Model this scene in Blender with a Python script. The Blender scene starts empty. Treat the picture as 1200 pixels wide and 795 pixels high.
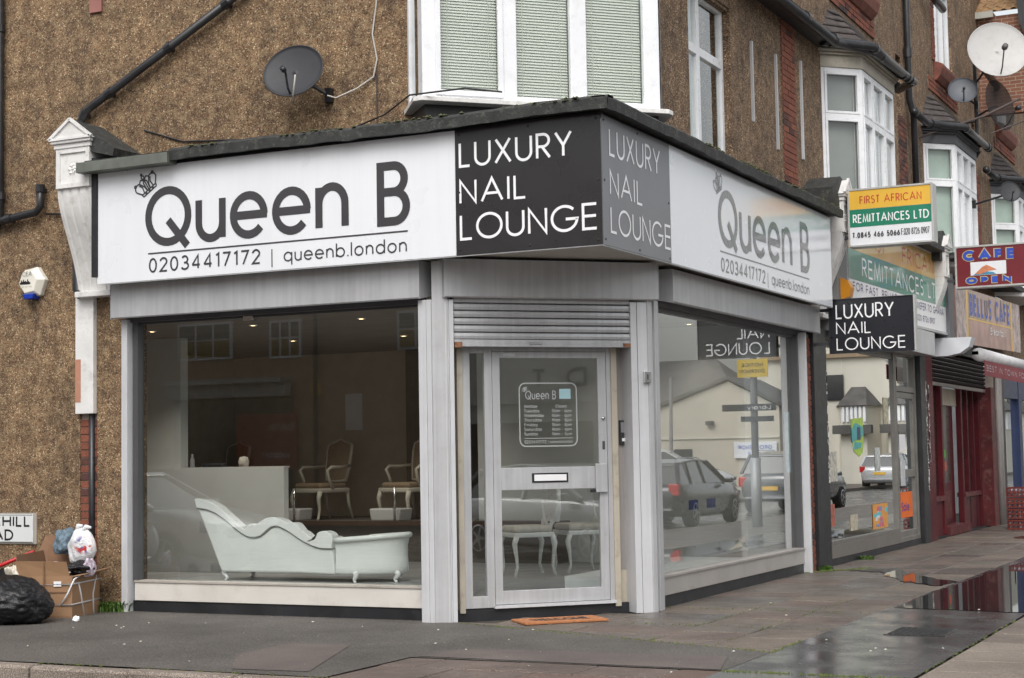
import bpy, bmesh, math, random
from math import sin, cos, pi, radians, sqrt
from mathutils import Vector, Matrix
random.seed(7)
sc = bpy.context.scene
COL = sc.collection
# ---------------------------------------------------------------- camera
CAM = Vector((5.93, -13.4, 1.5))
def cam_setup():
    pit, rol, al = .0720, -.0175, radians(-26.3)
    dl = (cos(al), sin(al)); dr = (-sin(al), cos(al))
    tw = lambda v: Vector((v[0]*dl[0]+v[1]*dl[1], v[0]*dr[0]+v[1]*dr[1], v[2]))
    r = Vector((1, 0, 0)); f = Vector((0, cos(pit), sin(pit))); u = Vector((0, -sin(pit), cos(pit)))
    e1 = r*cos(rol)+u*sin(rol); e2 = r*sin(rol)-u*cos(rol)
    X, Y, Z = tw(e1), -tw(e2), -tw(f)
    m = Matrix(((X.x, Y.x, Z.x, CAM.x), (X.y, Y.y, Z.y, CAM.y), (X.z, Y.z, Z.z, CAM.z), (0, 0, 0, 1)))
    cd = bpy.data.cameras.new('camera'); c = bpy.data.objects.new('camera', cd); COL.objects.link(c)
    c.matrix_world = m; cd.sensor_width = 36; cd.lens = 57.6; cd.clip_end = 3000; cd.clip_start = .05
    cd.dof.use_dof = True; cd.dof.focus_distance = 15.0; cd.dof.aperture_fstop = 9
    sc.camera = c
cam_setup()
# ---------------------------------------------------------------- sky, sun, exposure
SUN_EL, SUN_AZ = radians(50), radians(160)      # azimuth measured clockwise from +Y
w = bpy.data.worlds.new('World'); sc.world = w; w.use_nodes = True
nt = w.node_tree; nt.nodes.clear()
wo = nt.nodes.new('ShaderNodeOutputWorld'); bg = nt.nodes.new('ShaderNodeBackground')
sky = nt.nodes.new('ShaderNodeTexSky'); sky.sky_type = 'NISHITA'; sky.sun_disc = False
sky.sun_elevation = SUN_EL; sky.sun_rotation = SUN_AZ
sky.air_density = 1.6; sky.dust_density = 4.0; sky.ozone_density = 1.0
hs = nt.nodes.new('ShaderNodeHueSaturation'); hs.inputs['Saturation'].default_value = .22
nt.links.new(sky.outputs[0], hs.inputs['Color']); nt.links.new(hs.outputs[0], bg.inputs[0])
bg.inputs[1].default_value = .15
nt.links.new(bg.outputs[0], wo.inputs[0])
sl = bpy.data.lights.new('sun', 'SUN'); sl.energy = .95; sl.angle = radians(40); sl.color = (1, .965, .92)
so = bpy.data.objects.new('sun', sl); COL.objects.link(so)
sd = Vector((sin(SUN_AZ)*cos(SUN_EL), cos(SUN_AZ)*cos(SUN_EL), sin(SUN_EL)))
so.rotation_euler = sd.to_track_quat('Z', 'Y').to_euler(); so.location = sd*50
sc.view_settings.view_transform = 'Standard'; sc.view_settings.look = 'None'
sc.view_settings.exposure = .44; sc.view_settings.gamma = 1
# ---------------------------------------------------------------- mesh builder
class MB:
    def __init__(s): s.v = []; s.f = []; s.smooth = False
    def add(s, vs, fs):
        b = len(s.v); s.v += [tuple(v) for v in vs]; s.f += [tuple(i+b for i in f) for f in fs]; return s
    def box(s, x0, x1, y0, y1, z0, z1):
        if x0 > x1: x0, x1 = x1, x0
        if y0 > y1: y0, y1 = y1, y0
        if z0 > z1: z0, z1 = z1, z0
        return s.add([(x0,y0,z0),(x1,y0,z0),(x1,y1,z0),(x0,y1,z0),(x0,y0,z1),(x1,y0,z1),(x1,y1,z1),(x0,y1,z1)],
                     [(0,3,2,1),(4,5,6,7),(0,1,5,4),(1,2,6,5),(2,3,7,6),(3,0,4,7)])
    def bar(s, a, b, w, d=None, up=(0,0,1)):
        a, b = Vector(a), Vector(b); d = d or w; t = (b-a).normalized()
        upv = Vector(up)
        if abs(t.dot(upv)) > .98: upv = Vector((1,0,0))
        n = t.cross(upv).normalized(); m = n.cross(t)
        n *= w/2; m *= d/2
        vs = [a-n-m, a+n-m, a+n+m, a-n+m, b-n-m, b+n-m, b+n+m, b-n+m]
        return s.add(vs, [(0,1,2,3),(7,6,5,4),(0,4,5,1),(1,5,6,2),(2,6,7,3),(3,7,4,0)])
    def tube(s, pts, r, n=8, caps=True, closed=False):
        pts = [Vector(p) for p in pts]; N = len(pts)
        rs = r if isinstance(r, (list, tuple)) else [r]*N
        rings = []; prev = None
        for i, p in enumerate(pts):
            if closed: t = (pts[(i+1) % N]-pts[i-1]).normalized()
            else: t = (pts[min(i+1, N-1)]-pts[max(i-1, 0)]).normalized()
            if prev is None:
                a = Vector((0,0,1)) if abs(t.z) < .9 else Vector((1,0,0)); u = t.cross(a).normalized()
            else:
                u = (prev-t*prev.dot(t)); u = u.normalized() if u.length > 1e-6 else t.orthogonal().normalized()
            prev = u; v = t.cross(u)
            rings.append([p+(u*cos(2*pi*k/n)+v*sin(2*pi*k/n))*rs[i] for k in range(n)])
        b = len(s.v)
        for rg in rings: s.v += [tuple(q) for q in rg]
        M_ = N if closed else N-1
        for i in range(M_):
            j = (i+1) % N
            for k in range(n): s.f.append((b+i*n+k, b+i*n+(k+1) % n, b+j*n+(k+1) % n, b+j*n+k))
        if caps and not closed:
            s.f.append(tuple(b+k for k in range(n))[::-1]); s.f.append(tuple(b+(N-1)*n+k for k in range(n)))
        return s
    def prism(s, pts, axis, a0, a1):
        # pts: 2D polygon; axis 'x' -> (y,z), 'y' -> (x,z), 'z' -> (x,y)
        n = len(pts)
        def P(p, a): return (a, p[0], p[1]) if axis == 'x' else ((p[0], a, p[1]) if axis == 'y' else (p[0], p[1], a))
        vs = [P(p, a0) for p in pts]+[P(p, a1) for p in pts]
        return s.add(vs, [tuple(range(n))[::-1], tuple(range(n, 2*n))]+[(i, (i+1) % n, n+(i+1) % n, n+i) for i in range(n)])
    def lathe(s, prof, c, axis=(0,0,1), n=20):
        ax = Vector(axis).normalized(); u = ax.orthogonal().normalized(); v = ax.cross(u); c = Vector(c)
        b = len(s.v); m = len(prof)
        for (r, h) in prof:
            for k in range(n): s.v.append(tuple(c+ax*h+(u*cos(2*pi*k/n)+v*sin(2*pi*k/n))*max(r, 1e-4)))
        for i in range(m-1):
            for k in range(n): s.f.append((b+i*n+k, b+i*n+(k+1) % n, b+(i+1)*n+(k+1) % n, b+(i+1)*n+k))
        return s
    def sheet(s, pts, z):
        return s.add([(p[0], p[1], z) for p in pts], [tuple(range(len(pts)))])
ORG = {}
def org(o):
    return ORG.get(o.name, Vector((0,0,0))) if o else Vector((0,0,0))
SEP = {'door_post','timber_post','shutter_guide','window_pane','stall_riser','plinth','riser_rail','mullion','window','blind_cord','rusty_bracket','collar','gutter_bracket','pipe_collar','dormer_gutter','grey_drainpipe','wall_arm','awning_bracket','yellow_bar','food_print','red_print','stacked_board','interior','interior_wall','partition','blue_frame','hanging_panel','reveal','room_backdrop','shop_roof','arm','pillars','roof_rail','back_stile','seam','bumper_trim','border','handle','cardboard_sheet','sign_trim','black_cable','mid_tread','window_frame_bar','panel_rail','top_bar','tarmac_patch','soffit_strip','end_plate','printed_block','keyhole_plate','interior_board','flap'}
def components(mb):
    par = list(range(len(mb.v)))
    def find(a):
        while par[a] != a: par[a] = par[par[a]]; a = par[a]
        return a
    for f in mb.f:
        r = find(f[0])
        for i in f[1:]: par[find(i)] = r
    groups = {}
    for f in mb.f: groups.setdefault(find(f[0]), []).append(f)
    out = []
    for fs in groups.values():
        ids = sorted({i for f in fs for i in f}); mp = {i: k for k, i in enumerate(ids)}
        q = MB(); q.smooth = mb.smooth; q.v = [mb.v[i] for i in ids]; q.f = [tuple(mp[i] for i in f) for f in fs]; out.append(q)
    return out
def put(name, mb, m, parent=None, **kw):
    if name in SEP and (parent is not None or kw.get('kind') == 'structure'):
        cs = components(mb)
        if 1 < len(cs) <= 60:
            first = None
            for q in cs:
                o = put1(name, q, m, parent, **kw); first = first or o
            return first
    return put1(name, mb, m, parent, **kw)
def put1(name, mb, m, parent=None, local=False, label=None, cat=None, group=None, kind=None, smooth=None, bevel=0, loc=None):
    off = Vector((0,0,0)) if local else org(parent)
    base = Vector(loc) if loc is not None else Vector((0,0,0))
    if parent is None and loc is None and not local:
        xs = [v[0] for v in mb.v]; ys = [v[1] for v in mb.v]; zs = [v[2] for v in mb.v]
        base = Vector(((min(xs)+max(xs))/2, (min(ys)+max(ys))/2, min(zs)))
    me = bpy.data.meshes.new(name)
    me.from_pydata([(v[0]-off.x-base.x, v[1]-off.y-base.y, v[2]-off.z-base.z) for v in mb.v], [], mb.f)
    bm = bmesh.new(); bm.from_mesh(me)
    bmesh.ops.recalc_face_normals(bm, faces=bm.faces); bm.to_mesh(me); bm.free()
    me.materials.append(m)
    o = bpy.data.objects.new(name, me); COL.objects.link(o)
    o.location = base
    if parent: o.parent = parent
    ORG[o.name] = off+base
    if smooth or (smooth is None and mb.smooth):
        for p in me.polygons: p.use_smooth = True
    if bevel:
        b = o.modifiers.new('bevel', 'BEVEL'); b.width = bevel; b.segments = 2; b.limit_method = 'ANGLE'; b.angle_limit = radians(40)
    if label: o['label'] = label
    if cat: o['category'] = cat
    if group: o['group'] = group
    if kind: o['kind'] = kind
    return o
def thing(name, loc, label, cat, group=None, rz=0):
    o = bpy.data.objects.new(name, None); COL.objects.link(o); o.location = loc; o.rotation_euler = (0,0,rz)
    o.empty_display_size = .2
    o['label'] = label; o['category'] = cat
    if group: o['group'] = group
    ORG[o.name] = Vector(loc); return o
def inst(name, me, parent, loc, rz=0, scale=None, label=None):
    o = bpy.data.objects.new(name, me); COL.objects.link(o)
    o.location = Vector(loc)-org(parent); o.rotation_euler = (0, 0, rz)
    if scale: o.scale = scale
    if parent: o.parent = parent
    if label: o['label'] = label
    return o
def dup(root, loc=None, rz=None, label=None, group=None):
    def cp(o, par):
        c = o.copy(); COL.objects.link(c)
        if par is not None: c.parent = par
        for ch in list(o.children): cp(ch, c)
        return c
    r = cp(root, None)
    if loc is not None: r.location = loc
    if rz is not None: r.rotation_euler = (0,0,rz)
    if label: r['label'] = label
    if group: r['group'] = group
    return r
# ---------------------------------------------------------------- facade frames
class Fr:
    """a vertical plane: origin O, unit U to the viewer's right, outward normal N, optional rise k per metre"""
    def __init__(s, O, U, N, k=0): s.O = Vector((O[0], O[1])); s.U = Vector(U).normalized(); s.N = Vector(N).normalized(); s.k = k
    def p(s, u, z, n=0): q = s.O+s.U*u+s.N*n; return (q.x, q.y, z+s.k*u)
    def box(s, mb, u0, u1, z0, z1, n0, n1):
        P = s.p
        return mb.add([P(u0,z0,n0),P(u1,z0,n0),P(u1,z0,n1),P(u0,z0,n1),P(u0,z1,n0),P(u1,z1,n0),P(u1,z1,n1),P(u0,z1,n1)],
                      [(0,3,2,1),(4,5,6,7),(0,1,5,4),(1,2,6,5),(2,3,7,6),(3,0,4,7)])
    def poly(s, mb, pts, n0, n1):
        m = len(pts); vs = [s.p(a, b, n0) for a, b in pts]+[s.p(a, b, n1) for a, b in pts]
        return mb.add(vs, [tuple(range(m))[::-1], tuple(range(m, 2*m))]+[(i, (i+1) % m, m+(i+1) % m, m+i) for i in range(m)])
    def prof(s, mb, pts, u0, u1):   # profile in (n,z) swept along u
        m = len(pts); vs = [s.p(u0, z, n) for n, z in pts]+[s.p(u1, z, n) for n, z in pts]
        return mb.add(vs, [tuple(range(m))[::-1], tuple(range(m, 2*m))]+[(i, (i+1) % m, m+(i+1) % m, m+i) for i in range(m)])
S2 = sqrt(.5)
FL = Fr((0,0), (1,0), (0,-1)); FR = Fr((0,0), (0,1), (1,0)); FC = Fr((0,0), (S2,S2), (S2,-S2))
# ---------------------------------------------------------------- materials
class NT:
    def __init__(s, m): s.t = m.node_tree; s.n = s.t.nodes; s.l = s.t.links
    def add(s, typ, **kw):
        x = s.n.new('ShaderNode'+typ)
        for k, v in kw.items():
            if hasattr(x, k): setattr(x, k, v)
            else: x.inputs[k.replace('_', ' ')].default_value = v
        return x
    def lk(s, a, b): s.l.new(a, b)
def c4(c): return (c[0], c[1], c[2], 1)
def ramp(N, fac, stops):
    r = N.n.new('ShaderNodeValToRGB'); e = r.color_ramp.elements
    e[0].position = stops[0][0]; e[0].color = c4(stops[0][1]); e[1].position = stops[-1][0]; e[1].color = c4(stops[-1][1])
    for p, c in stops[1:-1]:
        q = e.new(p); q.color = c4(c)
    N.lk(fac, r.inputs[0]); return r
def newmat(name):
    m = bpy.data.materials.new(name); m.use_nodes = True; N = NT(m)
    return m, N, N.n['Principled BSDF']
def mat(name, col, rough=.5, metal=0, var=.12, scale=3, dirt=None, dirt_amt=0, bump=0, bscale=60, coat=0, streak=0, spec=.5, rvar=.1, sheen=0):
    m, N, B = newmat(name)
    B.inputs['Metallic'].default_value = metal; B.inputs['Coat Weight'].default_value = coat
    B.inputs['Coat Roughness'].default_value = .08; B.inputs['Specular IOR Level'].default_value = spec
    tc = N.add('TexCoord'); geo = N.add('NewGeometry')
    nz = N.add('TexNoise', Scale=scale, Detail=6.0); N.lk(geo.outputs['Position'], nz.inputs['Vector'])
    dk = tuple(c*(1-var) for c in col); lt = tuple(min(1, c*(1+var)) for c in col)
    r = ramp(N, nz.outputs['Fac'], [(.3, dk), (.7, lt)])
    out = r.outputs[0]
    if streak:
        mp = N.add('Mapping'); mp.inputs['Scale'].default_value = (14, 14, .7); N.lk(geo.outputs['Position'], mp.inputs['Vector'])
        n2 = N.add('TexNoise', Scale=1.5, Detail=5.0); N.lk(mp.outputs[0], n2.inputs['Vector'])
        rr = ramp(N, n2.outputs['Fac'], [(.35, (1-streak,)*3), (.62, (1, 1, 1))])
        mx = N.add('MixRGB', blend_type='MULTIPLY'); mx.inputs[0].default_value = 1
        N.lk(out, mx.inputs[1]); N.lk(rr.outputs[0], mx.inputs[2]); out = mx.outputs[0]
    if dirt:
        n3 = N.add('TexNoise', Scale=scale*2.3, Detail=8.0, Roughness=.7); N.lk(geo.outputs['Position'], n3.inputs['Vector'])
        rr = ramp(N, n3.outputs['Fac'], [(.52, (0,0,0)), (.72, (dirt_amt,)*3)])
        mx = N.add('MixRGB'); mx.inputs[2].default_value = c4(dirt); N.lk(rr.outputs[0], mx.inputs[0]); N.lk(out, mx.inputs[1]); out = mx.outputs[0]
    N.lk(out, B.inputs['Base Color'])
    n4 = N.add('TexNoise', Scale=scale*4, Detail=4.0); N.lk(geo.outputs['Position'], n4.inputs['Vector'])
    mr = N.add('MapRange'); mr.inputs['To Min'].default_value = max(.02, rough-rvar); mr.inputs['To Max'].default_value = min(1, rough+rvar)
    N.lk(n4.outputs['Fac'], mr.inputs['Value']); N.lk(mr.outputs[0], B.inputs['Roughness'])
    if bump:
        n5 = N.add('TexNoise', Scale=bscale, Detail=5.0); N.lk(geo.outputs['Position'], n5.inputs['Vector'])
        bp = N.add('Bump', Strength=bump, Distance=.01); N.lk(n5.outputs['Fac'], bp.inputs['Height']); N.lk(bp.outputs[0], B.inputs['Normal'])
    return m
def pebble(name, cols, stain=(.5, .48, .47), scale=98):
    m, N, B = newmat(name); B.inputs['Roughness'].default_value = .85
    geo = N.add('NewGeometry')
    nw = N.add('TexNoise', Scale=25.0, Detail=3.0); N.lk(geo.outputs['Position'], nw.inputs['Vector'])
    mxv = N.add('MixRGB'); mxv.inputs[0].default_value = .02; N.lk(geo.outputs['Position'], mxv.inputs[1]); N.lk(nw.outputs['Color'], mxv.inputs[2])
    vo = N.add('TexVoronoi', Scale=float(scale)); N.lk(mxv.outputs[0], vo.inputs['Vector'])
    sp = N.add('SeparateColor'); N.lk(vo.outputs['Color'], sp.inputs[0])
    r = ramp(N, sp.outputs[0], cols)
    r.color_ramp.interpolation = 'LINEAR'
    # broad weathering
    n2 = N.add('TexNoise', Scale=1.3, Detail=8.0, Roughness=.68); N.lk(geo.outputs['Position'], n2.inputs['Vector'])
    r2 = ramp(N, n2.outputs['Fac'], [(.34, stain), (.48, (.93,.91,.88)), (.66, (1.15, 1.12, 1.05))])
    mx = N.add('MixRGB', blend_type='MULTIPLY'); mx.inputs[0].default_value = 1; N.lk(r.outputs[0], mx.inputs[1]); N.lk(r2.outputs[0], mx.inputs[2])
    mp = N.add('Mapping'); mp.inputs['Scale'].default_value = (5, 5, .5); N.lk(geo.outputs['Position'], mp.inputs['Vector'])
    ns = N.add('TexNoise', Scale=1.0, Detail=6.0, Roughness=.6); N.lk(mp.outputs[0], ns.inputs['Vector'])
    rs_ = ramp(N, ns.outputs['Fac'], [(.36, (.8,.79,.78)), (.55, (1.03,1.03,1.02))])
    ms_ = N.add('MixRGB', blend_type='MULTIPLY'); ms_.inputs[0].default_value = 1; N.lk(mx.outputs[0], ms_.inputs[1]); N.lk(rs_.outputs[0], ms_.inputs[2]); mx = ms_
    # bare render patches (tan)
    n3 = N.add('TexNoise', Scale=11.0, Detail=10.0, Roughness=.75); N.lk(geo.outputs['Position'], n3.inputs['Vector'])
    r3 = ramp(N, n3.outputs['Fac'], [(.5, (0,0,0)), (.62, (.55,)*3)])
    mx2 = N.add('MixRGB'); mx2.inputs[2].default_value = c4((.34, .265, .16) if '_tan' in name else (.2,.15,.105)); N.lk(r3.outputs[0], mx2.inputs[0]); N.lk(mx.outputs[0], mx2.inputs[1])
    n6 = N.add('TexNoise', Scale=7.0, Detail=7.0, Roughness=.68); N.lk(geo.outputs['Position'], n6.inputs['Vector'])
    r6 = ramp(N, n6.outputs['Fac'], [(.36, (.6,.56,.53)), (.6, (1.16,1.13,1.06))])
    mx3 = N.add('MixRGB', blend_type='MULTIPLY'); mx3.inputs[0].default_value = 1; N.lk(mx2.outputs[0], mx3.inputs[1]); N.lk(r6.outputs[0], mx3.inputs[2])
    N.lk(mx3.outputs[0], B.inputs['Base Color'])
    bp = N.add('Bump', Strength=.6, Distance=.009, invert=True); N.lk(vo.outputs['Distance'], bp.inputs['Height']); N.lk(bp.outputs[0], B.inputs['Normal'])
    return m
def glass(name, tint=(.92,.95,.94), boost=2.3, rough=0.0, ior=1.5, haze=0, hazecol=(.5,.52,.5)):
    m = bpy.data.materials.new(name); m.use_nodes = True; N = NT(m); N.n.clear()
    o = N.add('OutputMaterial'); tr = N.add('BsdfTransparent'); tr.inputs[0].default_value = c4(tint)
    gl = N.add('BsdfGlossy'); gl.inputs['Roughness'].default_value = rough; gl.inputs[0].default_value = (.97,.99,1,1)
    # thin pane: Schlick curve on the angle, the same from both sides
    lw = N.add('LayerWeight', Blend=.5); pw = N.add('Math', operation='POWER'); pw.inputs[1].default_value = 4.3; N.lk(lw.outputs['Facing'], pw.inputs[0])
    fr = N.add('Math', operation='MULTIPLY_ADD'); fr.inputs[1].default_value = .92; fr.inputs[2].default_value = .042; N.lk(pw.outputs[0], fr.inputs[0])
    mu = N.add('Math', operation='MULTIPLY', use_clamp=True); mu.inputs[1].default_value = boost
    # back faces: use the same curve (thin pane)
    geo = N.add('NewGeometry'); nm = N.add('Bump', Strength=.02, Distance=.01); nz = N.add('TexNoise', Scale=.8, Detail=1.0)
    N.lk(geo.outputs['Position'], nz.inputs['Vector']); N.lk(nz.outputs['Fac'], nm.inputs['Height'])
    N.lk(nm.outputs[0], gl.inputs['Normal'])
    N.lk(fr.outputs[0], mu.inputs[0]); mx = N.add('MixShader'); N.lk(mu.outputs[0], mx.inputs[0]); N.lk(tr.outputs[0], mx.inputs[1]); N.lk(gl.outputs[0], mx.inputs[2])
    last = mx
    if haze:
        df = N.add('BsdfDiffuse'); df.inputs[0].default_value = c4(hazecol); m2 = N.add('MixShader'); m2.inputs[0].default_value = haze
        N.lk(mx.outputs[0], m2.inputs[1]); N.lk(df.outputs[0], m2.inputs[2]); last = m2
    N.lk(last.outputs[0], o.inputs[0]); return m
def emit(name, col, s):
    m = bpy.data.materials.new(name); m.use_nodes = True; N = NT(m); N.n.clear(); o = N.add('OutputMaterial'); e = N.add('Emission'); e.inputs[0].default_value = c4(col); e.inputs[1].default_value = s
    N.lk(e.outputs[0], o.inputs[0]); return m
def brickmat(name, a, b, c):
    m, N, B = newmat(name); B.inputs['Roughness'].default_value = .85
    oi = N.add('ObjectInfo'); r = ramp(N, oi.outputs['Random'], [(0, a), (.5, b), (.85, a), (1, c)])
    geo = N.add('NewGeometry'); nz = N.add('TexNoise', Scale=40.0, Detail=5.0); N.lk(geo.outputs['Position'], nz.inputs['Vector'])
    r2 = ramp(N, nz.outputs['Fac'], [(.3, (.7,.7,.7)), (.7, (1.15,1.1,1.1))])
    mx = N.add('MixRGB', blend_type='MULTIPLY'); mx.inputs[0].default_value = 1; N.lk(r.outputs[0], mx.inputs[1]); N.lk(r2.outputs[0], mx.inputs[2])
    N.lk(mx.outputs[0], B.inputs['Base Color'])
    bp = N.add('Bump', Strength=.4, Distance=.005); N.lk(nz.outputs['Fac'], bp.inputs['Height']); N.lk(bp.outputs[0], B.inputs['Normal'])
    return m
def wallbrick(name, c1, c2, mortar, scale=1.0):
    m, N, B = newmat(name); B.inputs['Roughness'].default_value = .85
    geo = N.add('NewGeometry'); sp = N.add('SeparateXYZ'); N.lk(geo.outputs['Position'], sp.inputs[0])
    ad = N.add('Math', operation='ADD'); N.lk(sp.outputs[0], ad.inputs[0]); N.lk(sp.outputs[1], ad.inputs[1])
    cb = N.add('CombineXYZ'); N.lk(ad.outputs[0], cb.inputs[0]); N.lk(sp.outputs[2], cb.inputs[1])
    br = N.add('TexBrick', Scale=1.0); br.inputs['Color1'].default_value = c4(c1); br.inputs['Color2'].default_value = c4(c2); br.inputs['Mortar'].default_value = c4(mortar)
    br.inputs['Brick Width'].default_value = .225*scale; br.inputs['Row Height'].default_value = .075*scale; br.inputs['Mortar Size'].default_value = .006*scale
    N.lk(cb.outputs[0], br.inputs['Vector']); N.lk(br.outputs['Color'], B.inputs['Base Color']); return m
def speckle(name, base, lights, dark, rough=.7, sscale=140, wet=0, big=.8):
    m, N, B = newmat(name); geo = N.add('NewGeometry')
    n1 = N.add('TexNoise', Scale=big, Detail=8.0, Roughness=.65); N.lk(geo.outputs['Position'], n1.inputs['Vector'])
    r1 = ramp(N, n1.outputs['Fac'], [(.32, dark), (.55, base), (.72, tuple(c*1.2 for c in base))])
    vo = N.add('TexNoise', Scale=float(sscale), Detail=2.0); N.lk(geo.outputs['Position'], vo.inputs['Vector'])
    r2 = ramp(N, vo.outputs['Fac'], [(.35, (.5,.5,.5)), (.5, (.95,.95,.95)), (.66, (1.7,1.65,1.6))])
    mx = N.add('MixRGB', blend_type='MULTIPLY'); mx.inputs[0].default_value = 1; N.lk(r1.outputs[0], mx.inputs[1]); N.lk(r2.outputs[0], mx.inputs[2])
    # sparse pale spots (gum, grit)
    v3 = N.add('TexVoronoi', Scale=7.0); N.lk(geo.outputs['Position'], v3.inputs['Vector'])
    r3 = ramp(N, v3.outputs['Distance'], [(.06, (.8,.8,.8)), (.1, (0,0,0))])
    sp = N.add('SeparateColor'); N.lk(v3.outputs['Color'], sp.inputs[0]); th = N.add('Math', operation='GREATER_THAN'); th.inputs[1].default_value = .8; N.lk(sp.outputs[1], th.inputs[0])
    mm = N.add('MixRGB', blend_type='MULTIPLY'); mm.inputs[0].default_value = 1; N.lk(r3.outputs[0], mm.inputs[1]); N.lk(th.outputs[0], mm.inputs[2])
    m4 = N.add('MixRGB'); m4.inputs[2].default_value = c4(lights); N.lk(mm.outputs[0], m4.inputs[0]); N.lk(mx.outputs[0], m4.inputs[1])
    N.lk(m4.outputs[0], B.inputs['Base Color'])
    n5 = N.add('TexNoise', Scale=big*2.2, Detail=5.0, Roughness=.6); N.lk(geo.outputs['Position'], n5.inputs['Vector'])
    mr = N.add('MapRange'); mr.inputs['From Min'].default_value = .35; mr.inputs['From Max'].default_value = .65
    mr.inputs['To Min'].default_value = max(.03, rough-wet); mr.inputs['To Max'].default_value = rough; N.lk(n5.outputs['Fac'], mr.inputs['Value']); N.lk(mr.outputs[0], B.inputs['Roughness'])
    bp = N.add('Bump', Strength=.35 if wet < .3 else .12, Distance=.004); N.lk(vo.outputs['Fac'], bp.inputs['Height']); N.lk(bp.outputs[0], B.inputs['Normal'])
    return m
M = {}
M['pebble'] = pebble('pebbledash_tan', [(0, (.042,.027,.018)), (.22, (.14,.085,.048)), (.5, (.21,.134,.08)), (.72, (.32,.236,.148)), (.9, (.2,.11,.064)), (1, (.66,.57,.43))])
M['pebble2'] = pebble('pebbledash_brown', [(0, (.035,.022,.016)), (.3, (.14,.082,.053)), (.6, (.22,.142,.09)), (.85, (.3,.22,.15)), (1, (.58,.5,.4))], stain=(.55,.53,.5))
M['white'] = mat('white_upvc', (.78,.79,.82), .3, var=.05, dirt=(.4,.38,.33), dirt_amt=.25)
M['whitepaint'] = mat('old_white_paint', (.72,.71,.7), .45, var=.08, scale=4, dirt=(.3,.27,.22), dirt_amt=.5, bump=.3, bscale=30)
M['cream'] = mat('cream_panel', (.60,.575,.535), .45, var=.07, scale=2, dirt=(.4,.33,.25), dirt_amt=.35)
M['alu'] = mat('grey_aluminium', (.49,.495,.51), .38, .25, var=.08, scale=2, streak=.12, dirt=(.2,.18,.16), dirt_amt=.15)
M['alu_l'] = mat('pale_aluminium', (.6,.607,.63), .38, .15, var=.05, scale=2, streak=.07, dirt=(.3,.28,.26), dirt_amt=.15)
M['alu_d'] = mat('dark_aluminium', (.09,.09,.095), .4, .3, var=.1)
M['black'] = mat('black_paint', (.016,.017,.02), .45, var=.3, dirt=(.06,.055,.05), dirt_amt=.4)
M['blackgloss'] = mat('black_gloss_panel', (.012,.013,.018), .3, var=.1)
M['pipe'] = mat('black_plastic_pipe', (.02,.02,.023), .35, var=.3, dirt=(.08,.075,.07), dirt_amt=.4)
M['felt'] = mat('roofing_felt', (.03,.031,.03), .75, var=.35, scale=8, dirt=(.16,.17,.14), dirt_amt=.5, bump=.5, bscale=50)
M['sign_w'] = mat('white_sign_panel', (.77,.785,.82), .3, var=.03, scale=.8, coat=.5, streak=.025)
M['sign_w2'] = mat('white_sign_gloss', (.77,.79,.84), .24, var=.03, scale=.8, coat=.6)
M['sign_d'] = mat('charcoal_sign_panel', (.025,.024,.026), .3, var=.08, scale=1, coat=.6)
M['sign_g'] = mat('slate_sign_panel', (.18,.183,.2), .42, var=.06, scale=1, coat=.15, spec=.4)
M['ink'] = mat('dark_grey_vinyl', (.048,.046,.05), .4, var=.1)
M['ink2'] = mat('grey_vinyl', (.13,.13,.14), .3, var=.1, coat=.6)
M['vinyl_w'] = mat('white_vinyl', (.82,.82,.84), .35, var=.03)
M['vinyl_lg'] = mat('pale_grey_vinyl', (.8,.8,.83), .35, var=.03)
M['soffit'] = mat('soffit_board', (.5,.47,.42), .6, var=.1)
M['glass'] = glass('shop_glass')
M['glass_up'] = glass('window_glass', tint=(.93,.96,.94), boost=1.6)
M['glass_d'] = glass('door_glass', tint=(.88,.91,.9), boost=3.2)
M['blind'] = mat('blind_slat', (.56,.575,.52), .6, var=.04)
M['mortar'] = mat('mortar', (.3,.26,.22), .9, var=.2, scale=20)
M['brick'] = brickmat('red_brick', (.19,.06,.038), (.25,.085,.05), (.05,.03,.028))
M['brick_d'] = brickmat('dark_brick', (.05,.028,.025), (.2,.07,.045), (.03,.024,.022))
M['terracotta'] = mat('terracotta', (.2,.065,.045), .7, var=.3, scale=8, dirt=(.04,.03,.03), dirt_amt=.5, bump=.3)
M['tile'] = mat('mossy_roof_tile', (.22,.12,.06), .85, var=.35, scale=9, dirt=(.3,.28,.05), dirt_amt=.9, bump=.4)
M['slate'] = mat('dark_roof_tile', (.06,.05,.048), .75, var=.4, scale=9, dirt=(.12,.09,.06), dirt_amt=.4, bump=.4)
M['asph'] = speckle('asphalt_footway', (.098,.09,.081), (.38,.36,.34), (.062,.056,.05), .7, sscale=75)
M['asph_m'] = speckle('mauve_tarmac', (.125,.104,.094), (.32,.3,.28), (.085,.07,.065), .75)
M['asph_w'] = speckle('wet_asphalt', (.065,.063,.062), (.2,.2,.2), (.032,.031,.031), .34, wet=.31, big=.75)
M['road'] = speckle('road_asphalt', (.085,.085,.085), (.2,.2,.2), (.05,.05,.05), .42, wet=.3)
SL = [speckle('paving_slab_%s' % n, c, (.35,.33,.3), tuple(q*.62 for q in c), r, sscale=110, wet=wt, big=1.4) for n, c, r, wt in
      (('grey', (.125,.106,.09), .62, .24), ('mauve', (.132,.1,.085), .64, .2), ('buff', (.15,.122,.1), .66, .24), ('damp', (.1,.083,.072), .5, .25))]
M['redslab'] = speckle('red_paving', (.13,.09,.074), (.35,.3,.27), (.11,.07,.055), .7)
M['buffslab'] = speckle('pale_buff_slab', (.19,.158,.13), (.4,.38,.34), (.14,.112,.09), .7, sscale=110, wet=.1)
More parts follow.
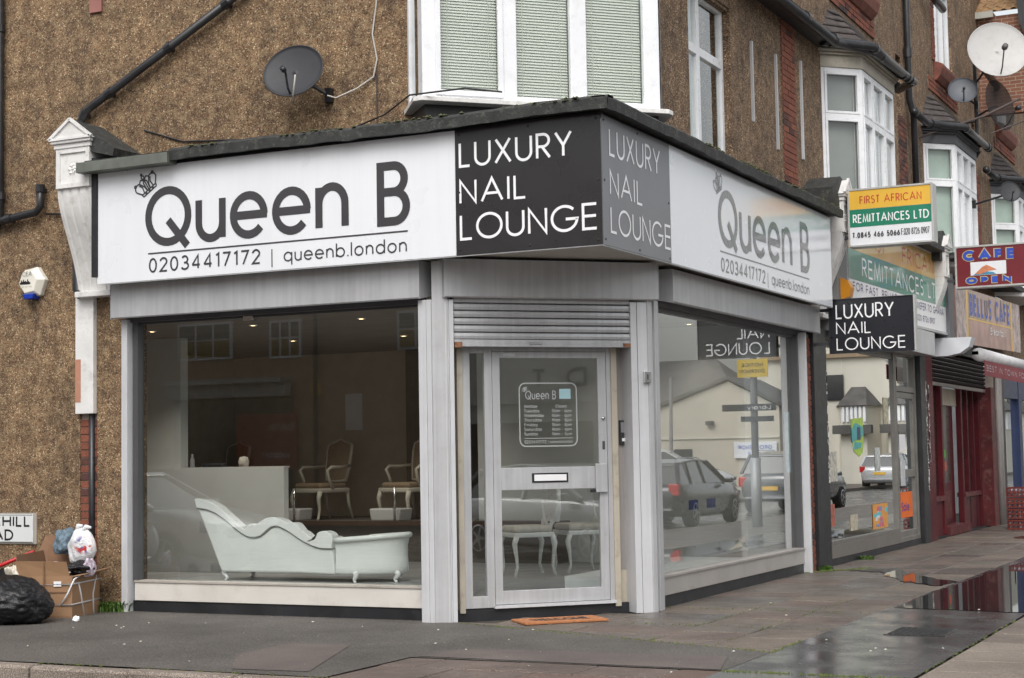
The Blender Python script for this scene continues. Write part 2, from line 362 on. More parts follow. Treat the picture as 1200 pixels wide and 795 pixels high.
M['kerb'] = speckle('kerb_granite', (.22,.185,.155), (.4,.38,.35), (.13,.1,.08), .7, sscale=90)
M['soil'] = mat('joint_soil', (.05,.045,.035), .95, var=.3, scale=20)
M['moss'] = mat('moss', (.08,.105,.02), .95, var=.4, scale=30, bump=.6)
M['grass'] = mat('weed_leaf', (.07,.14,.02), .6, var=.4, scale=30)
M['water'] = mat('puddle_water', (.02,.02,.02), .02, var=.05, rvar=0)
M['water'].node_tree.nodes['Principled BSDF'].inputs['Specular IOR Level'].default_value = .6
M['damp'] = mat('damp_rim', (.05,.045,.04), .16, var=.3, scale=6, rvar=.08)
M['grey'] = mat('grey_plastic', (.25,.25,.26), .4)
M['steel'] = mat('steel', (.55,.55,.56), .25, .9, var=.05)
M['wood'] = mat('cream_timber', (.42,.38,.31), .5, var=.1, dirt=(.2,.15,.1), dirt_amt=.5)
# ---------------------------------------------------------------- geometric stroke lettering
def arc(cx, cy, rx, ry, a0, a1, n=None):
    n = n or max(5, int(abs(a1-a0)/12)); return [(cx+rx*cos(radians(a0+(a1-a0)*i/n)), cy+ry*sin(radians(a0+(a1-a0)*i/n))) for i in range(n+1)]
def glyphs(xh=.7):
    x = xh; c = x/2; r = x/2
    G = {
     'A': (.9, [[(0,0),(.45,1),(.9,0)], [(.16,.34),(.74,.34)]]),
     'B': (.56, [[(0,0),(0,1)]+arc(.29,.765,.23,.235,90,-90)+[(.2,.53)], [(0,.53)]+arc(.3,.265,.26,.265,90,-90)+[(0,0),(0,.2)]]),
     'C': (.86, [arc(.5,.5,.5,.5,44,316)]),
     'D': (.78, [[(0,0),(0,1)]+arc(.28,.5,.5,.5,90,-90)+[(0,0)]]),
     'E': (.52, [[(.52,1),(0,1),(0,0),(.52,0)], [(0,.52),(.5,.52)]]),
     'F': (.48, [[(.48,1),(0,1),(0,0)], [(0,.52),(.46,.52)]]),
     'G': (1.0, [arc(.5,.5,.5,.5,45,356)+[(1.0,.47),(.55,.47)]]),
     'H': (.68, [[(0,0),(0,1)], [(.68,0),(.68,1)], [(0,.52),(.68,.52)]]),
     'I': (.0, [[(0,0),(0,1)]]),
     'J': (.4, [[(.4,1),(.4,.22)]+arc(.19,.22,.21,.22,0,-160)]),
     'K': (.6, [[(0,0),(0,1)], [(.56,1),(.03,.47)], [(.16,.58),(.6,0)]]),
     'L': (.45, [[(0,1),(0,0),(.45,0)]]),
     'M': (.84, [[(0,0),(.1,1),(.42,.1),(.74,1),(.84,0)]]),
     'N': (.68, [[(0,0),(0,1),(.68,0),(.68,1)]]),
     'O': (1.0, [arc(.5,.5,.5,.5,90,450,34)]),
     'P': (.52, [[(0,0),(0,1)]+arc(.26,.74,.26,.26,90,-90)+[(.2,.48)], [(0,.48),(.24,.48)]]),
     'Q': (1.0, [arc(.5,.5,.5,.5,90,450,34), [(.5,.42),(.98,-.1)]]),
     'R': (.55, [[(0,0),(0,1)]+arc(.27,.74,.26,.26,90,-90)+[(.2,.48)], [(0,.48),(.24,.48)], [(.22,.48),(.56,0)]]),
     'S': (.5, [arc(.25,.755,.225,.245,35,255)+arc(.25,.265,.25,.265,80,-145)]),
     'T': (.54, [[(0,1),(.54,1)], [(.27,1),(.27,0)]]),
     'U': (.66, [[(0,1),(0,.33)]+arc(.33,.33,.33,.33,180,360)+[(.66,.33),(.66,1)]]),
     'V': (.76, [[(0,1),(.38,0),(.76,1)]]),
     'W': (1.1, [[(0,1),(.28,0),(.55,.95),(.82,0),(1.1,1)]]),
     'X': (.68, [[(0,0),(.66,1)], [(.02,1),(.68,0)]]),
     'Y': (.68, [[(0,1),(.34,.45),(.68,1)], [(.34,.45),(.34,0)]]),
     'Z': (.6, [[(0,1),(.6,1),(0,0),(.6,0)]]),
     '0': (.52, [arc(.26,.5,.26,.5,90,450,26)]),
     '1': (.2, [[(0,.86),(.2,1),(.2,0)]]),
     '2': (.5, [arc(.25,.73,.25,.27,170,-30)+[(0,0),(.52,0)]]),
     '3': (.5, [arc(.24,.75,.22,.25,150,-90)+[(.18,.5)], [(.2,.5)]+arc(.24,.26,.27,.26,80,-155)]),
     '4': (.58, [[(.44,0),(.44,1),(0,.27)], [(0,.27),(.58,.27)]]),
     '5': (.5, [[(.46,1),(.12,1),(.05,.55)]+arc(.22,.32,.28,.32,110,-140)]),
     '6': (.52, [[(.38,1),(.04,.4)], arc(.26,.29,.26,.29,90,450,22)]),
     '7': (.52, [[(0,1),(.52,1),(.14,0)]]),
     '8': (.52, [arc(.26,.76,.21,.24,90,450,20), arc(.26,.26,.26,.26,90,450,20)]),
     '9': (.52, [[(.14,0),(.48,.6)], arc(.26,.71,.26,.29,90,450,22)]),
     'a': (x, [arc(c,c,r,c,90,450,26), [(x,x),(x,0)]]),
     'b': (x, [arc(c,c,r,c,90,450,26), [(0,1.05),(0,0)]]),
     'c': (x*.88, [arc(c,c,r,c,45,315)]),
     'd': (x, [arc(c,c,r,c,90,450,26), [(x,1.05),(x,0)]]),
     'e': (x, [[(.02,c),(x+.066,c)], arc(c,c,r,c,0,320,26)]),
     'f': (.3, [[(.12,0),(.12,.8)]+arc(.3,.8,.18,.2,180,90), [(0,x),(.3,x)]]),
     'g': (x, [arc(c,c,r,c,90,450,26), [(x,x),(x,-.1)]+arc(c,-.1,r,.26,0,-160)]),
     'h': (x*.82, [[(0,0),(0,1.05)], [(0,x*.55)]+arc(x*.41,x*.58,x*.41,x*.42,180,0)+[(x*.82,0)]]),
     'i': (0, [[(0,0),(0,x)], [(0,.95),(0,1.02)]]),
     'k': (.42, [[(0,0),(0,1.05)], [(.38,x),(.03,.36)], [(.1,.42),(.42,0)]]),
     'l': (0, [[(0,0),(0,1.05)]]),
     'm': (x*1.35, [[(0,0),(0,x)], [(0,x*.6)]+arc(x*.34,x*.64,x*.34,x*.36,180,0)+[(x*.68,0)], [(x*.68,x*.6)]+arc(x*1.02,x*.64,x*.34,x*.36,180,0)+[(x*1.36,0)]]),
     'n': (x*.8, [[(0,0),(0,x)], [(0,x*.5)]+arc(x*.4,x*.57,x*.4,x*.43,180,0)+[(x*.8,0)]]),
     'o': (x, [arc(c,c,r,c,90,450,26)]),
     'p': (x, [arc(c,c,r,c,90,450,26), [(0,x),(0,-.32)]]),
     'q': (x, [arc(c,c,r,c,90,450,26), [(x,x),(x,-.32)]]),
     'r': (.28, [[(0,0),(0,x)], [(0,x*.55)]+arc(.26,x*.55,.26,x*.43,180,85)]),
     's': (.38, [arc(.19,x*.76,.16,x*.24,35,255)+arc(.19,x*.26,.19,x*.26,80,-145)]),
     't': (.3, [[(.15,0),(.15,1)], [(0,x),(.3,x)]]),
     'u': (x*.78, [[(0,x),(0,x*.39)]+arc(x*.39,x*.39,x*.39,x*.39,180,360)+[(x*.78,x*.39),(x*.78,x)], [(x*.78,x),(x*.78,0)]]),
     'v': (.52, [[(0,x),(.26,0),(.52,x)]]), 'w': (.8, [[(0,x),(.2,0),(.4,x*.95),(.6,0),(.8,x)]]),
     'x': (.5, [[(0,0),(.48,x)], [(.02,x),(.5,0)]]),
     'y': (.54, [[(0,x),(.27,0)], [(.54,x),(.14,-.32)]]),
     'z': (.46, [[(0,x),(.46,x),(0,0),(.46,0)]]),
     '.': (0, [[(0,-.01),(0,.09)]]), ',': (.05, [[(.05,.08),(0,-.12)]]), '-': (.3, [[(0,.42),(.3,.42)]]), '|': (0, [[(0,-.15),(0,1.1)]]),
     '&': (.7, [[(.7,0),(.14,.78)]+arc(.3,.82,.17,.18,190,-20)+[(.1,.4)]+arc(.27,.25,.24,.25,130,370)]),
     ':': (0, [[(0,.1),(0,.2)], [(0,.5),(0,.6)]]), "'": (0, [[(0,.75),(0,1)]]),
     ' ': (.26, []),
    }
    return G
def ribbon(mb, fr, pts, w, n0, closed=False):
    # flat mitred ribbon in frame coordinates
    P = [Vector(p) for p in pts]
    Q = [P[0]]
    for p in P[1:]:
        if (p-Q[-1]).length > 1e-5: Q.append(p)
    P = Q
    if len(P) < 2: return
    closed = (P[0]-P[-1]).length < 1e-3 and len(P) > 4
    if closed: P = P[:-1]
    N = len(P); L = []; R = []
    for i in range(N):
        a = P[i-1] if (closed or i > 0) else None; b = P[(i+1) % N] if (closed or i < N-1) else None
        if a is None: t = (b-P[i]).normalized(); n = Vector((-t.y, t.x)); k = 1
        elif b is None: t = (P[i]-a).normalized(); n = Vector((-t.y, t.x)); k = 1
        else:
            t1 = (P[i]-a).normalized(); t2 = (b-P[i]).normalized(); t = t1+t2
            if t.length < 1e-4: t = t2
            t.normalize(); n = Vector((-t.y, t.x)); k = 1/max(.45, n.dot(Vector((-t1.y, t1.x))))
        L.append(P[i]+n*w/2*k); R.append(P[i]-n*w/2*k)
    vs = [fr.p(q.x, q.y, n0) for q in L]+[fr.p(q.x, q.y, n0) for q in R]
    fs = [(i, (i+1) % N, N+(i+1) % N, N+i) for i in range(N if closed else N-1)]
    mb.add(vs, fs)
def text_mb(mb, fr, s, u0, z0, width, height, n, wt=.1, xh=.7, track=.2, xs=None):
    """width is the full width of the string; wt the stroke weight over the cap height"""
    G = glyphs(xh); w = wt*height; hh = height-w
    sb = track+wt
    nat = 0
    for i, ch in enumerate(s):
        nat += G.get(ch, G[' '])[0]
        if i < len(s)-1: nat += sb
    # nat is in cap units between stroke centres
    kx = (width-w)/(max(nat, .01)) if width else hh
    u = u0+w/2; st = 0
    for ch in s:
        a, strokes = G.get(ch, G[' '])
        for pl in strokes:
            st += 1
            ribbon(mb, fr, [(u+p[0]*kx, z0+w/2+p[1]*hh) for p in pl], w, n+.0004*(st % 5))
        u += (a+sb)*kx
def text(name, parent, fr, s, u0, z0, width, height, n, m, wt=.1, xh=.7, track=.2, label=None):
    if height < .1 or len(s) < 2:
        mb = MB(); text_mb(mb, fr, s, u0, z0, width, height, n, wt, xh, track)
        return put(name, mb, m, parent, label=label)
    # large cut letters: every letter is a part
    G = glyphs(xh); w = wt*height; sb = track+wt
    nat = sum(G.get(c, G[' '])[0] for c in s)+sb*(len(s)-1); kx = (width-w)/max(nat, .01); u = u0
    for ch in s:
        a = G.get(ch, G[' '])[0]
        if ch != ' ':
            mb = MB(); text_mb(mb, fr, ch, u, z0, w+kx*a if a else 0, height, n, wt, xh, track)
            if a == 0:
                mb = MB(); text_mb(mb, fr, ch, u, z0, w*1.0001, height, n, wt, xh, track)
            put('letter', mb, m, parent)
        u += (a+sb)*kx
def crown_mb(mb, fr, cu, cz, s, ang, n, w):
    ca, sa = cos(ang), sin(ang)
    T = lambda pl: [(cu+(x*ca-y*sa)*s, cz+(x*sa+y*ca)*s) for x, y in pl]
    L = [[(-.5,-.42),(.5,-.42)], [(-.52,-.28),(.52,-.28)], [(-.5,-.42),(-.52,-.28)], [(.5,-.42),(.52,-.28)],
         [(-.5,-.28)]+arc(-.5,.12,.26,.24,200,60)+[(-.16,.0),(-.12,-.28)], [(.5,-.28)]+arc(.5,.12,.26,.24,-20,120)+[(.16,.0),(.12,-.28)],
         [(-.4,.3),(-.2,.46),(0,.3),(.2,.46),(.4,.3)], [(0,-.28),(0,.38)], [(-.1,-.28),(-.13,.2),(0,.36),(.13,.2),(.1,-.28)],
         arc(0,.5,.09,.09,90,450), [(0,.56),(0,.76)], [(-.09,.67),(.09,.67)], arc(-.66,.36,.06,.06,90,450), arc(.66,.36,.06,.06,90,450),
         [(-.34,-.28),(-.3,.05),(-.42,.26)], [(.34,-.28),(.3,.05),(.42,.26)], arc(-.25,-.35,.035,.035,90,450), arc(0,-.35,.035,.035,90,450), arc(.25,-.35,.035,.035,90,450)]
    for i, pl in enumerate(L): ribbon(mb, fr, T(pl), w, n+.0004*(i % 6))
# ================================================================= SETTING: ground
mb = MB().sheet([(-400,-400),(400,-400),(400,600),(-400,600)], -.13)
put('road', mb, M['road'], kind='structure')
CX, CY, CR = 1.6, 0.35, 4.2          # kerb corner arc
KY, KX = -3.85, 5.8
def kerb_path():
    p = [(-30, KY), (CX, KY)]
    for i in range(1, 24): a = -90+90*i/24; p.append((CX+CR*cos(radians(a)), CY+CR*sin(radians(a))))
    p += [(KX, CY), (KX, 90)]
    return p
kp = kerb_path()
pv = MB(); top = [(x, y) for x, y in kp]+[(-30, 90)]
# inner edge polygon (0.15 inside the kerb face)
fill = [(3.43,-3.18),(3.43,2.0),(5.64,2.0),(5.64,.3)]+[(CX+(CR-.16)*cos(radians(a)), CY+(CR-.16)*sin(radians(a))) for a in range(-2,-63,-6)]
put('paving_edge', MB().sheet(fill, -.012), SL[2], kind='structure')
inner = [(-30, KY+.15), (CX, KY+.15)]+[(CX+(CR-.15)*cos(radians(-90+90*i/24)), CY+(CR-.15)*sin(radians(-90+90*i/24))) for i in range(1, 24)]+[(KX-.15, CY), (KX-.15, 90), (-30, 90)]
pv.prism(inner, 'z', -.12, -.02)
pavement = put('pavement', pv, M['soil'], kind='structure')
# granite kerb stones, one object each
def stone(mb, a, b, ca=0):
    pass
dist = 0; seg = []
def along(path, step):
    out = []; acc = 0; pts = [Vector(p) for p in path]
    cur = pts[0]; i = 1; out.append(cur.copy()); need = step
    while i < len(pts):
        d = (pts[i]-cur).length
        if d >= need: cur = cur+(pts[i]-cur).normalized()*need; out.append(cur.copy()); need = step
        else: need -= d; cur = pts[i]; i += 1
    return out
kpts = along([(-9.4, KY)]+kp[1:-1]+[(KX, 40)], .93)
for i in range(len(kpts)-1):
    a, b = kpts[i], kpts[i+1]; t = (b-a).normalized(); n = Vector((-t.y, t.x))
    a2 = a+t*.008; b2 = b-t*.008; dz = random.uniform(-.008, .004); j = random.uniform(-.008, .008)
    q = [a2-n*j, b2-n*j, b2+n*.145, a2+n*.145]; e = .022
    top_ = [a2+n*e-n*j+t*.006, b2+n*e-n*j-t*.006, b2+n*.14-t*.004, a2+n*.14+t*.004]
    k = MB().add([(p.x, p.y, -.16) for p in q]+[(p.x, p.y, -e+dz) for p in q]+[(p.x, p.y, dz) for p in top_],
                 [(0,1,5,4),(1,2,6,5),(2,3,7,6),(3,0,4,7),(4,5,9,8),(5,6,10,9),(6,7,11,10),(7,4,8,11),(8,9,10,11)])
    put('kerb_stone', k, M['kerb'], pavement)
# paving slabs: unit mesh instanced
def slabmesh(m, L, W):
    mb = MB(); e = .006
    mb.add([(-L/2,-W/2,-.05),(L/2,-W/2,-.05),(L/2,W/2,-.05),(-L/2,W/2,-.05),(-L/2,-W/2,-e),(L/2,-W/2,-e),(L/2,W/2,-e),(-L/2,W/2,-e),
            (-L/2+e,-W/2+e,0),(L/2-e,-W/2+e,0),(L/2-e,W/2-e,0),(-L/2+e,W/2-e,0)],
           [(0,1,5,4),(1,2,6,5),(2,3,7,6),(3,0,4,7),(4,5,9,8),(5,6,10,9),(6,7,11,10),(7,4,8,11),(8,9,10,11)])
    me = bpy.data.meshes.new('paving_slab'); me.from_pydata(mb.v, [], mb.f); me.materials.append(m); return me
cache = {}
def inside_kerb(x, y):
    if y < KY+.14 or x > KX-.14: return False
    return not (x > CX and y < CY and math.hypot(x-CX, y-CY) > CR-.13)
def slab(x0, x1, y0, y1, mi, z=0):
    if not all(inside_kerb(x, y) for x in (x0, x1) for y in (y0, y1)): return
    k = (round(x1-x0, 3), round(y1-y0, 3), mi)
    if k not in cache: cache[k] = slabmesh(SL[mi] if mi < 4 else (M['redslab'] if mi == 4 else M['buffslab']), x1-x0-.013, y1-y0-.013)
    o = inst('paving_slab', cache[k], pavement, ((x0+x1)/2, (y0+y1)/2, z+random.uniform(-.004, .001)))
    o.rotation_euler = (random.uniform(-.003, .003), random.uniform(-.003, .003), 0)
rs = random.Random(3)
y = -1.32
cols = [.02, .93, 1.55, 2.12]
while y < 30:
    for i in range(3):
        off = .3 if i % 2 else 0
        mi = rs.choice([0,0,1,1,2,0,3])
        slab(cols[i], cols[i+1], y+off-.3, y+off+.3, mi)
    y += .6
y = -3.2
xo = [3.43, 4.15, 4.9, 5.64]
while y < 12:
    for i in range(3):
        if xo[i+1] < 5.0 or y > .3: slab(xo[i], xo[i+1], y+(.2 if i == 1 else 0), y+.6+(.2 if i == 1 else 0), rs.choice([5,5,2]))
    y += .6
for i in range(6):       # row along the kerb, red and grey
    x = -.35+i*.62; slab(x, x+.62, -3.68, -2.98, rs.choice([1,4,1,4]))
    slab(x+.3, x+.92, -2.98, -2.5, rs.choice([1,1,4]))
slab(-.36,-.052,-2.98,-2.5,1)
# apron slabs in front of the door, following the diagonal
for (x0,x1,y0,y1,mi) in [(-1.35,-.7,-.55,.0,2),(-.7,-.0,-.6,-.0,2),(-.9,-.35,0.0,.55,2),(-.35,.02,0.0,.6,2),(-.35,.02,.6,1.2,0)]:
    slab(x0, x1, y0, y1, mi)
far = MB().sheet([(.02,30.3),(KX-.16,30.3),(KX-.16,88),(.02,88)], -.001).sheet([(3.43,12.4),(KX-.16,12.4),(KX-.16,30.29),(3.43,30.29)], -.001)
put('paving_far', far, SL[0], kind='structure')
# tarmac left of the diagonal, laid over the bed
asp = MB().sheet([(-29, KY+.15), (-.36, KY+.15), (-.36,-2.5), (2.12,-2.5), (2.12,-1.36), (1.0,-.95), (.25,-.56), (-.61,-.27), (-1.2,-.12), (-1.45,.05), (-29,.05)], .0035)
put('footway_asphalt', asp, M['asph'], kind='structure')
pt = MB().sheet([(-1.75,-2.8),(-1.79,-2.03),(-1.22,-1.98),(-.62,-3.5),(-1.25,-3.55)], .0075).sheet([(-.2,-1.9),(1.9,-1.75),(2.1,-2.48),(-.33,-2.46)], .0078)
put('tarmac_patch', pt, M['asph_m'], kind='structure')
wet = MB().sheet([(2.12,-3.62),(2.8,-3.47),(3.42,-3.21),(3.42,40),(2.12,40)], .002)
put('trench_asphalt', wet, M['asph_w'], kind='structure')
# puddles
def blob(pts, z, jit=.06, sub=6, seed=1):
    r = random.Random(seed); out = []; n = len(pts)
    for i in range(n):
        a, b = pts[i], pts[(i+1) % n]
        for k in range(sub):
            t = k/sub; out.append((a[0]+(b[0]-a[0])*t+r.uniform(-jit, jit), a[1]+(b[1]-a[1])*t+r.uniform(-jit, jit)))
    return MB().sheet(out, z)
def puddle(pts, seed, jit=.04):
    put('puddle', blob(pts, .006, jit, 7, seed), M['water'], kind='structure')
puddle([(2.16,2.35),(3.4,2.2),(3.7,3.6),(3.5,9),(3.2,14),(2.5,13.5),(2.2,8),(2.15,4.5)], 1)
puddle([(.45,7.1),(.9,6.9),(1.5,5.6),(2.0,4.9),(2.1,5.6),(1.5,6.4),(.95,7.6)], 2, .05)
0 and puddle([(2.3,-1.2),(2.7,-1.3),(2.75,-.5),(2.4,-.4)], 3, .05)
0 and puddle([(3.0,-2.3),(3.35,-2.2),(3.3,-1.6),(3.1,-1.5)], 4, .04)
0 and puddle([(.9,-2.1),(1.5,-2.0),(1.5,-1.8),(1.0,-1.85)], 5, .03)
0 and puddle([(-2.6,-3.3),(-2.3,-3.35),(-1.9,-3.1),(-2.2,-3.0)], 6, .03)
puddle([(1.2,15),(2.6,14.5),(2.4,18),(1.4,18.5)], 8, .1)
# moss along the joints
ms = MB(); rr = random.Random(5)
def mossline(a, b, n, w=.015):
    a, b = Vector(a), Vector(b)
    for i in range(n):
        t = rr.random(); p = a+(b-a)*t; s = rr.uniform(.4, 1)*w
        x, y = p.x+rr.uniform(-w, w), p.y+rr.uniform(-w, w); h = .004+rr.random()*.01
        ms.add([(x-s,y-s,.001),(x+s,y-s,.001),(x+s,y+s,.001),(x-s,y+s,.001),(x,y,h+.004)], [(0,1,4),(1,2,4),(2,3,4),(3,0,4)])
mossline((-1.2,-.15),(2.1,-1.38),200,.011); mossline((.93,-1.2),(.93,2.5),50,.007); mossline((1.55,-1),(1.55,3),40,.007)
mossline((2.12,-2.5),(3.42,-2.5),130,.011); mossline((2.12,-1.4),(2.12,-.6),40,.01); mossline((.02,.3),(2.1,.3),30,.007); mossline((.02,1.8),(2.1,1.8),40,.008); mossline((0.02,6.6),(.6,7.6),60,.04)
mossline((3.43,-2.4),(3.43,1.5),60,.008); mossline((-3.,-3.72),(0,-3.72),50,.009)
put('moss', ms, M['moss'], label='bright green moss growing in the paving joints', cat='moss', kind='stuff')
# fallen petals / litter specks
lt = MB()
for i in range(90):
    x, y = rr.uniform(-6, 3.4), rr.uniform(-3.6, 2.5)
    if y > .0 and x < 0: continue
    s = rr.uniform(.006, .02); a = rr.uniform(0, 3)
    lt.add([(x-s*cos(a),y-s*sin(a),.012),(x+s*.5*sin(a),y-s*.5*cos(a),.013),(x+s*cos(a),y+s*sin(a),.014),(x-s*.5*sin(a),y+s*.5*cos(a),.02)], [(0,1,2,3)])
put('litter_specks', lt, mat('pale_litter', (.5,.48,.4), .8), label='tiny pale petals and grit scattered over the pavement', cat='litter', kind='stuff')
# inspection cover in the wet strip
mh = thing('manhole_cover', (2.87,.32,.003), 'square iron inspection cover set in the wet tarmac strip', 'manhole cover')
b_ = MB(); b_.box(2.62,3.12,.04,.62,.003,.009); put('frame', b_, M['asph_w'], mh)
b_ = MB()
for i in range(9):
    for j in range(11):
        b_.box(2.65+i*.05,2.685+i*.05,.07+j*.048,.10+j*.048,.009,.014)
put('tread', b_, mat('cast_iron', (.05,.05,.052), .45, .6, var=.3), mh, kind='stuff')
# grass tufts
def tuft(x, y, n, r, h, seed, lab):
    q = random.Random(seed); g = MB()
    for i in range(n):
        a = q.uniform(0, 6.28); d = r*sqrt(q.random()); bx, by = x+d*cos(a), y+d*sin(a)*.45
        l = h*q.uniform(.4, 1); ang = q.uniform(0, 6.28); le = q.uniform(.2, .7)*l; wd = .006+.008*q.random()
        tx, ty = bx+le*cos(ang), by+le*sin(ang)
        px, py = -sin(ang)*wd, cos(ang)*wd
        g.add([(bx-px,by-py,0),(bx+px,by+py,0),((bx+tx)/2+px,(by+ty)/2+py,l*.7),((bx+tx)/2-px,(by+ty)/2-py,l*.7),(tx,ty,l*q.uniform(.6,1))], [(0,1,2,3),(3,2,4)])
    put('weeds', g, M['grass'], label=lab, cat='weeds', kind='stuff')
tuft(-5.3, -.1, 420, .26, .13, 1, 'low green weeds at the wall foot beside the cardboard box')
tuft(.1, 7.1, 120, .18, .08, 2, 'small weeds at the foot of the black pilaster')
tuft(.12, 9.3, 90, .12, .07, 3, 'small weed tuft under the empty shop window')
# ================================================================= THE CORNER BUILDING
cb = thing('corner_building', (-2, 2, 0), 'pebble-dashed corner building whose ground floor holds the white fronted nail shop', 'building')
# upper and lower left wall (butting boxes; a narrow chase is left open for the brick pier)
mb = MB()
mb.box(-14, -1.70, 0, .3, 4.3, 8.2)
mb.box(-14, -5.76, 0, .3, -.1, 4.3).box(-5.53, -5.12, 0, .3, -.1, 4.3).box(-5.76, -5.53, 0, .3, 2.03, 4.3)
put('wall', mb, M['pebble'], cb)
mb = MB()   # right upper wall with the window opening at y 3.0-4.4
mb.box(-.3, 0, 1.97, 3.0, 3.2, 8.2).box(-.3, 0, 4.4, 6.75, 3.2, 8.2).box(-.3, 0, 3.0, 4.4, 6.62, 8.2).box(-.3, 0, 3.0, 4.4, 3.2, 4.55)
put('wall', mb, M['pebble2'], cb)
put('wall', MB().add([(-1.72,.15,4.5),(-.12,2.0,4.5),(-.12,2.0,8.2),(-1.72,.15,8.2)], [(0,1,2,3)]).box(-13.9,-.35,7.95,8.1,3.25,8), M['pebble2'], cb)
# party-wall brick quoin, bricks one by one
bm_cache = {}
def brickmesh(L, H, D, m):
    k = (L, H, D, m.name)
    if k not in bm_cache:
        me = bpy.data.meshes.new('brick'); b = MB(); e = .004
        b.box(0, D, -L/2, L/2, 0, H); me.from_pydata(b.v, [], b.f); me.materials.append(m); bm_cache[k] = me
    return bm_cache[k]
def quoin(parent, x, y0, y1, z0, z1, m, gap=.012, H=.068, face='x', seed=1):
    """bricks laid in stretcher bond between y0 and y1 on the plane x; every brick an object"""
    r = random.Random(seed); z = z0; row = 0
    put('mortar', MB().box(x-.06, x-.004, y0, y1, z0, z1) if face == 'x' else MB().box(y0, y1, x+.004, x+.06, z0, z1), M['mortar'], parent)
    while z+H < z1+.001:
        u = y0-(.11 if row % 2 else 0)
        while u < y1-.02:
            a, b = max(u, y0), min(u+.215, y1)
            if b-a > .05:
                me = brickmesh(round(b-a, 3), H, .05, m); d = r.uniform(0, .008)
                if face == 'x': inst('brick', me, parent, (x-.05+d+.004, (a+b)/2, z))
                else: inst('brick', me, parent, ((a+b)/2, x+.05-d-.004, z), rz=-pi/2)
            u += .215+gap
        z += H+gap; row += 1
quoin(cb, .012, 6.38, 6.95, 4.9, 7.0, M['brick'], seed=2)
# niche bricks by the drainpipe, left wall
quoin(cb, .02, -5.76, -5.53, -.1, 2.03, M['brick'], face='y', seed=4)
put('drainpipe', MB().tube([(-5.60,.0,2.1),(-5.60,.0,-.05)], .035, 10), M['pipe'], cb, smooth=True)
put('cover_board', MB().box(-5.775, -5.535, -.06, -.002, 2.03, 3.27), M['whitepaint'], cb, bevel=.004)
put('cover_board_patch', MB().box(-5.773, -5.70, -.063, -.0605, 2.15, 2.6), mat('bare_pink_board', (.42,.2,.13), .8, dirt=(.6,.55,.5), dirt_amt=.6), cb)
# ---- the flat roof of the shop front
R0, R1 = 4.49, 4.61
mb = MB()
mb.prism([(-5.3,-.47),(.47,-.47),(.47,7.15),(-.02,7.15),(-.02,1.95),(-1.75,-.01),(-5.3,-.01)], 'z', R0+.02, R1-.015)
put('shop_roof', mb, M['felt'], cb)
mb = MB(); rr = random.Random(11)
def roofedge(pts, n, nx, ny):
    # uneven felt drip edge, one strip
    prev = None
    for i in range(n+1):
        t = i/n; p = Vector(pts[0])*(1-t)+Vector(pts[1])*t; dz = rr.uniform(-.008, .008)+.01*sin(t*9)
        q = [(p.x, p.y, R0+dz), (p.x+nx*.05, p.y+ny*.05, R0-.005+dz), (p.x+nx*.055, p.y+ny*.055, R1-.03+dz), (p.x+nx*.02, p.y+ny*.02, R1+dz), (p.x-nx*.1, p.y-ny*.1, R1+dz)]
        b = len(mb.v); mb.v += q
        if prev is not None:
            for k in range(4): mb.f.append((prev+k, b+k, b+k+1, prev+k+1))
            mb.f.append((prev+4, b+4, b, prev))
        prev = b
roofedge([(-4.2,-.47),(.52,-.47)], 34, 0, -1); roofedge([(.47,-.52),(.47,7.2)], 44, 1, 0)
put('roof_edge', mb, M['felt'], cb)
put('lead_flashing', MB().box(-5.33,-4.18,-.56,-.40,R0-.03,R1-.045).box(-5.335,-5.32,-.56,0,R0-.03,R1-.04).box(-4.80,-4.79,-.565,-.39,R0-.035,R1-.04), mat('green_lead', (.14,.15,.13), .5, .3, var=.25, scale=6), cb, bevel=.006)
mb = MB()
for i in range(900):
    t = rr.random()
    if rr.random() < .45: x, y = -4.0+t*4.4, -.52+rr.uniform(-.02,.05)
    else: x, y = .5+rr.uniform(-.05,.02), 2+t*5.1
    s = rr.uniform(.008,.022); z = R1+rr.uniform(-.02,.0)
    if rr.random() < .3+.3*sin(t*23): mb.add([(x-s,y-s,z),(x+s,y-s,z),(x+s,y+s,z),(x-s,y+s,z),(x,y,z+s)], [(0,1,4),(1,2,4),(2,3,4),(3,0,4)])
put('roof_moss', mb, mat('olive_moss', (.075,.08,.035), .95, var=.5, scale=30), cb, kind='stuff')
# dark soffit/backing behind the signs
put('fascia_backing', MB().prism([(-5.05,-.385),(.385,-.385),(.385,7.0),(.02,7.0),(.02,1.9),(-1.7,0),(-5.05,0)], 'z', 3.42, 4.5), M['black'], cb)
put('soffit', MB().prism([(-5.04,-.375),(.375,-.375),(.375,6.98),(.03,6.98),(.03,1.9),(-1.69,-.002),(-5.04,-.002)], 'z', 3.375, 3.418), M['soffit'], cb)
put('sign_trim', MB().box(-5.06,.40,-.397,-.37,3.318,3.328).box(.37,.397,-.39,6.99,3.318,3.328), M['alu'], cb)
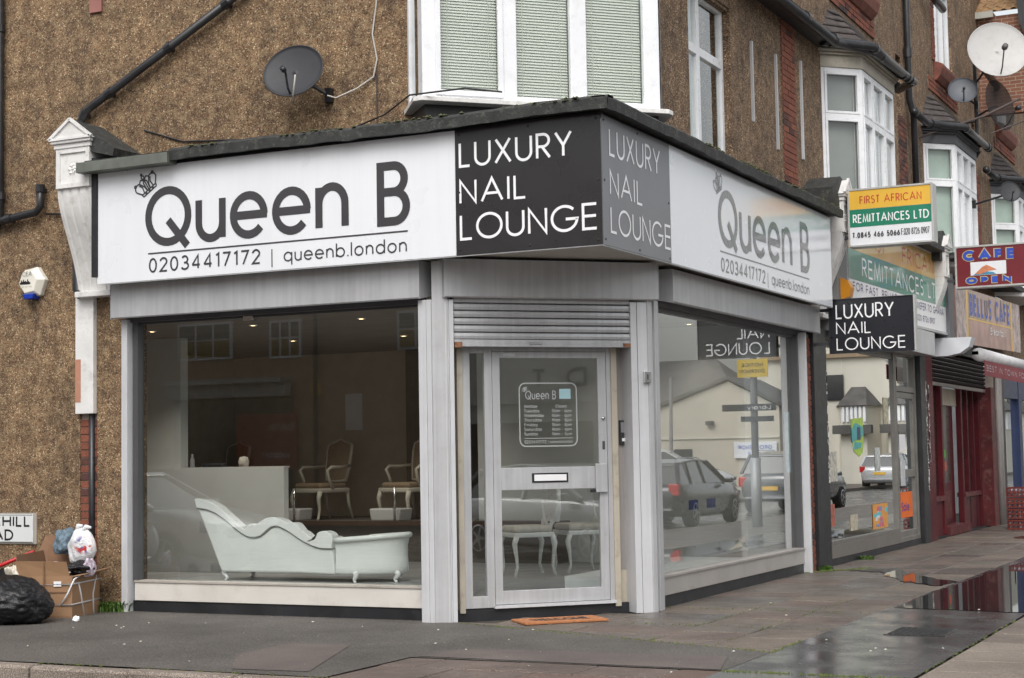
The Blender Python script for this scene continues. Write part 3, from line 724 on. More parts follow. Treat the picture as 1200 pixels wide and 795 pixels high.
# ---- stone corbel at the left end
def corbel(parent, x0, x1, zt, y_out, name='corbel', side=1, fr=None):
    """white console bracket: pediment cap, panelled block and fluted scroll that dies into the wall"""
    W = x1-x0; xm = (x0+x1)/2
    F = fr or Fr((0,0),(1,0),(0,-1)); o = y_out
    t = put(name, F.box(MB(), x0, x1, zt-.66, zt-.22, 0, o-.02), M['whitepaint'], parent, bevel=.006)
    b = MB(); F.box(b, x0+.05, x1-.05, zt-.62, zt-.29, o-.02, o-.012)
    put('panel', b, M['whitepaint'], t)
    b = MB()
    for q in ((x0,x0+.05,zt-.66,zt-.25),(x1-.05,x1,zt-.66,zt-.25),(x0+.05,x1-.05,zt-.30,zt-.25),(x0+.05,x1-.05,zt-.66,zt-.61)): F.box(b, *q, o-.02, o+.008)
    put('panel_frame', b, M['whitepaint'], t, bevel=.004)
    b = MB(); q = random.Random(3)
    for k in range(14):
        a = q.uniform(0,6.28); r_ = q.uniform(.0,.07); cx, cz = xm+r_*cos(a), zt-.46+r_*sin(a)
        P = [F.p(cx+.025*cos(w_), cz+.025*sin(w_), o-.012) for w_ in (0,1.57,3.14,4.71)]+[F.p(cx, cz, o+.006)]
        b.add(P, [(0,1,4),(1,2,4),(2,3,4),(3,0,4)])
    put('rosette', b, M['whitepaint'], t)
    b = MB(); F.box(b, x0-.02, x1+.02, zt-.25, zt-.20, 0, o+.02); F.box(b, x0-.04, x1+.04, zt-.20, zt-.165, 0, o+.045)
    put('cap_moulding', b, M['whitepaint'], t, bevel=.008)
    b = MB(); F.poly(b, [(x0-.06, zt-.165), (x1+.06, zt-.165), (xm, zt+.035)], 0, o+.04)
    put('pediment', b, M['whitepaint'], t)
    b = MB(); F.poly(b, [(x0+.03, zt-.145), (x1-.03, zt-.145), (xm, zt-.02)], o+.0405, o+.0445)
    for (a0, a1) in (((x0-.06, zt-.165), (xm, zt+.035)), ((xm, zt+.035), (x1+.06, zt-.165))):
        b.bar(F.p(a0[0], a0[1]+.01, o+.045), F.p(a1[0], a1[1]+.01, o+.045), .03, .03)
    b.bar(F.p(x0-.05, zt-.155, o+.045), F.p(x1+.05, zt-.155, o+.045), .03, .025)
    put('pediment_moulding', b, M['whitepaint'], t)
    # fluted scroll
    prof = []
    for i in range(17):
        s = i/16; z = zt-.66-s*1.04
        n = (o-.02)*(1-s)**1.0*(.55+.45*cos(s*pi)) + .10*s + .10*sin(s*pi)
        prof.append((n, z))
    b = MB(); b.smooth = False; nf = 4; U = []
    for k in range(nf):
        a = x0+W*(k+.0)/nf; U += [(a, 0), (a+W/nf*.30, 0), (a+W/nf*.42, -.016), (a+W/nf*.58, -.016), (a+W/nf*.70, 0)]
    U.append((x1, 0)); m_ = len(U)
    for (n, z) in prof:
        for (u_, d) in U: b.v.append(F.p(u_, z, n+d))
    for i in range(len(prof)-1):
        for k in range(m_-1): b.f.append((i*m_+k, i*m_+k+1, (i+1)*m_+k+1, (i+1)*m_+k))
    for (u_) in (x0, x1):
        P = [F.p(u_, z, n) for n, z in prof]+[F.p(u_, prof[-1][1], 0), F.p(u_, prof[0][1], 0)]
        b.add(P, [tuple(range(len(P)))])
    put('fluted_scroll', b, M['whitepaint'], t)
    b = MB(); F.box(b, x0-.01, x1+.06, zt-1.76, zt-1.70, 0, .16)
    put('foot_block', b, M['whitepaint'], t, bevel=.006)
    return t
cth = corbel(cb, -5.69, -5.25, 5.0, .45)
put('corbel_roof', MB().prism([(-5.74,4.83),(-4.96,4.62),(-4.94,4.70),(-5.46,5.04)], 'y', -.44, -.001), M['felt'], cb)
put('corbel_cheek', MB().prism([(-5.25,-.42),(-5.19,-.42),(-4.96,-.002),(-5.25,-.002)], 'z', 3.4, 4.63), M['black'], cb)
# ---- LEFT SHOP WINDOW
G0 = .305
put('plinth', MB().box(-5.03,-1.45,-.035,.2,-.05,.113), M['black'], cb)
put('stall_riser', MB().box(-5.0,-1.5,-.05,.12,.116,.298), M['cream'], cb, bevel=.004)
put('window_sill', MB().box(-5.0,-1.5,-.062,.12,.299,.318), mat('dark_cream_sill', (.4,.37,.33), .5, dirt=(.2,.17,.13), dirt_amt=.5), cb)
wl = put('window_frame', MB().box(-5.03,-4.965,-.04,.06,.319,2.99).box(-1.64,-1.56,-.04,.06,.319,2.99).box(-4.965,-1.64,-.0,.06,2.93,2.99), M['alu_d'], cb)
put('window_pane', MB().add([(-4.965,.03,.319),(-1.64,.03,.319),(-1.64,.03,2.93),(-4.965,.03,2.93)], [(0,1,2,3)]), M['glass'], wl)
put('shutter_guide', MB().box(-5.115,-5.04,-.12,.02,.0,2.98), M['alu_l'], cb, bevel=.004)
put('shutter_guide', MB().box(-1.575,-1.53,-.18,-.03,0,2.97).box(-1.528,-1.49,-.185,-.03,0,2.97).box(-1.488,-1.44,-.18,-.03,0,2.97), M['alu_l'], cb, bevel=.003)
mb = MB(); mb.prism([(-1.44,-.16),(-1.30,-.115),(-1.33,-.0),(-1.44,-.0)], 'z', 0, 3.33); put('corner_post', mb, M['alu'], cb, bevel=.003)
mb = MB(); FC.box(mb, -1.02, -.985, 0, 2.97, -1.2, -.845); FC.box(mb, -.983, -.94, 0, 2.97, -1.2, -.84); put('shutter_guide', mb, M['alu_l'], cb, bevel=.003)
# shutter housings
def hood(fr, u0, u1, z0, z1, n, back, lab=None):
    b = MB(); fr.prof(b, [(back, z0+.05), (n-.012, z0+.0), (n, z0+.012), (n, z1), (back, z1)], u0+.003, u1-.003)
    h = put('shutter_housing', b, M['alu'], cb, label=lab)
    b = MB(); fr.prof(b, [(back, z0+.045), (n+.004, z0-.004), (n+.004, z1+.002), (back, z1+.002)], u0-.002, u0+.002)
    fr.prof(b, [(back, z0+.045), (n+.004, z0-.004), (n+.004, z1+.002), (back, z1+.002)], u1-.002, u1+.002)
    put('end_plate', b, M['alu'], h)
    b = MB(); fr.box(b, u0+.05, u1-.05, z0-.03, z0+.04, back+.05, back+.09); put('guide_slot', b, M['alu_d'], h)
    return h
hood(FL, -5.145, -1.52, 2.98, 3.332, .25, -.02)
hood(FC, -1.04, 1.115, 2.985, 3.345, -.79, -1.15)
hood(FR, 1.76, 7.02, 3.0, 3.33, .22, -.05)
put('latch_plate', MB().box(-3.66,-3.54,-.03,-.02,2.9,2.945), M['steel'], cb)
# ---- DOORWAY on the chamfer
DN = -1.06          # n of the door plane
b = MB(); FC.box(b, -.95, .95, -.05, .092, -1.3, -1.03); put('plinth', b, M['black'], cb)
sh = None
b = MB(); FC.box(b, -.93, .84, 2.56, 2.60, -.905, -.86); FC.box(b, -.93, .84, 2.533, 2.56, -.915, -.85); bottom = b
shr = put('roller_shutter', bottom, M['alu'], cb, bevel=.003)
for i in range(6):
    b = MB(); z = 2.602+i*.068
    FC.prof(b, [(-.905, z), (-.868, z+.006), (-.862, z+.03), (-.868, z+.056), (-.885, z+.064), (-.905, z+.066)], -.93, .84); put('slat', b, M['alu'], shr)
b = MB(); FC.box(b, -.93, -.86, 2.525, 2.575, -.86, -.835); FC.box(b, .76, .83, 2.535, 2.57, -.86, -.835); put('rusty_bracket', b, mat('rust', (.22,.1,.05), .8, var=.4, scale=30), shr)
b = MB(); FC.box(b, -.19, -.07, 2.55, 2.58, -.855, -.85); put('latch_plate', b, M['steel'], shr)
# right guide, corner post, right window guide
b = MB(); FC.box(b, .835, .9, 0, 2.97, -1.2, -.845); FC.box(b, .903, 1.01, 0, 2.97, -1.2, -.838); put('shutter_guide', b, M['alu_l'], cb, bevel=.003)
b = MB(); b.prism([(.128,1.30),(.152,1.35),(.05,1.47),(-.05,1.40),(-.05,1.30)], 'z', 0, 3.0); put('corner_post', b, M['alu'], cb, bevel=.003)
put('shutter_guide', MB().box(-.05,.13,1.475,1.58,0,3.0), M['alu'], cb, bevel=.003)
b = MB(); FC.box(b, .95, 1.02, 2.19, 2.3, -.838, -.80); ks = put('key_switch', b, M['steel'], cb, bevel=.004)
b = MB(); FC.box(b, .98, .99, 2.22, 2.27, -.80, -.797); put('keyhole', b, M['black'], ks)
# side cheeks of the recess
b = MB(); FC.box(b, -.95, -.87, .09, 3.0, -1.3, DN-.06); FC.box(b, .755, .95, .40, 3.0, -1.25, DN-.03); put('reveal', b, mat('warm_grey_panel', (.30,.28,.27), .45, var=.08, scale=2, streak=.1), cb)
b = MB(); FC.box(b, .757, .95, .092, .398, -1.25, DN-.02); put('reveal_base', b, M['wood'], cb)
b = MB(); FC.box(b, -.865, -.81, .06, 2.56, DN-.05, DN+.05); FC.box(b, .69, .75, .06, 2.56, DN-.05, DN+.05); put('door_post', b, M['wood'], cb, bevel=.004)
def frame(parent, fr, u0, u1, z0, z1, w_, n0, n1, m, name='window_frame', gl=None, ws=None, bev=.003, pane='window_pane', wb=None):
    """rectangular frame with one pane"""
    wb = wb or w_; ws = ws or w_
    b = MB(); fr.box(b, u0, u0+ws, z0, z1, n0, n1); fr.box(b, u1-ws, u1, z0, z1, n0, n1); fr.box(b, u0+ws, u1-ws, z1-w_, z1, n0, n1); fr.box(b, u0+ws, u1-ws, z0, z0+wb, n0, n1)
    f = put(name, b, m, parent, bevel=bev)
    if gl:
        nn = (n0+n1)/2; g = MB().add([fr.p(u0+ws, z0+wb, nn), fr.p(u1-ws, z0+wb, nn), fr.p(u1-ws, z1-w_, nn), fr.p(u0+ws, z1-w_, nn)], [(0,1,2,3)])
        put(pane, g, gl, f)
    return f
frame(cb, FC, -.808, -.515, .10, 2.56, .075, DN-.03, DN+.03, M['alu'], 'sidelight_frame', M['glass_d'], ws=.075, wb=.11)
# the door
dr = put('door', MB(), M['alu'], cb) if False else None
b = MB()
u0, u1 = -.51, .645
FC.box(b, u0, u0+.075, .125, 2.5, DN-.025, DN+.025); FC.box(b, u1-.085, u1, .125, 2.5, DN-.025, DN+.025)
FC.box(b, u0+.075, u1-.085, 2.44, 2.5, DN-.025, DN+.025); FC.box(b, u0+.075, u1-.085, 1.19, 1.40, DN-.025, DN+.025); FC.box(b, u0+.075, u1-.085, .125, .25, DN-.025, DN+.025)
door = put('door', b, M['alu'], cb, bevel=.003)
for z0, z1 in ((1.40, 2.44), (.25, 1.19)):
    put('pane', MB().add([FC.p(u0+.075, z0, DN), FC.p(u1-.085, z0, DN), FC.p(u1-.085, z1, DN), FC.p(u0+.075, z1, DN)], [(0,1,2,3)]), M['glass_d'], door)
b = MB(); FC.box(b, -.13, .235, 1.255, 1.345, DN+.025, DN+.031); put('letterbox_surround', b, M['black'], door)
b = MB(); FC.box(b, -.11, .215, 1.27, 1.33, DN+.031, DN+.042); put('letterbox', b, M['vinyl_w'], door, bevel=.003)
b = MB(); FC.box(b, .51, .63, 1.15, 1.425, DN+.025, DN+.06); put('pull_plate', b, M['alu'], door, bevel=.006)
b = MB(); FC.box(b, .46, .51, 1.15, 1.18, DN+.025, DN+.05); put('latch', b, M['black'], door)
c_ = FC.p(.605, 1.86, DN+.025); b = MB().lathe([(0,.022),(.016,.02),(.018,0)], c_, (S2,-S2,0), 14); put('lock_cylinder', b, M['steel'], door, smooth=True)
for z in (1.60, .78):
    b = MB(); FC.box(b, .595, .62, z-.04, z+.04, DN+.025, DN+.03); FC.box(b, .602, .613, z-.02, z+.02, DN+.03, DN+.033); put('keyhole_plate', b, M['alu_d' if z > 1 else 'alu'], door)
b = MB(); FC.box(b, -.4, -.28, 2.455, 2.485, DN+.025, DN+.032); put('name_plate', b, M['alu_l'], door)
b = MB(); FC.box(b, .647, .69, .10, 2.56, DN-.03, DN+.03); FC.box(b, -.513, .645, 2.503, 2.56, DN-.03, DN+.03); FC.box(b, -.513, -.512, .1, 2.5, DN-.03, DN); put('door_frame', b, M['alu'], cb, bevel=.003)
b = MB(); FC.box(b, -.53, .69, .094, .12, DN-.05, DN+.07); put('threshold', b, M['alu_l'], cb)
b = MB(); FC.box(b, -.95, .95, 2.56, 3.0, -1.3, -1.1); put('transom_panel', b, M['black'], cb)
b = MB(); FC.box(b, .79, .89, 1.60, 1.84, DN-.03, DN-.0); ic = put('intercom', b, M['black'], cb, bevel=.006)
b = MB(); FC.box(b, .80, .88, 1.72, 1.82, DN-.0, DN+.004); put('speaker_grille', b, mat('mid_grey', (.2,.2,.21), .5), ic)
b = MB(); FC.box(b, .81, .87, 1.635, 1.665, DN-.0, DN+.006); put('call_button', b, M['vinyl_w'], ic)
# opening hours transfer on the upper pane
VD = mat('frosted_vinyl', (.4,.42,.42), .5); n_ = DN+.004; b = MB()
U0, U1, Z0, Z1, rc = -.235, .345, 1.60, 2.20, .06
pl = [(U0+rc, Z0)]+[(U1-rc, Z0)]+arc(U1-rc, Z0+rc, rc, rc, -90, 0, 5)+[(U1, Z1-rc)]+arc(U1-rc, Z1-rc, rc, rc, 0, 90, 5)+[(U0+rc, Z1)]+arc(U0+rc, Z1-rc, rc, rc, 90, 180, 5)+[(U0, Z0+rc)]+arc(U0+rc, Z0+rc, rc, rc, 180, 270, 5)
pl[-1] = pl[0]
ribbon(b, FC, pl, .012, n_)
text_mb(b, FC, 'Queen B', -.175, 2.045, .31, .085, n_, .1, .68)
crown_mb(b, FC, -.18, 2.14, .035, .6, n_, .005)
hrs = [('Monday','Closed'),('Tuesday','10am - 6pm'),('Wednesday','10am - 6pm'),('Thursday','10am - 8pm'),('Friday','10am - 8pm'),('Saturday','10am - 6pm'),('Sunday','11am - 5pm')]
for i, (d, h) in enumerate(hrs):
    z = 1.965-i*.044
    text_mb(b, FC, d, -.19, z, .021*len(d)+.01, .032, n_, .14); text_mb(b, FC, h, .09 if i else .13, z, .2 if i else .11, .03, n_, .13)
FC.box(b, -.19, .3, 1.672, 1.678, n_-.001, n_+.001)
text_mb(b, FC, '02034417172', -.19, 1.625, .22, .032, n_, .14); text_mb(b, FC, '| queenb.london', .05, 1.628, .25, .028, n_, .12)
put('opening_hours', b, VD, door)
b = MB(); FC.box(b, .17, .285, 2.05, 2.145, n_-.001, n_+.001); put('payment_sticker', b, mat('pale_blue_sticker', (.35,.55,.6), .4), door)
# ---- RIGHT SHOP WINDOW
IM_LEDGE = mat('added_ledge_white', (.75,.77,.76), .35, var=.05)
put('plinth', MB().box(-.2,.03,1.58,6.75,-.05,.113), M['black'], cb)
put('stall_riser', MB().box(-.12,.045,1.58,6.7,.116,.29), mat('taupe_panel', (.36,.34,.32), .45, var=.07, scale=2, dirt=(.2,.17,.13), dirt_amt=.4), cb, bevel=.004)
put('window_sill', MB().box(-.12,.058,1.58,6.7,.291,.312), mat('taupe_sill', (.34,.31,.29), .5), cb)
wr = put('window_frame', MB().box(-.06,.03,1.58,1.63,.313,3.0).box(-.06,.04,6.58,6.63,.313,3.0).box(-.06,.0,1.63,6.58,2.93,3.0), M['alu_d'], cb)
put('window_pane', MB().add([(-.03,1.63,.313),(-.03,6.58,.313),(-.03,6.58,2.93),(-.03,1.63,2.93)], [(0,1,2,3)]), M['glass'], wr)
put('added_bright_ledge', MB().box(-1.15,-.08,2.05,5.3,.13,.27), IM_LEDGE, wr)  # white board added to brighten the foot of the side window
put('shutter_guide', MB().box(-.05,.135,6.635,6.68,0,3.0), M['alu_l'], cb, bevel=.003)
put('track_light', MB().box(-.12,-.09,1.75,1.85,2.75,2.8), M['black'], wr)
b = MB(); FR.box(b, 6.2, 6.42, 1.25, 2.0, -.035, -.033); put('window_poster', b, mat('pale_blue_poster', (.45,.58,.6), .6, var=.25, scale=9), wr)
for yy in (2.75, 3.3):
    b = MB(); FR.box(b, yy, yy+.28, .92, 1.02, -.036, -.034); put('blue_sticker', b, mat('blue_sticker', (.04,.05,.16), .5), wr)
# ---- SHOP INTERIOR
IM = mat('white_partition', (.62,.63,.62), .35, var=.04); DKW = mat('taupe_wallpaper', (.5,.43,.345), .8, var=.08, scale=5)
put('interior_floor', MB().prism([(-9.4,.2),(-1.35,.2),(-.95,.55),(-.15,1.9),(-.15,7.2),(-9.4,7.9)], 'z', .02, .12), mat('grey_laminate', (.24,.24,.245), .35, var=.15, scale=3), cb)
put('display_floor', MB().prism([(-7.3,.13),(-1.75,.13),(-1.5,.38),(-2.3,1.7),(-7.3,1.7)], 'z', .121, .262), mat('grey_laminate_step', (.3,.3,.3), .35, var=.12, scale=3), cb)
put('ceiling', MB().prism([(-9.4,.1),(-1.75,.1),(-.15,1.95),(-.15,7.2),(-.15,7.9),(-9.4,7.9)], 'z', 3.12, 3.2), mat('ceiling_paint', (.2,.18,.16), .8), cb)
put('interior_wall', MB().box(-9.4,-2.95,7.75,7.9,.12,3.12).box(-9.55,-9.4,.3,7.9,.12,3.12), DKW, cb)
put('partition', MB().box(-7.95,-7.32,3.7,3.85,.12,3.12).box(-9.39,-7.95,.35,.5,.12,3.12), IM, cb)
put('partition', MB().box(-.34,-.26,5.35,6.95,.12,3.12).box(-4.35,-.35,6.3,6.42,.12,3.12).box(-2.8,-.4,7.15,7.25,.12,3.12), IM, cb)
put('treatment_platform', MB().box(-9.39,-3.0,5.9,7.74,.12,.66), mat('taupe_platform', (.12,.105,.09), .6), cb)
put('platform_nosing', MB().box(-9.39,-3.0,5.86,5.9,.60,.665), mat('brown_nosing', (.1,.06,.04), .5), cb)
dl = emit('downlight_and_fill_glow', (1, .72, .38), 5)
for i, (x, y) in enumerate(((-6.45,5.0),(-4.85,5.2),(-6.9,2.6),(-5.4,2.6),(-3.9,2.6),(-2.2,2.6),(-2.2,5.6),(-.9,3.6),(-1.1,5.8))):  # first two are the shop's fittings; the rest are added to brighten the room
    h = MB().lathe([(.0,0),(.035,0),(.05,-.008),(.055,0)], (x,y,3.118), (0,0,1), 14); hh = put('downlight_and_fill', h, M['vinyl_w'], cb)
    ld = bpy.data.lights.new('downlight_and_fill_lamp', 'SPOT'); ld.energy = 75 if x < -3 else 20; ld.color = (1,.92,.80); ld.shadow_soft_size = .04; ld.spot_size = radians(115); ld.spot_blend = .9
    lo = bpy.data.objects.new('downlight_and_fill_lamp', ld); COL.objects.link(lo); lo.location = (x, y, 3.09)
    put('bulb_and_fill_disc', MB().lathe([(0,-.006),(.028,-.006)], (x,y,3.114), (0,0,1), 12), dl, hh)
# wall switch and papers seen inside
put('wall_socket', MB().box(-6.8,-6.66,3.40,3.41,.62,.76), mat('socket', (.5,.5,.5), .4), cb)
# ---- UPSTAIRS CORNER BAY
BW, BB, BT = -.672, 4.84, 7.0        # n of the face, bottom, top
bay = put('bay_window', MB().prism([(-1.80,.0),(-1.42,-.49),(-1.32,-.50),(.42,1.25),(.42,1.36),(.0,1.95),(.0,2.45),(-.05,2.5),(-.05,1.95),(-1.7,.02)], 'z', 4.77, 4.815), M['whitepaint'], cb, bevel=.005)
put('bay_void_shade', MB().prism([(-1.72,.01),(-1.38,-.34),(.29,1.30),(-.02,1.9)], 'z', 4.55, 4.768), M['black'], bay)  # shade of the void under the bay, built as a black body
b = MB()
for (s0, s1) in ((-1.24,-1.075),(-.50,-.33),(.21,.375),(.965,1.13)): FC.box(b, s0, s1, 4.816, BT, BW-.07, BW)
for (s0, s1) in ((-1.075,-.50),(-.33,.21),(.375,.965)): FC.box(b, s0, s1, 4.816, 4.875, BW-.07, BW-.002); FC.box(b, s0, s1, 6.7, BT, BW-.07, BW-.002)
put('bay_frame', b, M['white'], bay, bevel=.008)
for (s0, s1, sw) in ((-1.20,-.49,.10),(-.33,.21,.03),(.375,.965,.03)):
    e = .045
    if sw > .05: frame(bay, FC, s0+.07, s1+.02, 4.85, 6.6, .05, BW-.02, BW+.018, M['white'], 'casement')
for (s0, s1) in ((-1.075,-.50),(-.33,.21),(.375,.965)):
    put('window_pane', MB().add([FC.p(s0, 4.875, BW-.04), FC.p(s1, 4.875, BW-.04), FC.p(s1, 6.7, BW-.04), FC.p(s0, 6.7, BW-.04)], [(0,1,2,3)]), M['glass_up'], bay)
    b = MB(); z = 4.88
    while z < 6.7:
        FC.prof(b, [(BW-.090, z), (BW-.104, z+.0272), (BW-.107, z+.0268), (BW-.092, z-.002)], s0-.03, s1+.0); z += .0278
    put('blind', b, M['blind'], bay, kind='stuff')
    b = MB()
    for q in (.15,.85): FC.box(b, s0+(s1-s0)*q, s0+(s1-s0)*q+.004, 4.88, 6.7, BW-.082, BW-.08)
    put('blind_cord', b, M['blind'], bay)
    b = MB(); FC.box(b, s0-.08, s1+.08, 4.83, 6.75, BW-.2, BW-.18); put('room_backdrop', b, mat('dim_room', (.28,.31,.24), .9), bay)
# narrow left return of the bay
FBL = Fr((-1.75,-.005), (.40,-.42), (-.72,-.69))
LB = .56
b = MB(); FBL.box(b, 0, .06, 4.816, BT, -.06, 0); FBL.box(b, LB-.16, LB, 4.816, BT, -.06, 0); FBL.box(b, .06, LB-.16, 4.816, 4.88, -.06, 0); FBL.box(b, .06, LB-.16, 6.7, BT, -.06, 0); put('bay_frame', b, M['white'], bay, bevel=.005)
put('window_pane', MB().add([FBL.p(.06,4.88,-.03), FBL.p(LB-.16,4.88,-.03), FBL.p(LB-.16,6.7,-.03), FBL.p(.06,6.7,-.03)], [(0,1,2,3)]), M['glass_up'], bay)
b = MB(); b.box(.0,.05,1.4,1.9,4.816,BT); put('bay_cheek', MB().add([(.33,1.30,4.816),(.0,1.9,4.816),(.0,1.9,BT),(.33,1.30,BT)], [(0,1,2,3)]), M['white'], bay)
# upstairs window in the right wall
wnd = frame(cb, Fr((0,0),(0,1),(1,0)), 3.0, 4.40, 4.56, 6.62, .07, -.16, -.09, M['white'], 'sash_window', None)
Rf = Fr((0,0),(0,1),(1,0))
b = MB(); Rf.box(b, 3.50, 3.60, 4.63, 6.55, -.16, -.088); Rf.box(b, 3.07, 3.5, 5.90, 6.0, -.16, -.088); Rf.box(b, 3.6, 4.33, 5.90, 6.0, -.16, -.088); put('mullion', b, M['white'], wnd, bevel=.004)
for (a, c, z0, z1) in ((3.07,3.5,4.63,5.9),(3.6,4.33,4.63,5.9),(3.07,3.5,6.0,6.55),(3.6,4.33,6.0,6.55)):
    put('window_pane', MB().add([Rf.p(a,z0,-.12),Rf.p(c,z0,-.12),Rf.p(c,z1,-.12),Rf.p(a,z1,-.12)], [(0,1,2,3)]), M['glass_up'], wnd)
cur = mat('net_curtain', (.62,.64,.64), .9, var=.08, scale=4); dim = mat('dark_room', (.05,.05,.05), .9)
def curtain(parent, fr, u0, u1, z0, z1, n, m=None, amp=.02, name='curtain'):
    b = MB(); N_ = max(6, int((u1-u0)/.035))
    for i in range(N_+1):
        u = u0+(u1-u0)*i/N_; d = amp*sin(i*1.9)+amp*.5*sin(i*.7)
        b.v += [fr.p(u, z0, n+d), fr.p(u, z1, n+d*.6)]
        if i: k = len(b.v)-4; b.f.append((k, k+2, k+3, k+1))
    return put(name, b, m or cur, parent, smooth=True)
curtain(wnd, Rf, 3.05, 3.98, 4.6, 6.6, -.25)
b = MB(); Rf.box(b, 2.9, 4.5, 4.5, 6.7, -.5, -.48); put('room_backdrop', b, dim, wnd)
put('window_lintel', MB().box(-.2,-.02,3.0,4.4,6.58,6.62), M['pebble2'], cb)
# gutter of the corner building
gut = MB().tube([(.28,.5,6.93),(.28,8.0,6.99),(.62,8.75,6.97),(.66,11.0,7.0),(.3,11.5,7.02)], .062, 10); 
gt = put('gutter', gut, M['pipe'], cb, smooth=True)
b = MB()
for y in (2.2, 4.1, 5.4, 6.6, 7.9): b.tube([(.28,y-.05,6.95+.008*y),(.28,y+.05,6.95+.008*y)], .075, 10)
for y in (9.1, 10.4): b.tube([(.635,y-.05,6.985),(.64,y+.05,6.985)], .075, 10)
put('gutter_bracket', b, M['pipe'], gt)
put('eaves_board', MB().box(-.05,.22,.5,8.1,6.98,7.05), M['black'], cb)
put('left_roof', MB().add([(-14.2,-.3,8.15),(-1.5,-.3,8.15),(-1.5,4,11),(-14.2,4,11),(-14.2,8.3,8.15),(-.2,8.3,8.15)], [(0,1,2,3),(3,2,5,4)]), M['slate'], cb)
put('main_roof', MB().add([(.3,.5,7.05),(.3,6.7,7.05),(-3,6.7,9.6),(-3,.5,9.6)], [(0,1,2,3)]), M['slate'], cb)
# ================================================================= THE TERRACE ALONG THE SIDE STREET
curt_b = mat('vertical_blind', (.82,.84,.85), .8, var=.05, scale=3)
net_reflect_tone = mat('net_with_reflection', (.27,.28,.28), .9, var=.06)  # net curtain whose grey also carries the reflection in the side pane
def bay2(parent, y0, yl, ent, z0=4.72, zt=6.74, side_c=None):
    """splayed first-floor bay: near splay, front, far splay; hip roof and gutter"""
    d = .45; yf0, yf1 = y0+d, yl-d
    Fs = Fr((0,y0), (1,1), (1,-1)); Ff = Fr((d,yf0), (0,1), (1,0)); Fe = Fr((d,yf1), (-1,1), (1,1)); Ls = d*sqrt(2); Lf = yf1-yf0
    bw = put('bay_window', MB().prism([(-.02,y0-.04),(d+.05,yf0-.03),(d+.05,yf1+.03),(-.02,yl+.04)], 'z', z0-.1, z0-.001), M['whitepaint'], parent)
    def fr_(F, L, cuts, zc, nm='bay_frame'):
        b = MB(); F.box(b, 0, .05, z0, zt, -.06, 0); F.box(b, L-.05, L, z0, zt, -.06, 0); F.box(b, .05, L-.05, z0, z0+.07, -.06, 0); F.box(b, .05, L-.05, zt-.06, zt, -.06, 0)
        F.box(b, .05, L-.05, zc-.035, zc+.035, -.06, .006)
        for c in cuts: F.box(b, c-.03, c+.03, z0+.07, zc-.035, -.06, .004); F.box(b, c-.03, c+.03, zc+.035, zt-.06, -.06, .004)
        f = put(nm, b, M['white'], bw, bevel=.006)
        ed = [.05]+cuts+[L-.05]
        for i in range(len(ed)-1):
            a, c = ed[i]+(.03 if i else 0), ed[i+1]-(.03 if i < len(ed)-2 else 0)
            for q0, q1 in ((z0+.07, zc-.035), (zc+.035, zt-.06)):
                put('window_pane', MB().add([F.p(a,q0,-.035),F.p(c,q0,-.035),F.p(c,q1,-.035),F.p(a,q1,-.035)], [(0,1,2,3)]), M['glass_up'], f)
                if F is not Ff and i == 0 and F is Fs:
                    pass
                g = MB(); e = .035; F.box(g, a, a+e, q0, q1, -.04, .012); F.box(g, c-e, c, q0, q1, -.04, .012); F.box(g, a+e, c-e, q0, q0+e, -.04, .012); F.box(g, a+e, c-e, q1-e, q1, -.04, .012)
                put('casement', g, M['white'], f, bevel=.004)
        return f
    fr_(Fs, Ls, [], 6.07); fr_(Ff, Lf, [Lf*.30, Lf*.66], 6.07); fr_(Fe, Ls, [], 6.07)
    b = MB(); Fs.box(b, .03, Ls+.05, z0, zt, -.12, -.11); put('curtain', b, net_reflect_tone if side_c is None else side_c, bw)
    b = MB(); i = 0; u = 0.0
    while u < Lf-.08:
        Ff.poly(b, [(u,z0),(u+.075,z0),(u+.075,zt),(u,zt)], -.13-.02*(i % 2), -.132-.02*(i % 2)); u += .085; i += 1
    put('vertical_blind', b, curt_b, bw)
    # entablature
    b = MB(); o = .04
    def ring(zlo, zhi, g): b.prism([(-.02,y0-g),(d+g*.7,yf0-g*.6),(d+g*.7,yf1+g*.6),(-.02,yl+g)], 'z', zlo, zhi)
    ring(zt+.002, zt+.17, .03); ring(zt+.171, zt+.21, .07); ring(zt+.211, zt+.25, .11)
    put('entablature', b, ent, bw, bevel=.006)
    ring2 = [(-.02,y0-.2),(d+.12,yf0-.12),(d+.12,yf1+.12),(-.02,yl+.2)]
    b = MB(); n_rows = 6
    low = ring2; z = zt+.27
    for k in range(n_rows):
        t0, t1 = k/n_rows, (k+1)/n_rows
        def at(p, t, i): tx = [0, .0, .0, 0][i]; cy = (y0+yl)/2; w = (1-t); return (tx+(p[0]-tx)*w, p[1]+(cy-p[1])*t*.45)
        lo = [at(p, t0, i) for i, p in enumerate(low)]; hi = [at(p, min(1, t1+.04), i) for i, p in enumerate(low)]
        z_a, z_b = z+.72*t0+.02, z+.72*t1+.005
        b.add([(p[0], p[1], z_a) for p in lo]+[(p[0], p[1], z_b) for p in hi]+[(p[0], p[1], z_a-.02) for p in lo],
              [(0,1,5,4),(1,2,6,5),(2,3,7,6),(8,9,1,0),(9,10,2,1),(10,11,3,2)])
    put('bay_roof', b, M['slate'], bw)
    return bw
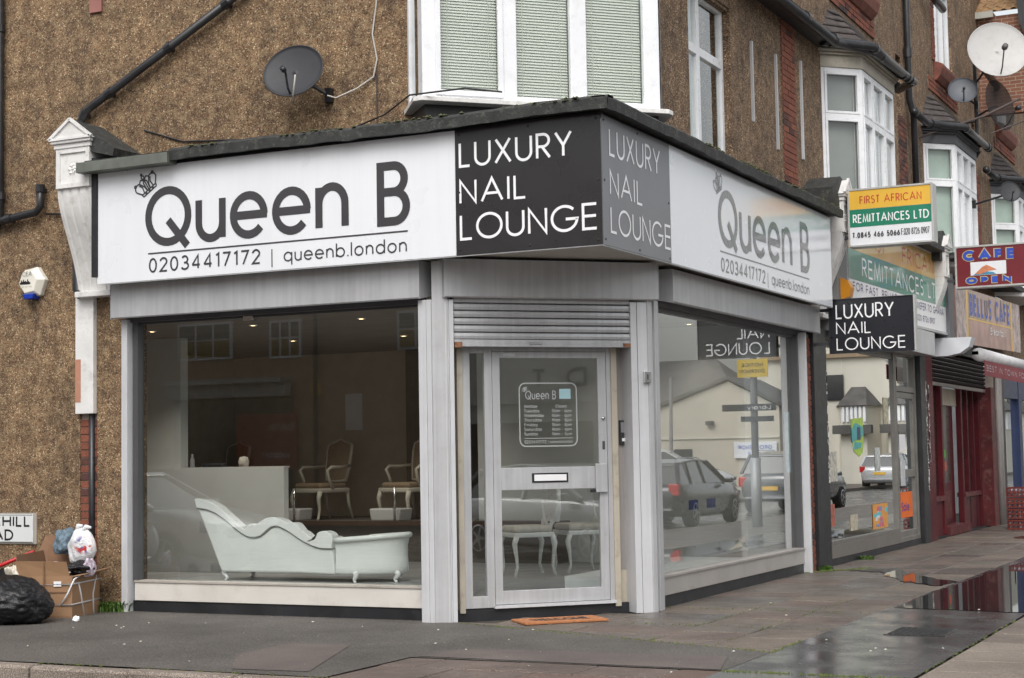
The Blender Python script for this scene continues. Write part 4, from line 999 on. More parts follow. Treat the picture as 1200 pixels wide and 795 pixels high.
def gutter_run(parent, y0, yl, yend, ystart):
    d = .45; z = 7.0
    p = [(.16,ystart,z+.02),(.16,y0-.35,z),(.24,y0-.22,z),(d+.2,y0+d-.16,z),(d+.2,yl-d+.22,z-.01)]
    g = put('gutter', MB().tube(p, .06, 10), M['pipe'], parent, smooth=True)
    b = MB()
    for i in range(len(p)-1):
        a, c = Vector(p[i]), Vector(p[i+1])
        for t in ((.06,.94) if i in (1,3) else (.1,)): q = a+(c-a)*t; dd = (c-a).normalized()*.045; b.tube([q-dd, q+dd], .073, 10)
    b.lathe([(0,.07),(.07,.06),(.073,0)], p[-1], (0,1,0), 12)
    put('gutter_bracket', b, M['pipe'], g)
    put('downpipe', MB().tube([(.5,yl-d+.15,z-.06),(.4,yl-.2,z-.16),(.1,yl+.1,z-.26),(.08,yl+.25,5.0)], .035, 8), M['pipe'], parent, smooth=True)
def house(i, lab, ent):
    y0 = 6.95+i*6.36 if i else 6.95; y1 = 13.1+i*6.36
    if i: y0 = 6.74+i*6.36
    t = thing('terraced_house', (-2, (y0+y1)/2, 0), lab, 'house')
    by0, by1 = 8.24+i*6.36, 10.98+i*6.36
    mb = MB(); mb.box(-.3, 0, y0, by0+.02, 3.2, 7.9).box(-.3, 0, by1-.02, y1-.37, 3.2, 7.9).box(-.3,0,by0+.02,by1-.02,6.9,7.9).box(-.3,0,by0+.02,by1-.02,3.2,4.6)
    wy0, wy1 = y0+2.45, y0+4.05
    if i == 1: wy0, wy1 = 15.8, 17.4
    mb.box(-.3, 0, y0, wy0, 7.9, 10.8).box(-.3, 0, wy1, y1, 7.9, 10.8 if i < 1 else 10.2).box(-.3, 0, wy0, wy1, 7.9, 8.38).box(-.3,0,wy0,wy1,10.0,10.8)
    put('wall', mb, M['pebble2'], t)
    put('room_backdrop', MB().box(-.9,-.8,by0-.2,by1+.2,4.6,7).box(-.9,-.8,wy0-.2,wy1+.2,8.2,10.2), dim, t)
    bw = bay2(t, by0, by1, ent, side_c=None if i == 0 else mat('pale_green_room', (.42,.5,.46), .9))
    # party wall quoin
    quoin(t, .012, y1-.35, y1+.2, 4.9, 6.9, M['brick_d' if i == 0 else 'brick'], seed=9+i)
    gutter_run(t, by0, by1, y1, (8.05 if i == 0 else y0+.1))
    # second-floor window with terracotta sill and brick surround
    W = Fr((0,0),(0,1),(1,0))
    f = frame(t, W, wy0, wy1, 8.40, 9.98, .06, -.12, -.05, M['white'], 'sash_window')
    b = MB(); W.box(b, wy0+.5, wy0+.57, 8.46, 9.92, -.12, -.045); W.box(b, wy1-.57, wy1-.5, 8.46, 9.92, -.12, -.045); put('mullion', b, M['white'], f)
    put('window_pane', MB().add([W.p(wy0+.06,8.46,-.09),W.p(wy1-.06,8.46,-.09),W.p(wy1-.06,9.92,-.09),W.p(wy0+.06,9.92,-.09)], [(0,1,2,3)]), M['glass_up'], f)
    b = MB(); W.prof(b, [(0,8.04),(.05,8.05),(.13,8.14),(.17,8.27),(.17,8.33),(.06,8.38),(0,8.38)], wy0-.12, wy1+.12); put('window_sill', b, M['terracotta'], t, bevel=.01)
    quoin(t, .016, wy0-.24, wy0-.005, 8.4, 9.9, M['brick'], seed=20+i)
    quoin(t, .016, by0+.55, by1+.35, 7.8, 8.04, M['brick'], seed=30+i)
    return t, y0, y1
CREAM_ENT = mat('cream_entablature', (.42,.39,.33), .6, var=.12, dirt=(.2,.17,.14), dirt_amt=.5)
GREY_ENT = mat('slate_entablature', (.085,.088,.1), .55, var=.15, dirt=(.2,.2,.2), dirt_amt=.3)
h1, a0, a1 = house(0, 'brown pebble-dashed house with cream topped bay above the vacant glazed shop', CREAM_ENT)
h2, b0, b1 = house(1, 'brown pebble-dashed house with dark topped bay above the dark red shopfront', GREY_ENT)
h3, c0, c1 = house(2, 'farthest brown pebble-dashed house above the blue framed cafe', GREY_ENT)
put('drainpipe', MB().tube([(.07,13.35,12),(.07,13.35,7.25),(.1,13.5,7.0),(.08,13.6,5.0)], .055, 10), M['pipe'], h1, smooth=True)
put('pipe_collar', MB().tube([(.07,13.35,9.3),(.07,13.35,9.15)], .07, 10).tube([(.07,13.35,8.1),(.07,13.35,7.95)], .07, 10), M['pipe'], h1)
put('dormer_gutter', MB().tube([(.2,14.6,9.35),(.2,15.7,9.3)], .07, 10).tube([(.35,17.7,8.9),(.35,20.2,8.75)], .07, 10), M['pipe'], h2, smooth=True)
# low dark porch roof and mossy tiled roof that faces the camera
mb = MB(); rows = 6
tiles_par = h3
tm = MB(); tm.box(-.1,.1,-.02,0,0,.0)
def tilemesh():
    b = MB(); n = 6
    for i in range(n+1):
        u = -.1+.2*i/n; h = .022*sin(pi*2*i/n)
        b.v += [(u,0,h),(u,.2,h+.115),(u,0,h-.014)]
        if i: k = 3*(i-1); b.f += [(k,k+3,k+4,k+1),(k+2,k+5,k+3,k)]
    me = bpy.data.meshes.new('roof_tile'); me.from_pydata(b.v, [], b.f); me.materials.append(M['tile']); return me
TM = tilemesh()
for r in range(8):
    for c in range(7):
        inst('roof_tile', TM, h3, (-.35+c*.19+(.02 if r % 2 else 0), 20.0+r*.17, 10.3+r*.105+.0*c+random.uniform(-.006,.006)))
put('roof_base', MB().add([(-.46,20.02,10.27),(.92,20.02,10.27),(.92,21.5,11.2),(-.46,21.5,11.2)], [(0,1,2,3)]), M['slate'], h3)
put('verge_board', MB().box(-.45,.35,19.93,19.99,10.15,10.28), mat('grey_board', (.35,.34,.3), .7), h3)
put('brick_gable', MB().box(-.4,.95,20.1,20.3,8.2,10.2), wallbrick('orange_brick', (.2,.08,.045), (.16,.065,.04), (.3,.25,.2)), h3)
put('bargeboard', MB().prism([(.85,10.0),(.98,9.6),(1.02,9.6),(1.0,10.6),(.9,11.6),(.75,11.6)], 'y', 19.9, 21.6), M['black'], h3)
# aluminium battens left on the wall from an old sign
for (y, z0, z1, lab, w_, m_) in ((5.15,5.43,6.40,'metal batten on the brown wall nearest the tall upstairs window',.045,'alu'),
                          (6.12,5.25,6.45,'metal batten just left of the red brick strip on the wall',.045,'alu'),
                          (7.22,5.3,6.6,'metal batten just right of the red brick strip on the wall',.04,'alu_l')):
    b = MB().box(.0,.03,y-.02,y+.02,z0,z1); put('metal_batten', b, M[m_], label=lab, cat='batten')
# ---- party coping and corbels between the shops
put('party_coping', MB().prism([(7.15,4.62),(7.9,4.62),(7.9,4.98),(7.5,5.08),(7.15,4.9)], 'x', -.1, .42), M['felt'], h1)
corbel(h1, 7.42, 7.72, 5.0, .46, fr=FR)
put('party_coping', MB().prism([(13.6,4.6),(14.3,4.6),(14.3,5.0),(13.95,5.12),(13.6,4.95)], 'x', -.1, .42), M['felt'], h2)
corbel(h2, 13.8, 14.1, 5.0, .46, fr=FR)
put('shop_roof', MB().box(-.05,.5,7.95,13.6,4.72,4.8).box(-.02,.02,7.95,8.3,3.2,4.7), M['felt'], h1)
put('shop_roof', MB().box(-.05,.5,14.4,25.9,4.7,4.8), M['felt'], h2)
put('fascia_side', MB().box(.0,.27,7.75,8.25,3.1,4.7), mat('grey_board_side', (.2,.2,.2), .6), h1)
# ---- shop 2: vacant glazed shop
put('brick_pier_backing', MB().box(-.2,.03,6.70,7.02,0,3.1), M['mortar'], h1)
quoin(h1, .07, 6.72, 7.02, 0, 3.0, M['brick'], seed=41)
put('black_pilaster', MB().box(-.1,.125,7.03,7.62,0,3.1), M['black'], h1, bevel=.006)
b = MB(); q = random.Random(8)
for k in range(26):
    z = 1.0+q.random()*1.5; w_ = q.uniform(.01,.04); b.box(.1255,.127,7.6-w_,7.62,z,z+q.uniform(.02,.09))
put('paint_flakes', b, M['whitepaint'], h1, kind='stuff')
put('plinth', MB().box(-.2,.05,7.62,13.3,-.05,.08), M['black'], h1)
put('stall_riser', MB().box(-.1,.03,7.65,11.85,.083,.262), mat('grey_stone_riser', (.17,.155,.14), .5, var=.1, dirt=(.15,.13,.1), dirt_amt=.5), h1, bevel=.004)
AGED = mat('aged_aluminium', (.2,.19,.175), .45, .2, var=.15, dirt=(.08,.07,.06), dirt_amt=.5)
f2 = frame(h1, FR, 7.64, 11.86, .264, 3.05, .05, -.06, .02, AGED, 'window_frame', M['glass'])
b = MB(); FR.box(b, 7.69, 11.8, 2.9, 3.0, -.055, .0); put('top_bar', b, M['alu_d'], f2)
# glazed door of shop 2
frame(h1, FR, 11.88, 13.28, .085, 3.05, .07, -.08, .02, AGED, 'door_frame')
b = MB(); FR.box(b, 11.95, 13.21, 2.42, 2.5, -.07, .015); put('transom', b, AGED, h1)
d2 = frame(h1, FR, 11.96, 13.20, .09, 2.41, .09, -.06, -.0, AGED, 'door', M['glass'], ws=.08, wb=.16, pane='pane')
b = MB(); FR.box(b, 12.04, 13.12, 1.08, 1.2, -.055, .004); put('mid_rail', b, AGED, d2)
b = MB(); FR.box(b, 12.1, 12.35, .95, 1.35, -.0, .02); put('push_plate', b, M['alu_l'], d2)
b = MB(); FR.box(b, 12.15, 12.95, .45, .85, -.024, -.02); os_ = put('orange_notice', b, mat('orange_notice', (.75,.15,.02), .6), d2)
text('lettering', os_, FR, 'Sale', 12.2, .55, .5, .14, -.018, mat('blue_ink', (.05,.04,.3), .6), .16)
put('transom_pane', MB().add([FR.p(11.95,2.5,-.04),FR.p(13.21,2.5,-.04),FR.p(13.21,2.98,-.04),FR.p(11.95,2.98,-.04)], [(0,1,2,3)]), M['glass'], h1)
b = MB(); FR.box(b, 12.2, 12.6, 1.5, 1.75, -.024, -.02); put('white_notice', b, M['vinyl_w'], d2)
put('black_pilaster', MB().box(-.1,.1,13.30,13.72,0,3.1), M['black'], h1, bevel=.006)
b = MB()
for k in range(40):
    z = .8+q.random()*1.8; w_ = q.uniform(.02,.06); b.box(.1005,.102,13.7-w_,13.72,z,z+q.uniform(.02,.12))
put('paint_flakes', b, M['whitepaint'], h1, kind='stuff')
# posters in the vacant window
def poster(name, par, fr, u0, u1, z0, z1, n, base, blobs, seed):
    b = MB(); fr.box(b, u0, u1, z0, z1, n-.002, n); p = put(name, b, base, par); r = random.Random(seed)
    for m in blobs:
        b = MB(); 
        for k in range(3):
            a, z = r.uniform(u0, u1-.1), r.uniform(z0, z1-.08); w_, h_ = r.uniform(.1,.3)*(u1-u0), r.uniform(.08,.2)*(z1-z0)
            fr.box(b, a, min(a+w_, u1), z, min(z+h_, z1), n, n+.0015+r.random()*.001)
        put('printed_block', b, m, p)
    return p
cm = lambda nm, c: mat(nm, c, .55, var=.2, scale=14)
pg = MB(); FR.poly(pg, [(9.3,1.95),(9.95,1.98),(9.97,1.7),(9.9,1.48),(9.7,1.42),(9.4,1.5)], -.018, -.015)
pgo = put('green_poster', pg, cm('lime_paper', (.42,.6,.1)), f2)
b = MB(); FR.poly(b, [(9.32,1.62),(9.95,1.72),(9.93,1.85),(9.5,1.9),(9.3,1.8)], -.0145, -.012); FR.poly(b, [(9.4,1.52),(9.8,1.55),(9.85,1.62),(9.45,1.63)], -.0145, -.012); put('printed_block', b, cm('teal_print', (.1,.4,.4)), pgo)
b = MB(); FR.box(b, 9.6, 9.78, 1.66, 1.84, -.0115, -.009); put('printed_block', b, cm('dark_print', (.06,.08,.14)), pgo)
poster('colourful_poster', f2, FR, 10.35, 11.25, .36, .72, -.012, cm('poster_orange', (.7,.32,.08)), [cm('poster_blue', (.08,.3,.6)), cm('poster_cyan', (.1,.5,.6)), cm('poster_pink', (.6,.15,.2)), cm('poster_white', (.7,.7,.7))], 4)
for (nm, u0, u1, z0, z1, cc) in (('price_card', 8.1, 8.5, 1.1, 1.5, (.55,.52,.45)), ('price_card', 10.6, 10.9, 1.2, 1.55, (.5,.52,.5)), ('window_leaflet', 11.2, 11.5, 1.9, 2.3, (.45,.42,.3)), ('window_leaflet', 8.0, 8.3, .5, .8, (.4,.12,.08)), ('price_card', 9.1, 9.5, .4, .62, (.5,.45,.35))):
    b = MB(); FR.box(b, u0, u1, z0, z1, -.016, -.013); put(nm, b, mat('card_%d' % int(u0*10), cc, .6, var=.4, scale=16), f2)
# interior of shop 2
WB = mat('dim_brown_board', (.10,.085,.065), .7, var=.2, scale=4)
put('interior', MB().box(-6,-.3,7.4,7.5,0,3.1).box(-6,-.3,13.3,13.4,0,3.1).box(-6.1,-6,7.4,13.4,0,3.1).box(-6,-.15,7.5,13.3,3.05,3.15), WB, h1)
put('interior_floor', MB().box(-6,-.2,7.5,13.3,.0,.08), mat('interior_lino', (.16,.15,.13), .5), h1)
put('stacked_board', MB().box(-.9,-.8,7.8,9.2,.1,2.0).box(-1.1,-.92,8.3,9.8,.1,1.7).box(-1.4,-1.3,10.0,11.0,.1,1.9).box(-1.0,-.96,9.2,9.25,.1,2.05), mat('stacked_boards', (.2,.16,.12), .7, var=.3, scale=6), h1)
put('hanging_panel', MB().box(-.8,-.76,10.2,11.7,2.3,3.0), mat('dark_brown', (.05,.03,.02), .6), h1)
hood_m = put('shutter_housing', MB().box(.02,.30,8.0,13.55,3.02,3.40), M['alu'], h1, bevel=.006)
# ---- shop 3: dark red front
RED = mat('burgundy_gloss', (.085,.007,.012), .5, var=.25, scale=3, coat=.08, spec=.3, dirt=(.05,.01,.01), dirt_amt=.4)
RED2 = mat('worn_red_paint', (.095,.012,.014), .5, var=.3, scale=4, dirt=(.35,.25,.22), dirt_amt=.3)
put('red_pilaster', MB().box(-.1,.07,13.75,14.35,0,3.15), RED, h2, bevel=.006)
b = MB()
for k in range(50):
    z = 1.2+q.random()*1.3; w_ = q.uniform(.02,.08); b.box(.0705,.0715,13.95,13.95+w_,z,z+q.uniform(.02,.1))
put('paint_flakes', b, M['whitepaint'], h2, kind='stuff')
put('plinth', MB().box(-.4,-.02,14.35,19.3,-.05,.02), M['black'], h2)
put('stall_riser', MB().box(-.16,-.08,14.4,15.6,.02,.62).box(-.24,-.14,17.7,19.3,.02,.62), RED, h2)
put('riser_rail', MB().box(-.18,-.03,14.4,15.6,.62,.70).box(-.26,-.10,17.7,19.3,.62,.70), RED2, h2)
b = MB()
for (u, w_, x_) in ((14.4,.10,-.06),(14.95,.05,-.08),(15.55,.12,-.05),(17.62,.12,-.12),(18.3,.06,-.14),(18.9,.06,-.14),(19.25,.12,-.1)): b.box(x_-.1, x_, u, u+w_, .02, 2.66)
put('timber_post', b, RED, h2, bevel=.008)
DARK = mat('near_black_red', (.018,.006,.007), .3, coat=.5)
put('window_pane', MB().box(-.15,-.14,14.5,15.55,.7,2.62).box(-.22,-.21,17.74,19.25,.7,2.62), DARK, h2)
d3 = put('door', MB().box(-.32,-.27,15.72,17.55,.16,2.6), RED, h2)
put('door_pane', MB().box(-.27,-.262,16.0,17.2,.9,2.4), DARK, d3)
put('kick_panel', MB().box(-.27,-.26,16.0,17.2,.25,.75), RED2, d3)
put('door_step', MB().box(-.35,.0,15.7,17.6,.0,.15), RED2, h2)
put('menu_strip', MB().box(-.262,-.255,15.8,16.25,1.5,2.2), cm('olive_menu', (.3,.27,.02)), d3)
put('green_sticker', MB().box(-.262,-.254,16.25,16.75,1.35,1.5), cm('green_stick', (.08,.5,.05)), d3)
put('red_sticker', MB().box(-.262,-.254,16.4,16.8,1.12,1.28), cm('red_stick', (.6,.08,.02)), d3)
np_ = put('name_plate', MB().box(-.262,-.252,15.85,16.6,1.78,2.0), M['vinyl_w'], d3)
text('lettering', np_, Fr((-.25,0),(0,1),(1,0)), 'AY', 16.2, 1.82, .35, .14, .001, M['ink'], .18)
put('fanlight_board', MB().box(-.28,-.2,15.7,17.6,2.3,2.6), mat('cream_board', (.5,.44,.36), .6), h2)
rs3 = put('roller_shutter', MB().box(-.05,.0,14.4,19.5,2.60,2.66), mat('shutter_bar', (.3,.27,.26), .4, .3), h2)
SM = mat('dark_shutter', (.02,.010,.012), .7, var=.2, spec=.2)
for i in range(7): put('slat', MB().prism([(-.03,2.665+i*.075),(.0,2.68+i*.075),(.0,2.72+i*.075),(-.03,2.735+i*.075)], 'y', 14.4, 19.5) if False else MB().add([(-.03,14.4,2.665+i*.075),(.005,14.4,2.685+i*.075),(.005,14.4,2.72+i*.075),(-.03,14.4,2.738+i*.075),(-.03,19.5,2.665+i*.075),(.005,19.5,2.685+i*.075),(.005,19.5,2.72+i*.075),(-.03,19.5,2.738+i*.075)], [(0,1,5,4),(1,2,6,5),(2,3,7,6)]), SM, rs3)
put('lintel', MB().box(-.3,.1,13.75,19.9,3.2,3.45), M['black'], h2)
put('red_end_post', MB().box(-.15,.1,19.5,19.95,0,2.7), RED2, h2)
put('pale_pier', MB().box(-.1,.06,19.97,20.25,0,3.1), mat('pale_pier', (.4,.34,.3), .8, dirt=(.3,.05,.04), dirt_amt=.6), h2)
put('grey_drainpipe', MB().tube([(.12,20.1,0),(.12,20.1,3.2)], .05, 8).tube([(.12,20.4,0),(.12,20.4,3.2)], .04, 8), mat('grey_pipe', (.3,.28,.27), .5), h2, smooth=True)
# ---- shop 4: blue cafe
BLUE = mat('navy_paint', (.012,.025,.08), .4, var=.15)
put('blue_pilaster', MB().box(-.1,.1,20.5,21.0,0,3.1), M['black'], h3)
put('blue_frame', MB().box(-.1,.06,21.0,21.2,0,3.0).box(-.1,.06,23.0,23.35,0,3.0).box(-.1,.05,21.2,25.8,2.55,3.1).box(-.1,.05,21.2,25.8,0,.5), BLUE, h3)
put('window_pane', MB().add([(-.03,21.2,.5),(-.03,25.8,.5),(-.03,25.8,2.55),(-.03,21.2,2.55)], [(0,1,2,3)]), M['glass'], h3)
put('interior', MB().box(-4,-3.9,20.5,25.8,0,3.1).box(-4,-.1,25.8,25.9,0,3.1), mat('pale_interior', (.35,.36,.38), .8), h3)
put('pier', MB().box(-.2,.05,25.8,32,0,10), M['pebble2'], h3)
# ================================================================= SIGNS
rivet = lambda fr, pts, n: [MB().lathe([(0,.008),(.008,.006),(.01,0)], fr.p(u,z,n), (fr.N.x,fr.N.y,0), 8) for u,z in pts]
def screws(parent, fr, pts, n, r=.013):
    for u, z in pts:
        put('screw', MB().lathe([(0,.006),(r*.7,.005),(r,0)], fr.p(u,z,n), (fr.N.x,fr.N.y,0), 8), M['black'], parent)
def qb(sign, fr, off, ink, n, ul_ink, sx=1, u_q=None, wscale=1, crown_ink=None):
    """the shop's name, crown, rule, telephone number and web address; u values measured on each fascia"""
    pass
SZ0, SZ1 = 3.325, 4.475
s1 = thing('shop_sign', (-3.05,-.4,SZ0), 'long white fascia sign with dark Queen B lettering over the left window', 'sign', 'fascia boards of the nail shop')
b = MB(); FL.box(b, -5.19, -1.042, SZ0+.004, SZ1, .386, .40); put('panel', b, M['sign_w'], s1)
text('lettering', s1, FL, 'Queen B', -4.575, 3.655, 3.06, .60, .403, M['ink'], .135, .74, .13, label='large dark grey name lettering')
b = MB(); FL.box(b, -4.54, -1.545, 3.586, 3.601, .4, .403); put('rule', b, M['ink'], s1)
text('telephone_number', s1, FL, '02034417172', -4.53, 3.40, 1.345, .148, .403, M['ink'], .13)
text('divider', s1, FL, '|', -3.055, 3.375, .012, .15, .403, M['ink'], .08)
text('web_address', s1, FL, 'queenb.london', -2.915, 3.40, 1.36, .135, .403, M['ink'], .11, .68)
b = MB(); crown_mb(b, FL, -4.555, 4.29, .19, radians(33), .403, .015); put('crown_emblem', b, M['ink'], s1)
s2 = thing('shop_sign', (-.3,-.4,SZ0), 'charcoal LUXURY NAIL LOUNGE board on the left face of the shop corner', 'sign', 'fascia boards of the nail shop')
b = MB(); FL.box(b, -1.038, .402, SZ0+.004, SZ1, .386, .403); put('panel', b, M['sign_d'], s2)
text('lettering', s2, FL, 'LUXURY', -1.0, 4.125, 1.13, .235, .4055, M['vinyl_w'], .105, track=.17)
text('lettering', s2, FL, 'NAIL', -1.0, 3.79, .675, .225, .4055, M['vinyl_w'], .105, track=.17)
text('lettering', s2, FL, 'LOUNGE', -1.0, 3.46, 1.36, .24, .4055, M['vinyl_w'], .105, track=.13)
screws(s2, FL, [(-1.0,4.43),(-.3,4.44),(.36,4.44),(-1.0,3.9),(.37,3.9),(-1.0,3.38),(-.3,3.37),(.36,3.37)], .403)
s3 = thing('shop_sign', (.4,.45,SZ0), 'slate grey LUXURY NAIL LOUNGE board on the right face of the shop corner', 'sign', 'fascia boards of the nail shop')
b = MB(); FR.box(b, -.383, 1.262, SZ0+.004, SZ1, .386, .403); put('panel', b, M['sign_g'], s3)
text('lettering', s3, FR, 'LUXURY', -.23, 4.13, 1.24, .25, .4055, M['vinyl_lg'], .10, track=.17)
text('lettering', s3, FR, 'NAIL', -.23, 3.78, .77, .23, .4055, M['vinyl_lg'], .10, track=.17)
text('lettering', s3, FR, 'LOUNGE', -.23, 3.445, 1.48, .24, .4055, M['vinyl_lg'], .10, track=.13)
screws(s3, FR, [(-.34,4.43),(-.34,3.9),(-.34,3.38),(.45,3.365),(1.22,3.365),(1.22,3.9),(.45,4.44)], .403)
s4 = thing('shop_sign', (.4,4.1,SZ0), 'glossy white fascia sign with grey Queen B lettering over the side window', 'sign', 'fascia boards of the nail shop')
b = MB(); FR.box(b, 1.266, 7.0, SZ0+.004, SZ1, .386, .40); put('panel', b, M['sign_w2'], s4)
text('lettering', s4, FR, 'Queen B', 2.66, 3.655, 3.35, .61, .403, M['ink2'], .135, .74, .13, label='large grey name lettering')
b = MB(); FR.box(b, 2.70, 5.97, 3.588, 3.602, .4, .403); put('rule', b, M['ink2'], s4)
text('telephone_number', s4, FR, '02034417172', 2.71, 3.385, 1.5, .15, .403, M['ink2'], .13)
text('divider', s4, FR, '|', 4.30, 3.36, .012, .15, .403, M['ink2'], .08)
text('web_address', s4, FR, 'queenb.london', 4.45, 3.395, 1.5, .135, .403, M['ink2'], .11, .68)
b = MB(); crown_mb(b, FR, 2.68, 4.29, .18, radians(24), .403, .012); put('crown_emblem', b, M['ink2'], s4)
# projecting box signs
def boxsign(y, u0, u1, z0, z1, depth, face, case, label, casew=.03, group='projecting box signs over the pavement'):
    F = Fr((0,y),(1,0),(0,-1)); t = thing('projecting_sign', ((u0+u1)/2, y, z0), label, 'sign', group)
    b = MB(); F.box(b, u0-casew, u1+casew, z0-casew, z1+casew, -depth, .0); put('case', b, case, t, bevel=.008)
    b = MB(); F.box(b, u0, u1, z0, z1, .001, .008); fc = put('face_panel', b, face, t)
    b = MB(); F.box(b, u0-casew, u0, z0-casew, z1+casew, 0, .02); F.box(b, u1, u1+casew, z0-casew, z1+casew, 0, .02); F.box(b, u0, u1, z0-casew, z0, 0, .02); F.box(b, u0, u1, z1, z1+casew, 0, .02)
    put('trim', b, case, t, bevel=.003)
    b = MB()
    for z in (z0+.12, z1-.12): F.box(b, -.05, u0-casew, z-.02, z+.02, -depth*.7, -depth*.3)
    put('wall_arm', b, M['alu_d'], t)
    return F, t
SILV = mat('silver_trim', (.45,.45,.44), .4, .2)
F, t = boxsign(7.1, .33, 1.385, 2.755, 3.425, .09, M['blackgloss'], M['blackgloss'], 'small black LUXURY NAIL LOUNGE box sign sticking out beside the side window', .012)
for (s, z, w_, h_) in (('LUXURY', 3.18, .745, .195), ('NAIL', 2.985, .45, .16), ('LOUNGE', 2.78, .88, .165)): text('lettering', t, F, s, .41, z, w_, h_-.005, .0095, M['vinyl_w'], .1, track=.15)
b = MB(); F.box(b, 1.398, 1.42, 2.74, 3.44, -.09, .012); put('silver_edge', b, SILV, t)
F, t = boxsign(7.5, .53, 1.58, 4.16, 4.87, .22, M['sign_w'], SILV, 'yellow green and white money transfer box sign sticking out above the black box sign', .025)
YEL = mat('sign_yellow', (.72,.43,.05), .4, coat=.3, var=.05); GRN = mat('sign_green', (.01,.19,.11), .4, coat=.3, var=.08); REDI = mat('sign_red_ink', (.5,.06,.03), .4)
b = MB(); F.box(b, .53, 1.58, 4.625, 4.87, .0085, .0105); put('yellow_band', b, YEL, t)
b = MB(); F.box(b, .53, 1.58, 4.395, 4.622, .0085, .0105); put('green_band', b, GRN, t)
text('lettering', t, F, 'FIRST AFRICAN', .665, 4.69, .80, .105, .012, REDI, .13); text('lettering', t, F, 'REMITTANCES LTD', .57, 4.445, .98, .115, .012, M['vinyl_w'], .13)
text('telephone_number', t, F, 'T.0845 466 5066', .555, 4.25, .62, .075, .012, M['ink'], .2, track=.25); text('fax_number', t, F, 'F.020 8726 0907', 1.19, 4.25, .36, .085, .012, M['ink'], .1, track=.12)
F, t = boxsign(14.0, .61, 1.72, 4.17, 4.81, .22, mat('sign_burgundy', (.16,.012,.02), .4, coat=.3), SILV, 'burgundy CAFE OPEN box sign at the right edge', .03)
BI = mat('sign_blue_ink', (.03,.08,.45), .4); YI = mat('sign_gold_ink', (.5,.42,.2), .4)
for (s, z, w_, h_, wt) in (('CAFE', 4.59, .84, .17, .3), ('OPEN', 4.21, .72, .105, .34)):
    text('lettering_outline', t, F, s, .70 if s == 'CAFE' else .74, z-.012, w_+.024, h_+.024, .012, YI, wt+.14, track=.3); text('lettering', t, F, s, .712 if s == 'CAFE' else .752, z, w_, h_, .0145, BI, wt, track=.38)
b = MB(); F.box(b, .83, 1.4, 4.345, 4.565, .0085, .011); pic = put('food_picture', b, M['sign_w'], t)
b = MB(); F.poly(b, [(.87,4.35),(1.24,4.35),(1.2,4.38),(1.1,4.4),(.9,4.37)], .011, .0125); put('blue_plate', b, cm('plate_blue', (.05,.25,.4)), pic)
b = MB(); F.poly(b, [(.9,4.37),(1.02,4.48),(1.09,4.51),(1.2,4.45),(1.25,4.42),(1.12,4.41),(1.0,4.36)], .0126, .014); put('bread', b, cm('bread_orange', (.55,.2,.1)), pic)
# green and yellow fascia
gf = thing('shop_sign', (.3,11.4,3.44), 'faded yellow green and white fascia sign above the vacant shop', 'sign')
Gf = Fr((.28,8.3),(0,1),(1,0), .011)
b = MB(); Gf.box(b, 0, 6.3, 3.4, 4.66, -.03, .0); put('panel', b, M['vinyl_w'], gf)
b = MB(); Gf.box(b, .0, 6.28, 4.24, 4.65, .001, .003); put('yellow_band', b, mat('faded_yellow', (.62,.4,.1), .4, coat=.5, var=.12, scale=2), gf)
b = MB(); Gf.box(b, .0, 6.28, 3.83, 4.238, .001, .003); put('green_band', b, mat('faded_green', (.04,.24,.17), .4, coat=.5, var=.2, scale=1.5), gf)
FR_ = REDI
text('lettering', gf, Gf, 'FIRST', 1.0, 4.33, 1.1, .24, .004, FR_, .11); text('lettering', gf, Gf, 'FRICAN', 3.2, 4.31, 2.2, .25, .004, FR_, .11)
text('lettering', gf, Gf, 'REMITTANCES LTD', .72, 3.9, 5.2, .27, .004, M['vinyl_w'], .12)
INKP = mat('faded_purple_ink', (.12,.1,.2), .5)
text('lettering', gf, Gf, 'FOR FAST, RELIABLE &', .2, 3.68, 3.2, .12, .004, INKP, .13); text('lettering', gf, Gf, 'TRANSFER TO GHANA', 3.7, 3.67, 2.4, .12, .004, INKP, .13); text('lettering', gf, Gf, '020 8726 0907', 4.1, 3.49, 1.3, .1, .004, INKP, .14)
b = MB(); Gf.box(b, -.03, 6.33, 4.66, 4.70, -.05, .02); Gf.box(b, -.03, 6.33, 3.36, 3.4, -.05, .02); put('trim', b, M['alu'], gf)
# cafe fascia
cf = thing('shop_sign', (.35,18.4,3.35), 'pink cafe fascia sign with blue lettering between yellow bars', 'sign')
Cf = Fr((.35,15.1),(0,1),(1,0), .022)
b = MB(); Cf.box(b, 0, 6.6, 3.33, 4.32, -.03, 0); put('panel', b, mat('cafe_pink', (.42,.26,.22), .5, var=.25, scale=3, coat=.4), cf)
b = MB(); Cf.box(b, .9, 1.05, 3.33, 4.32, .001, .004); Cf.box(b, 5.5, 5.65, 3.33, 4.32, .001, .004); put('yellow_bar', b, YEL, cf)
b = MB(); Cf.box(b, 0, .9, 3.33, 4.32, .001, .003); Cf.box(b, 5.65, 6.6, 3.33, 4.32, .001, .003); put('food_print', b, mat('food_print', (.45,.38,.36), .5, var=.5, scale=7, dirt=(.4,.05,.05), dirt_amt=.8), cf)
text('lettering_outline', cf, Cf, 'BELLUS CAFE', 1.2, 3.82, 4.2, .46, .004, YI, .3, track=.34)
text('lettering', cf, Cf, 'BELLUS CAFE', 1.24, 3.85, 4.12, .40, .007, BI, .2, track=.42)
text('lettering', cf, Cf, 'Breakfast', 3.2, 3.58, 1.6, .14, .005, M['vinyl_w'], .16)
b = MB(); Cf.box(b, 1.1, 5.5, 3.78, 3.81, .001, .004); put('yellow_rule', b, YEL, cf)
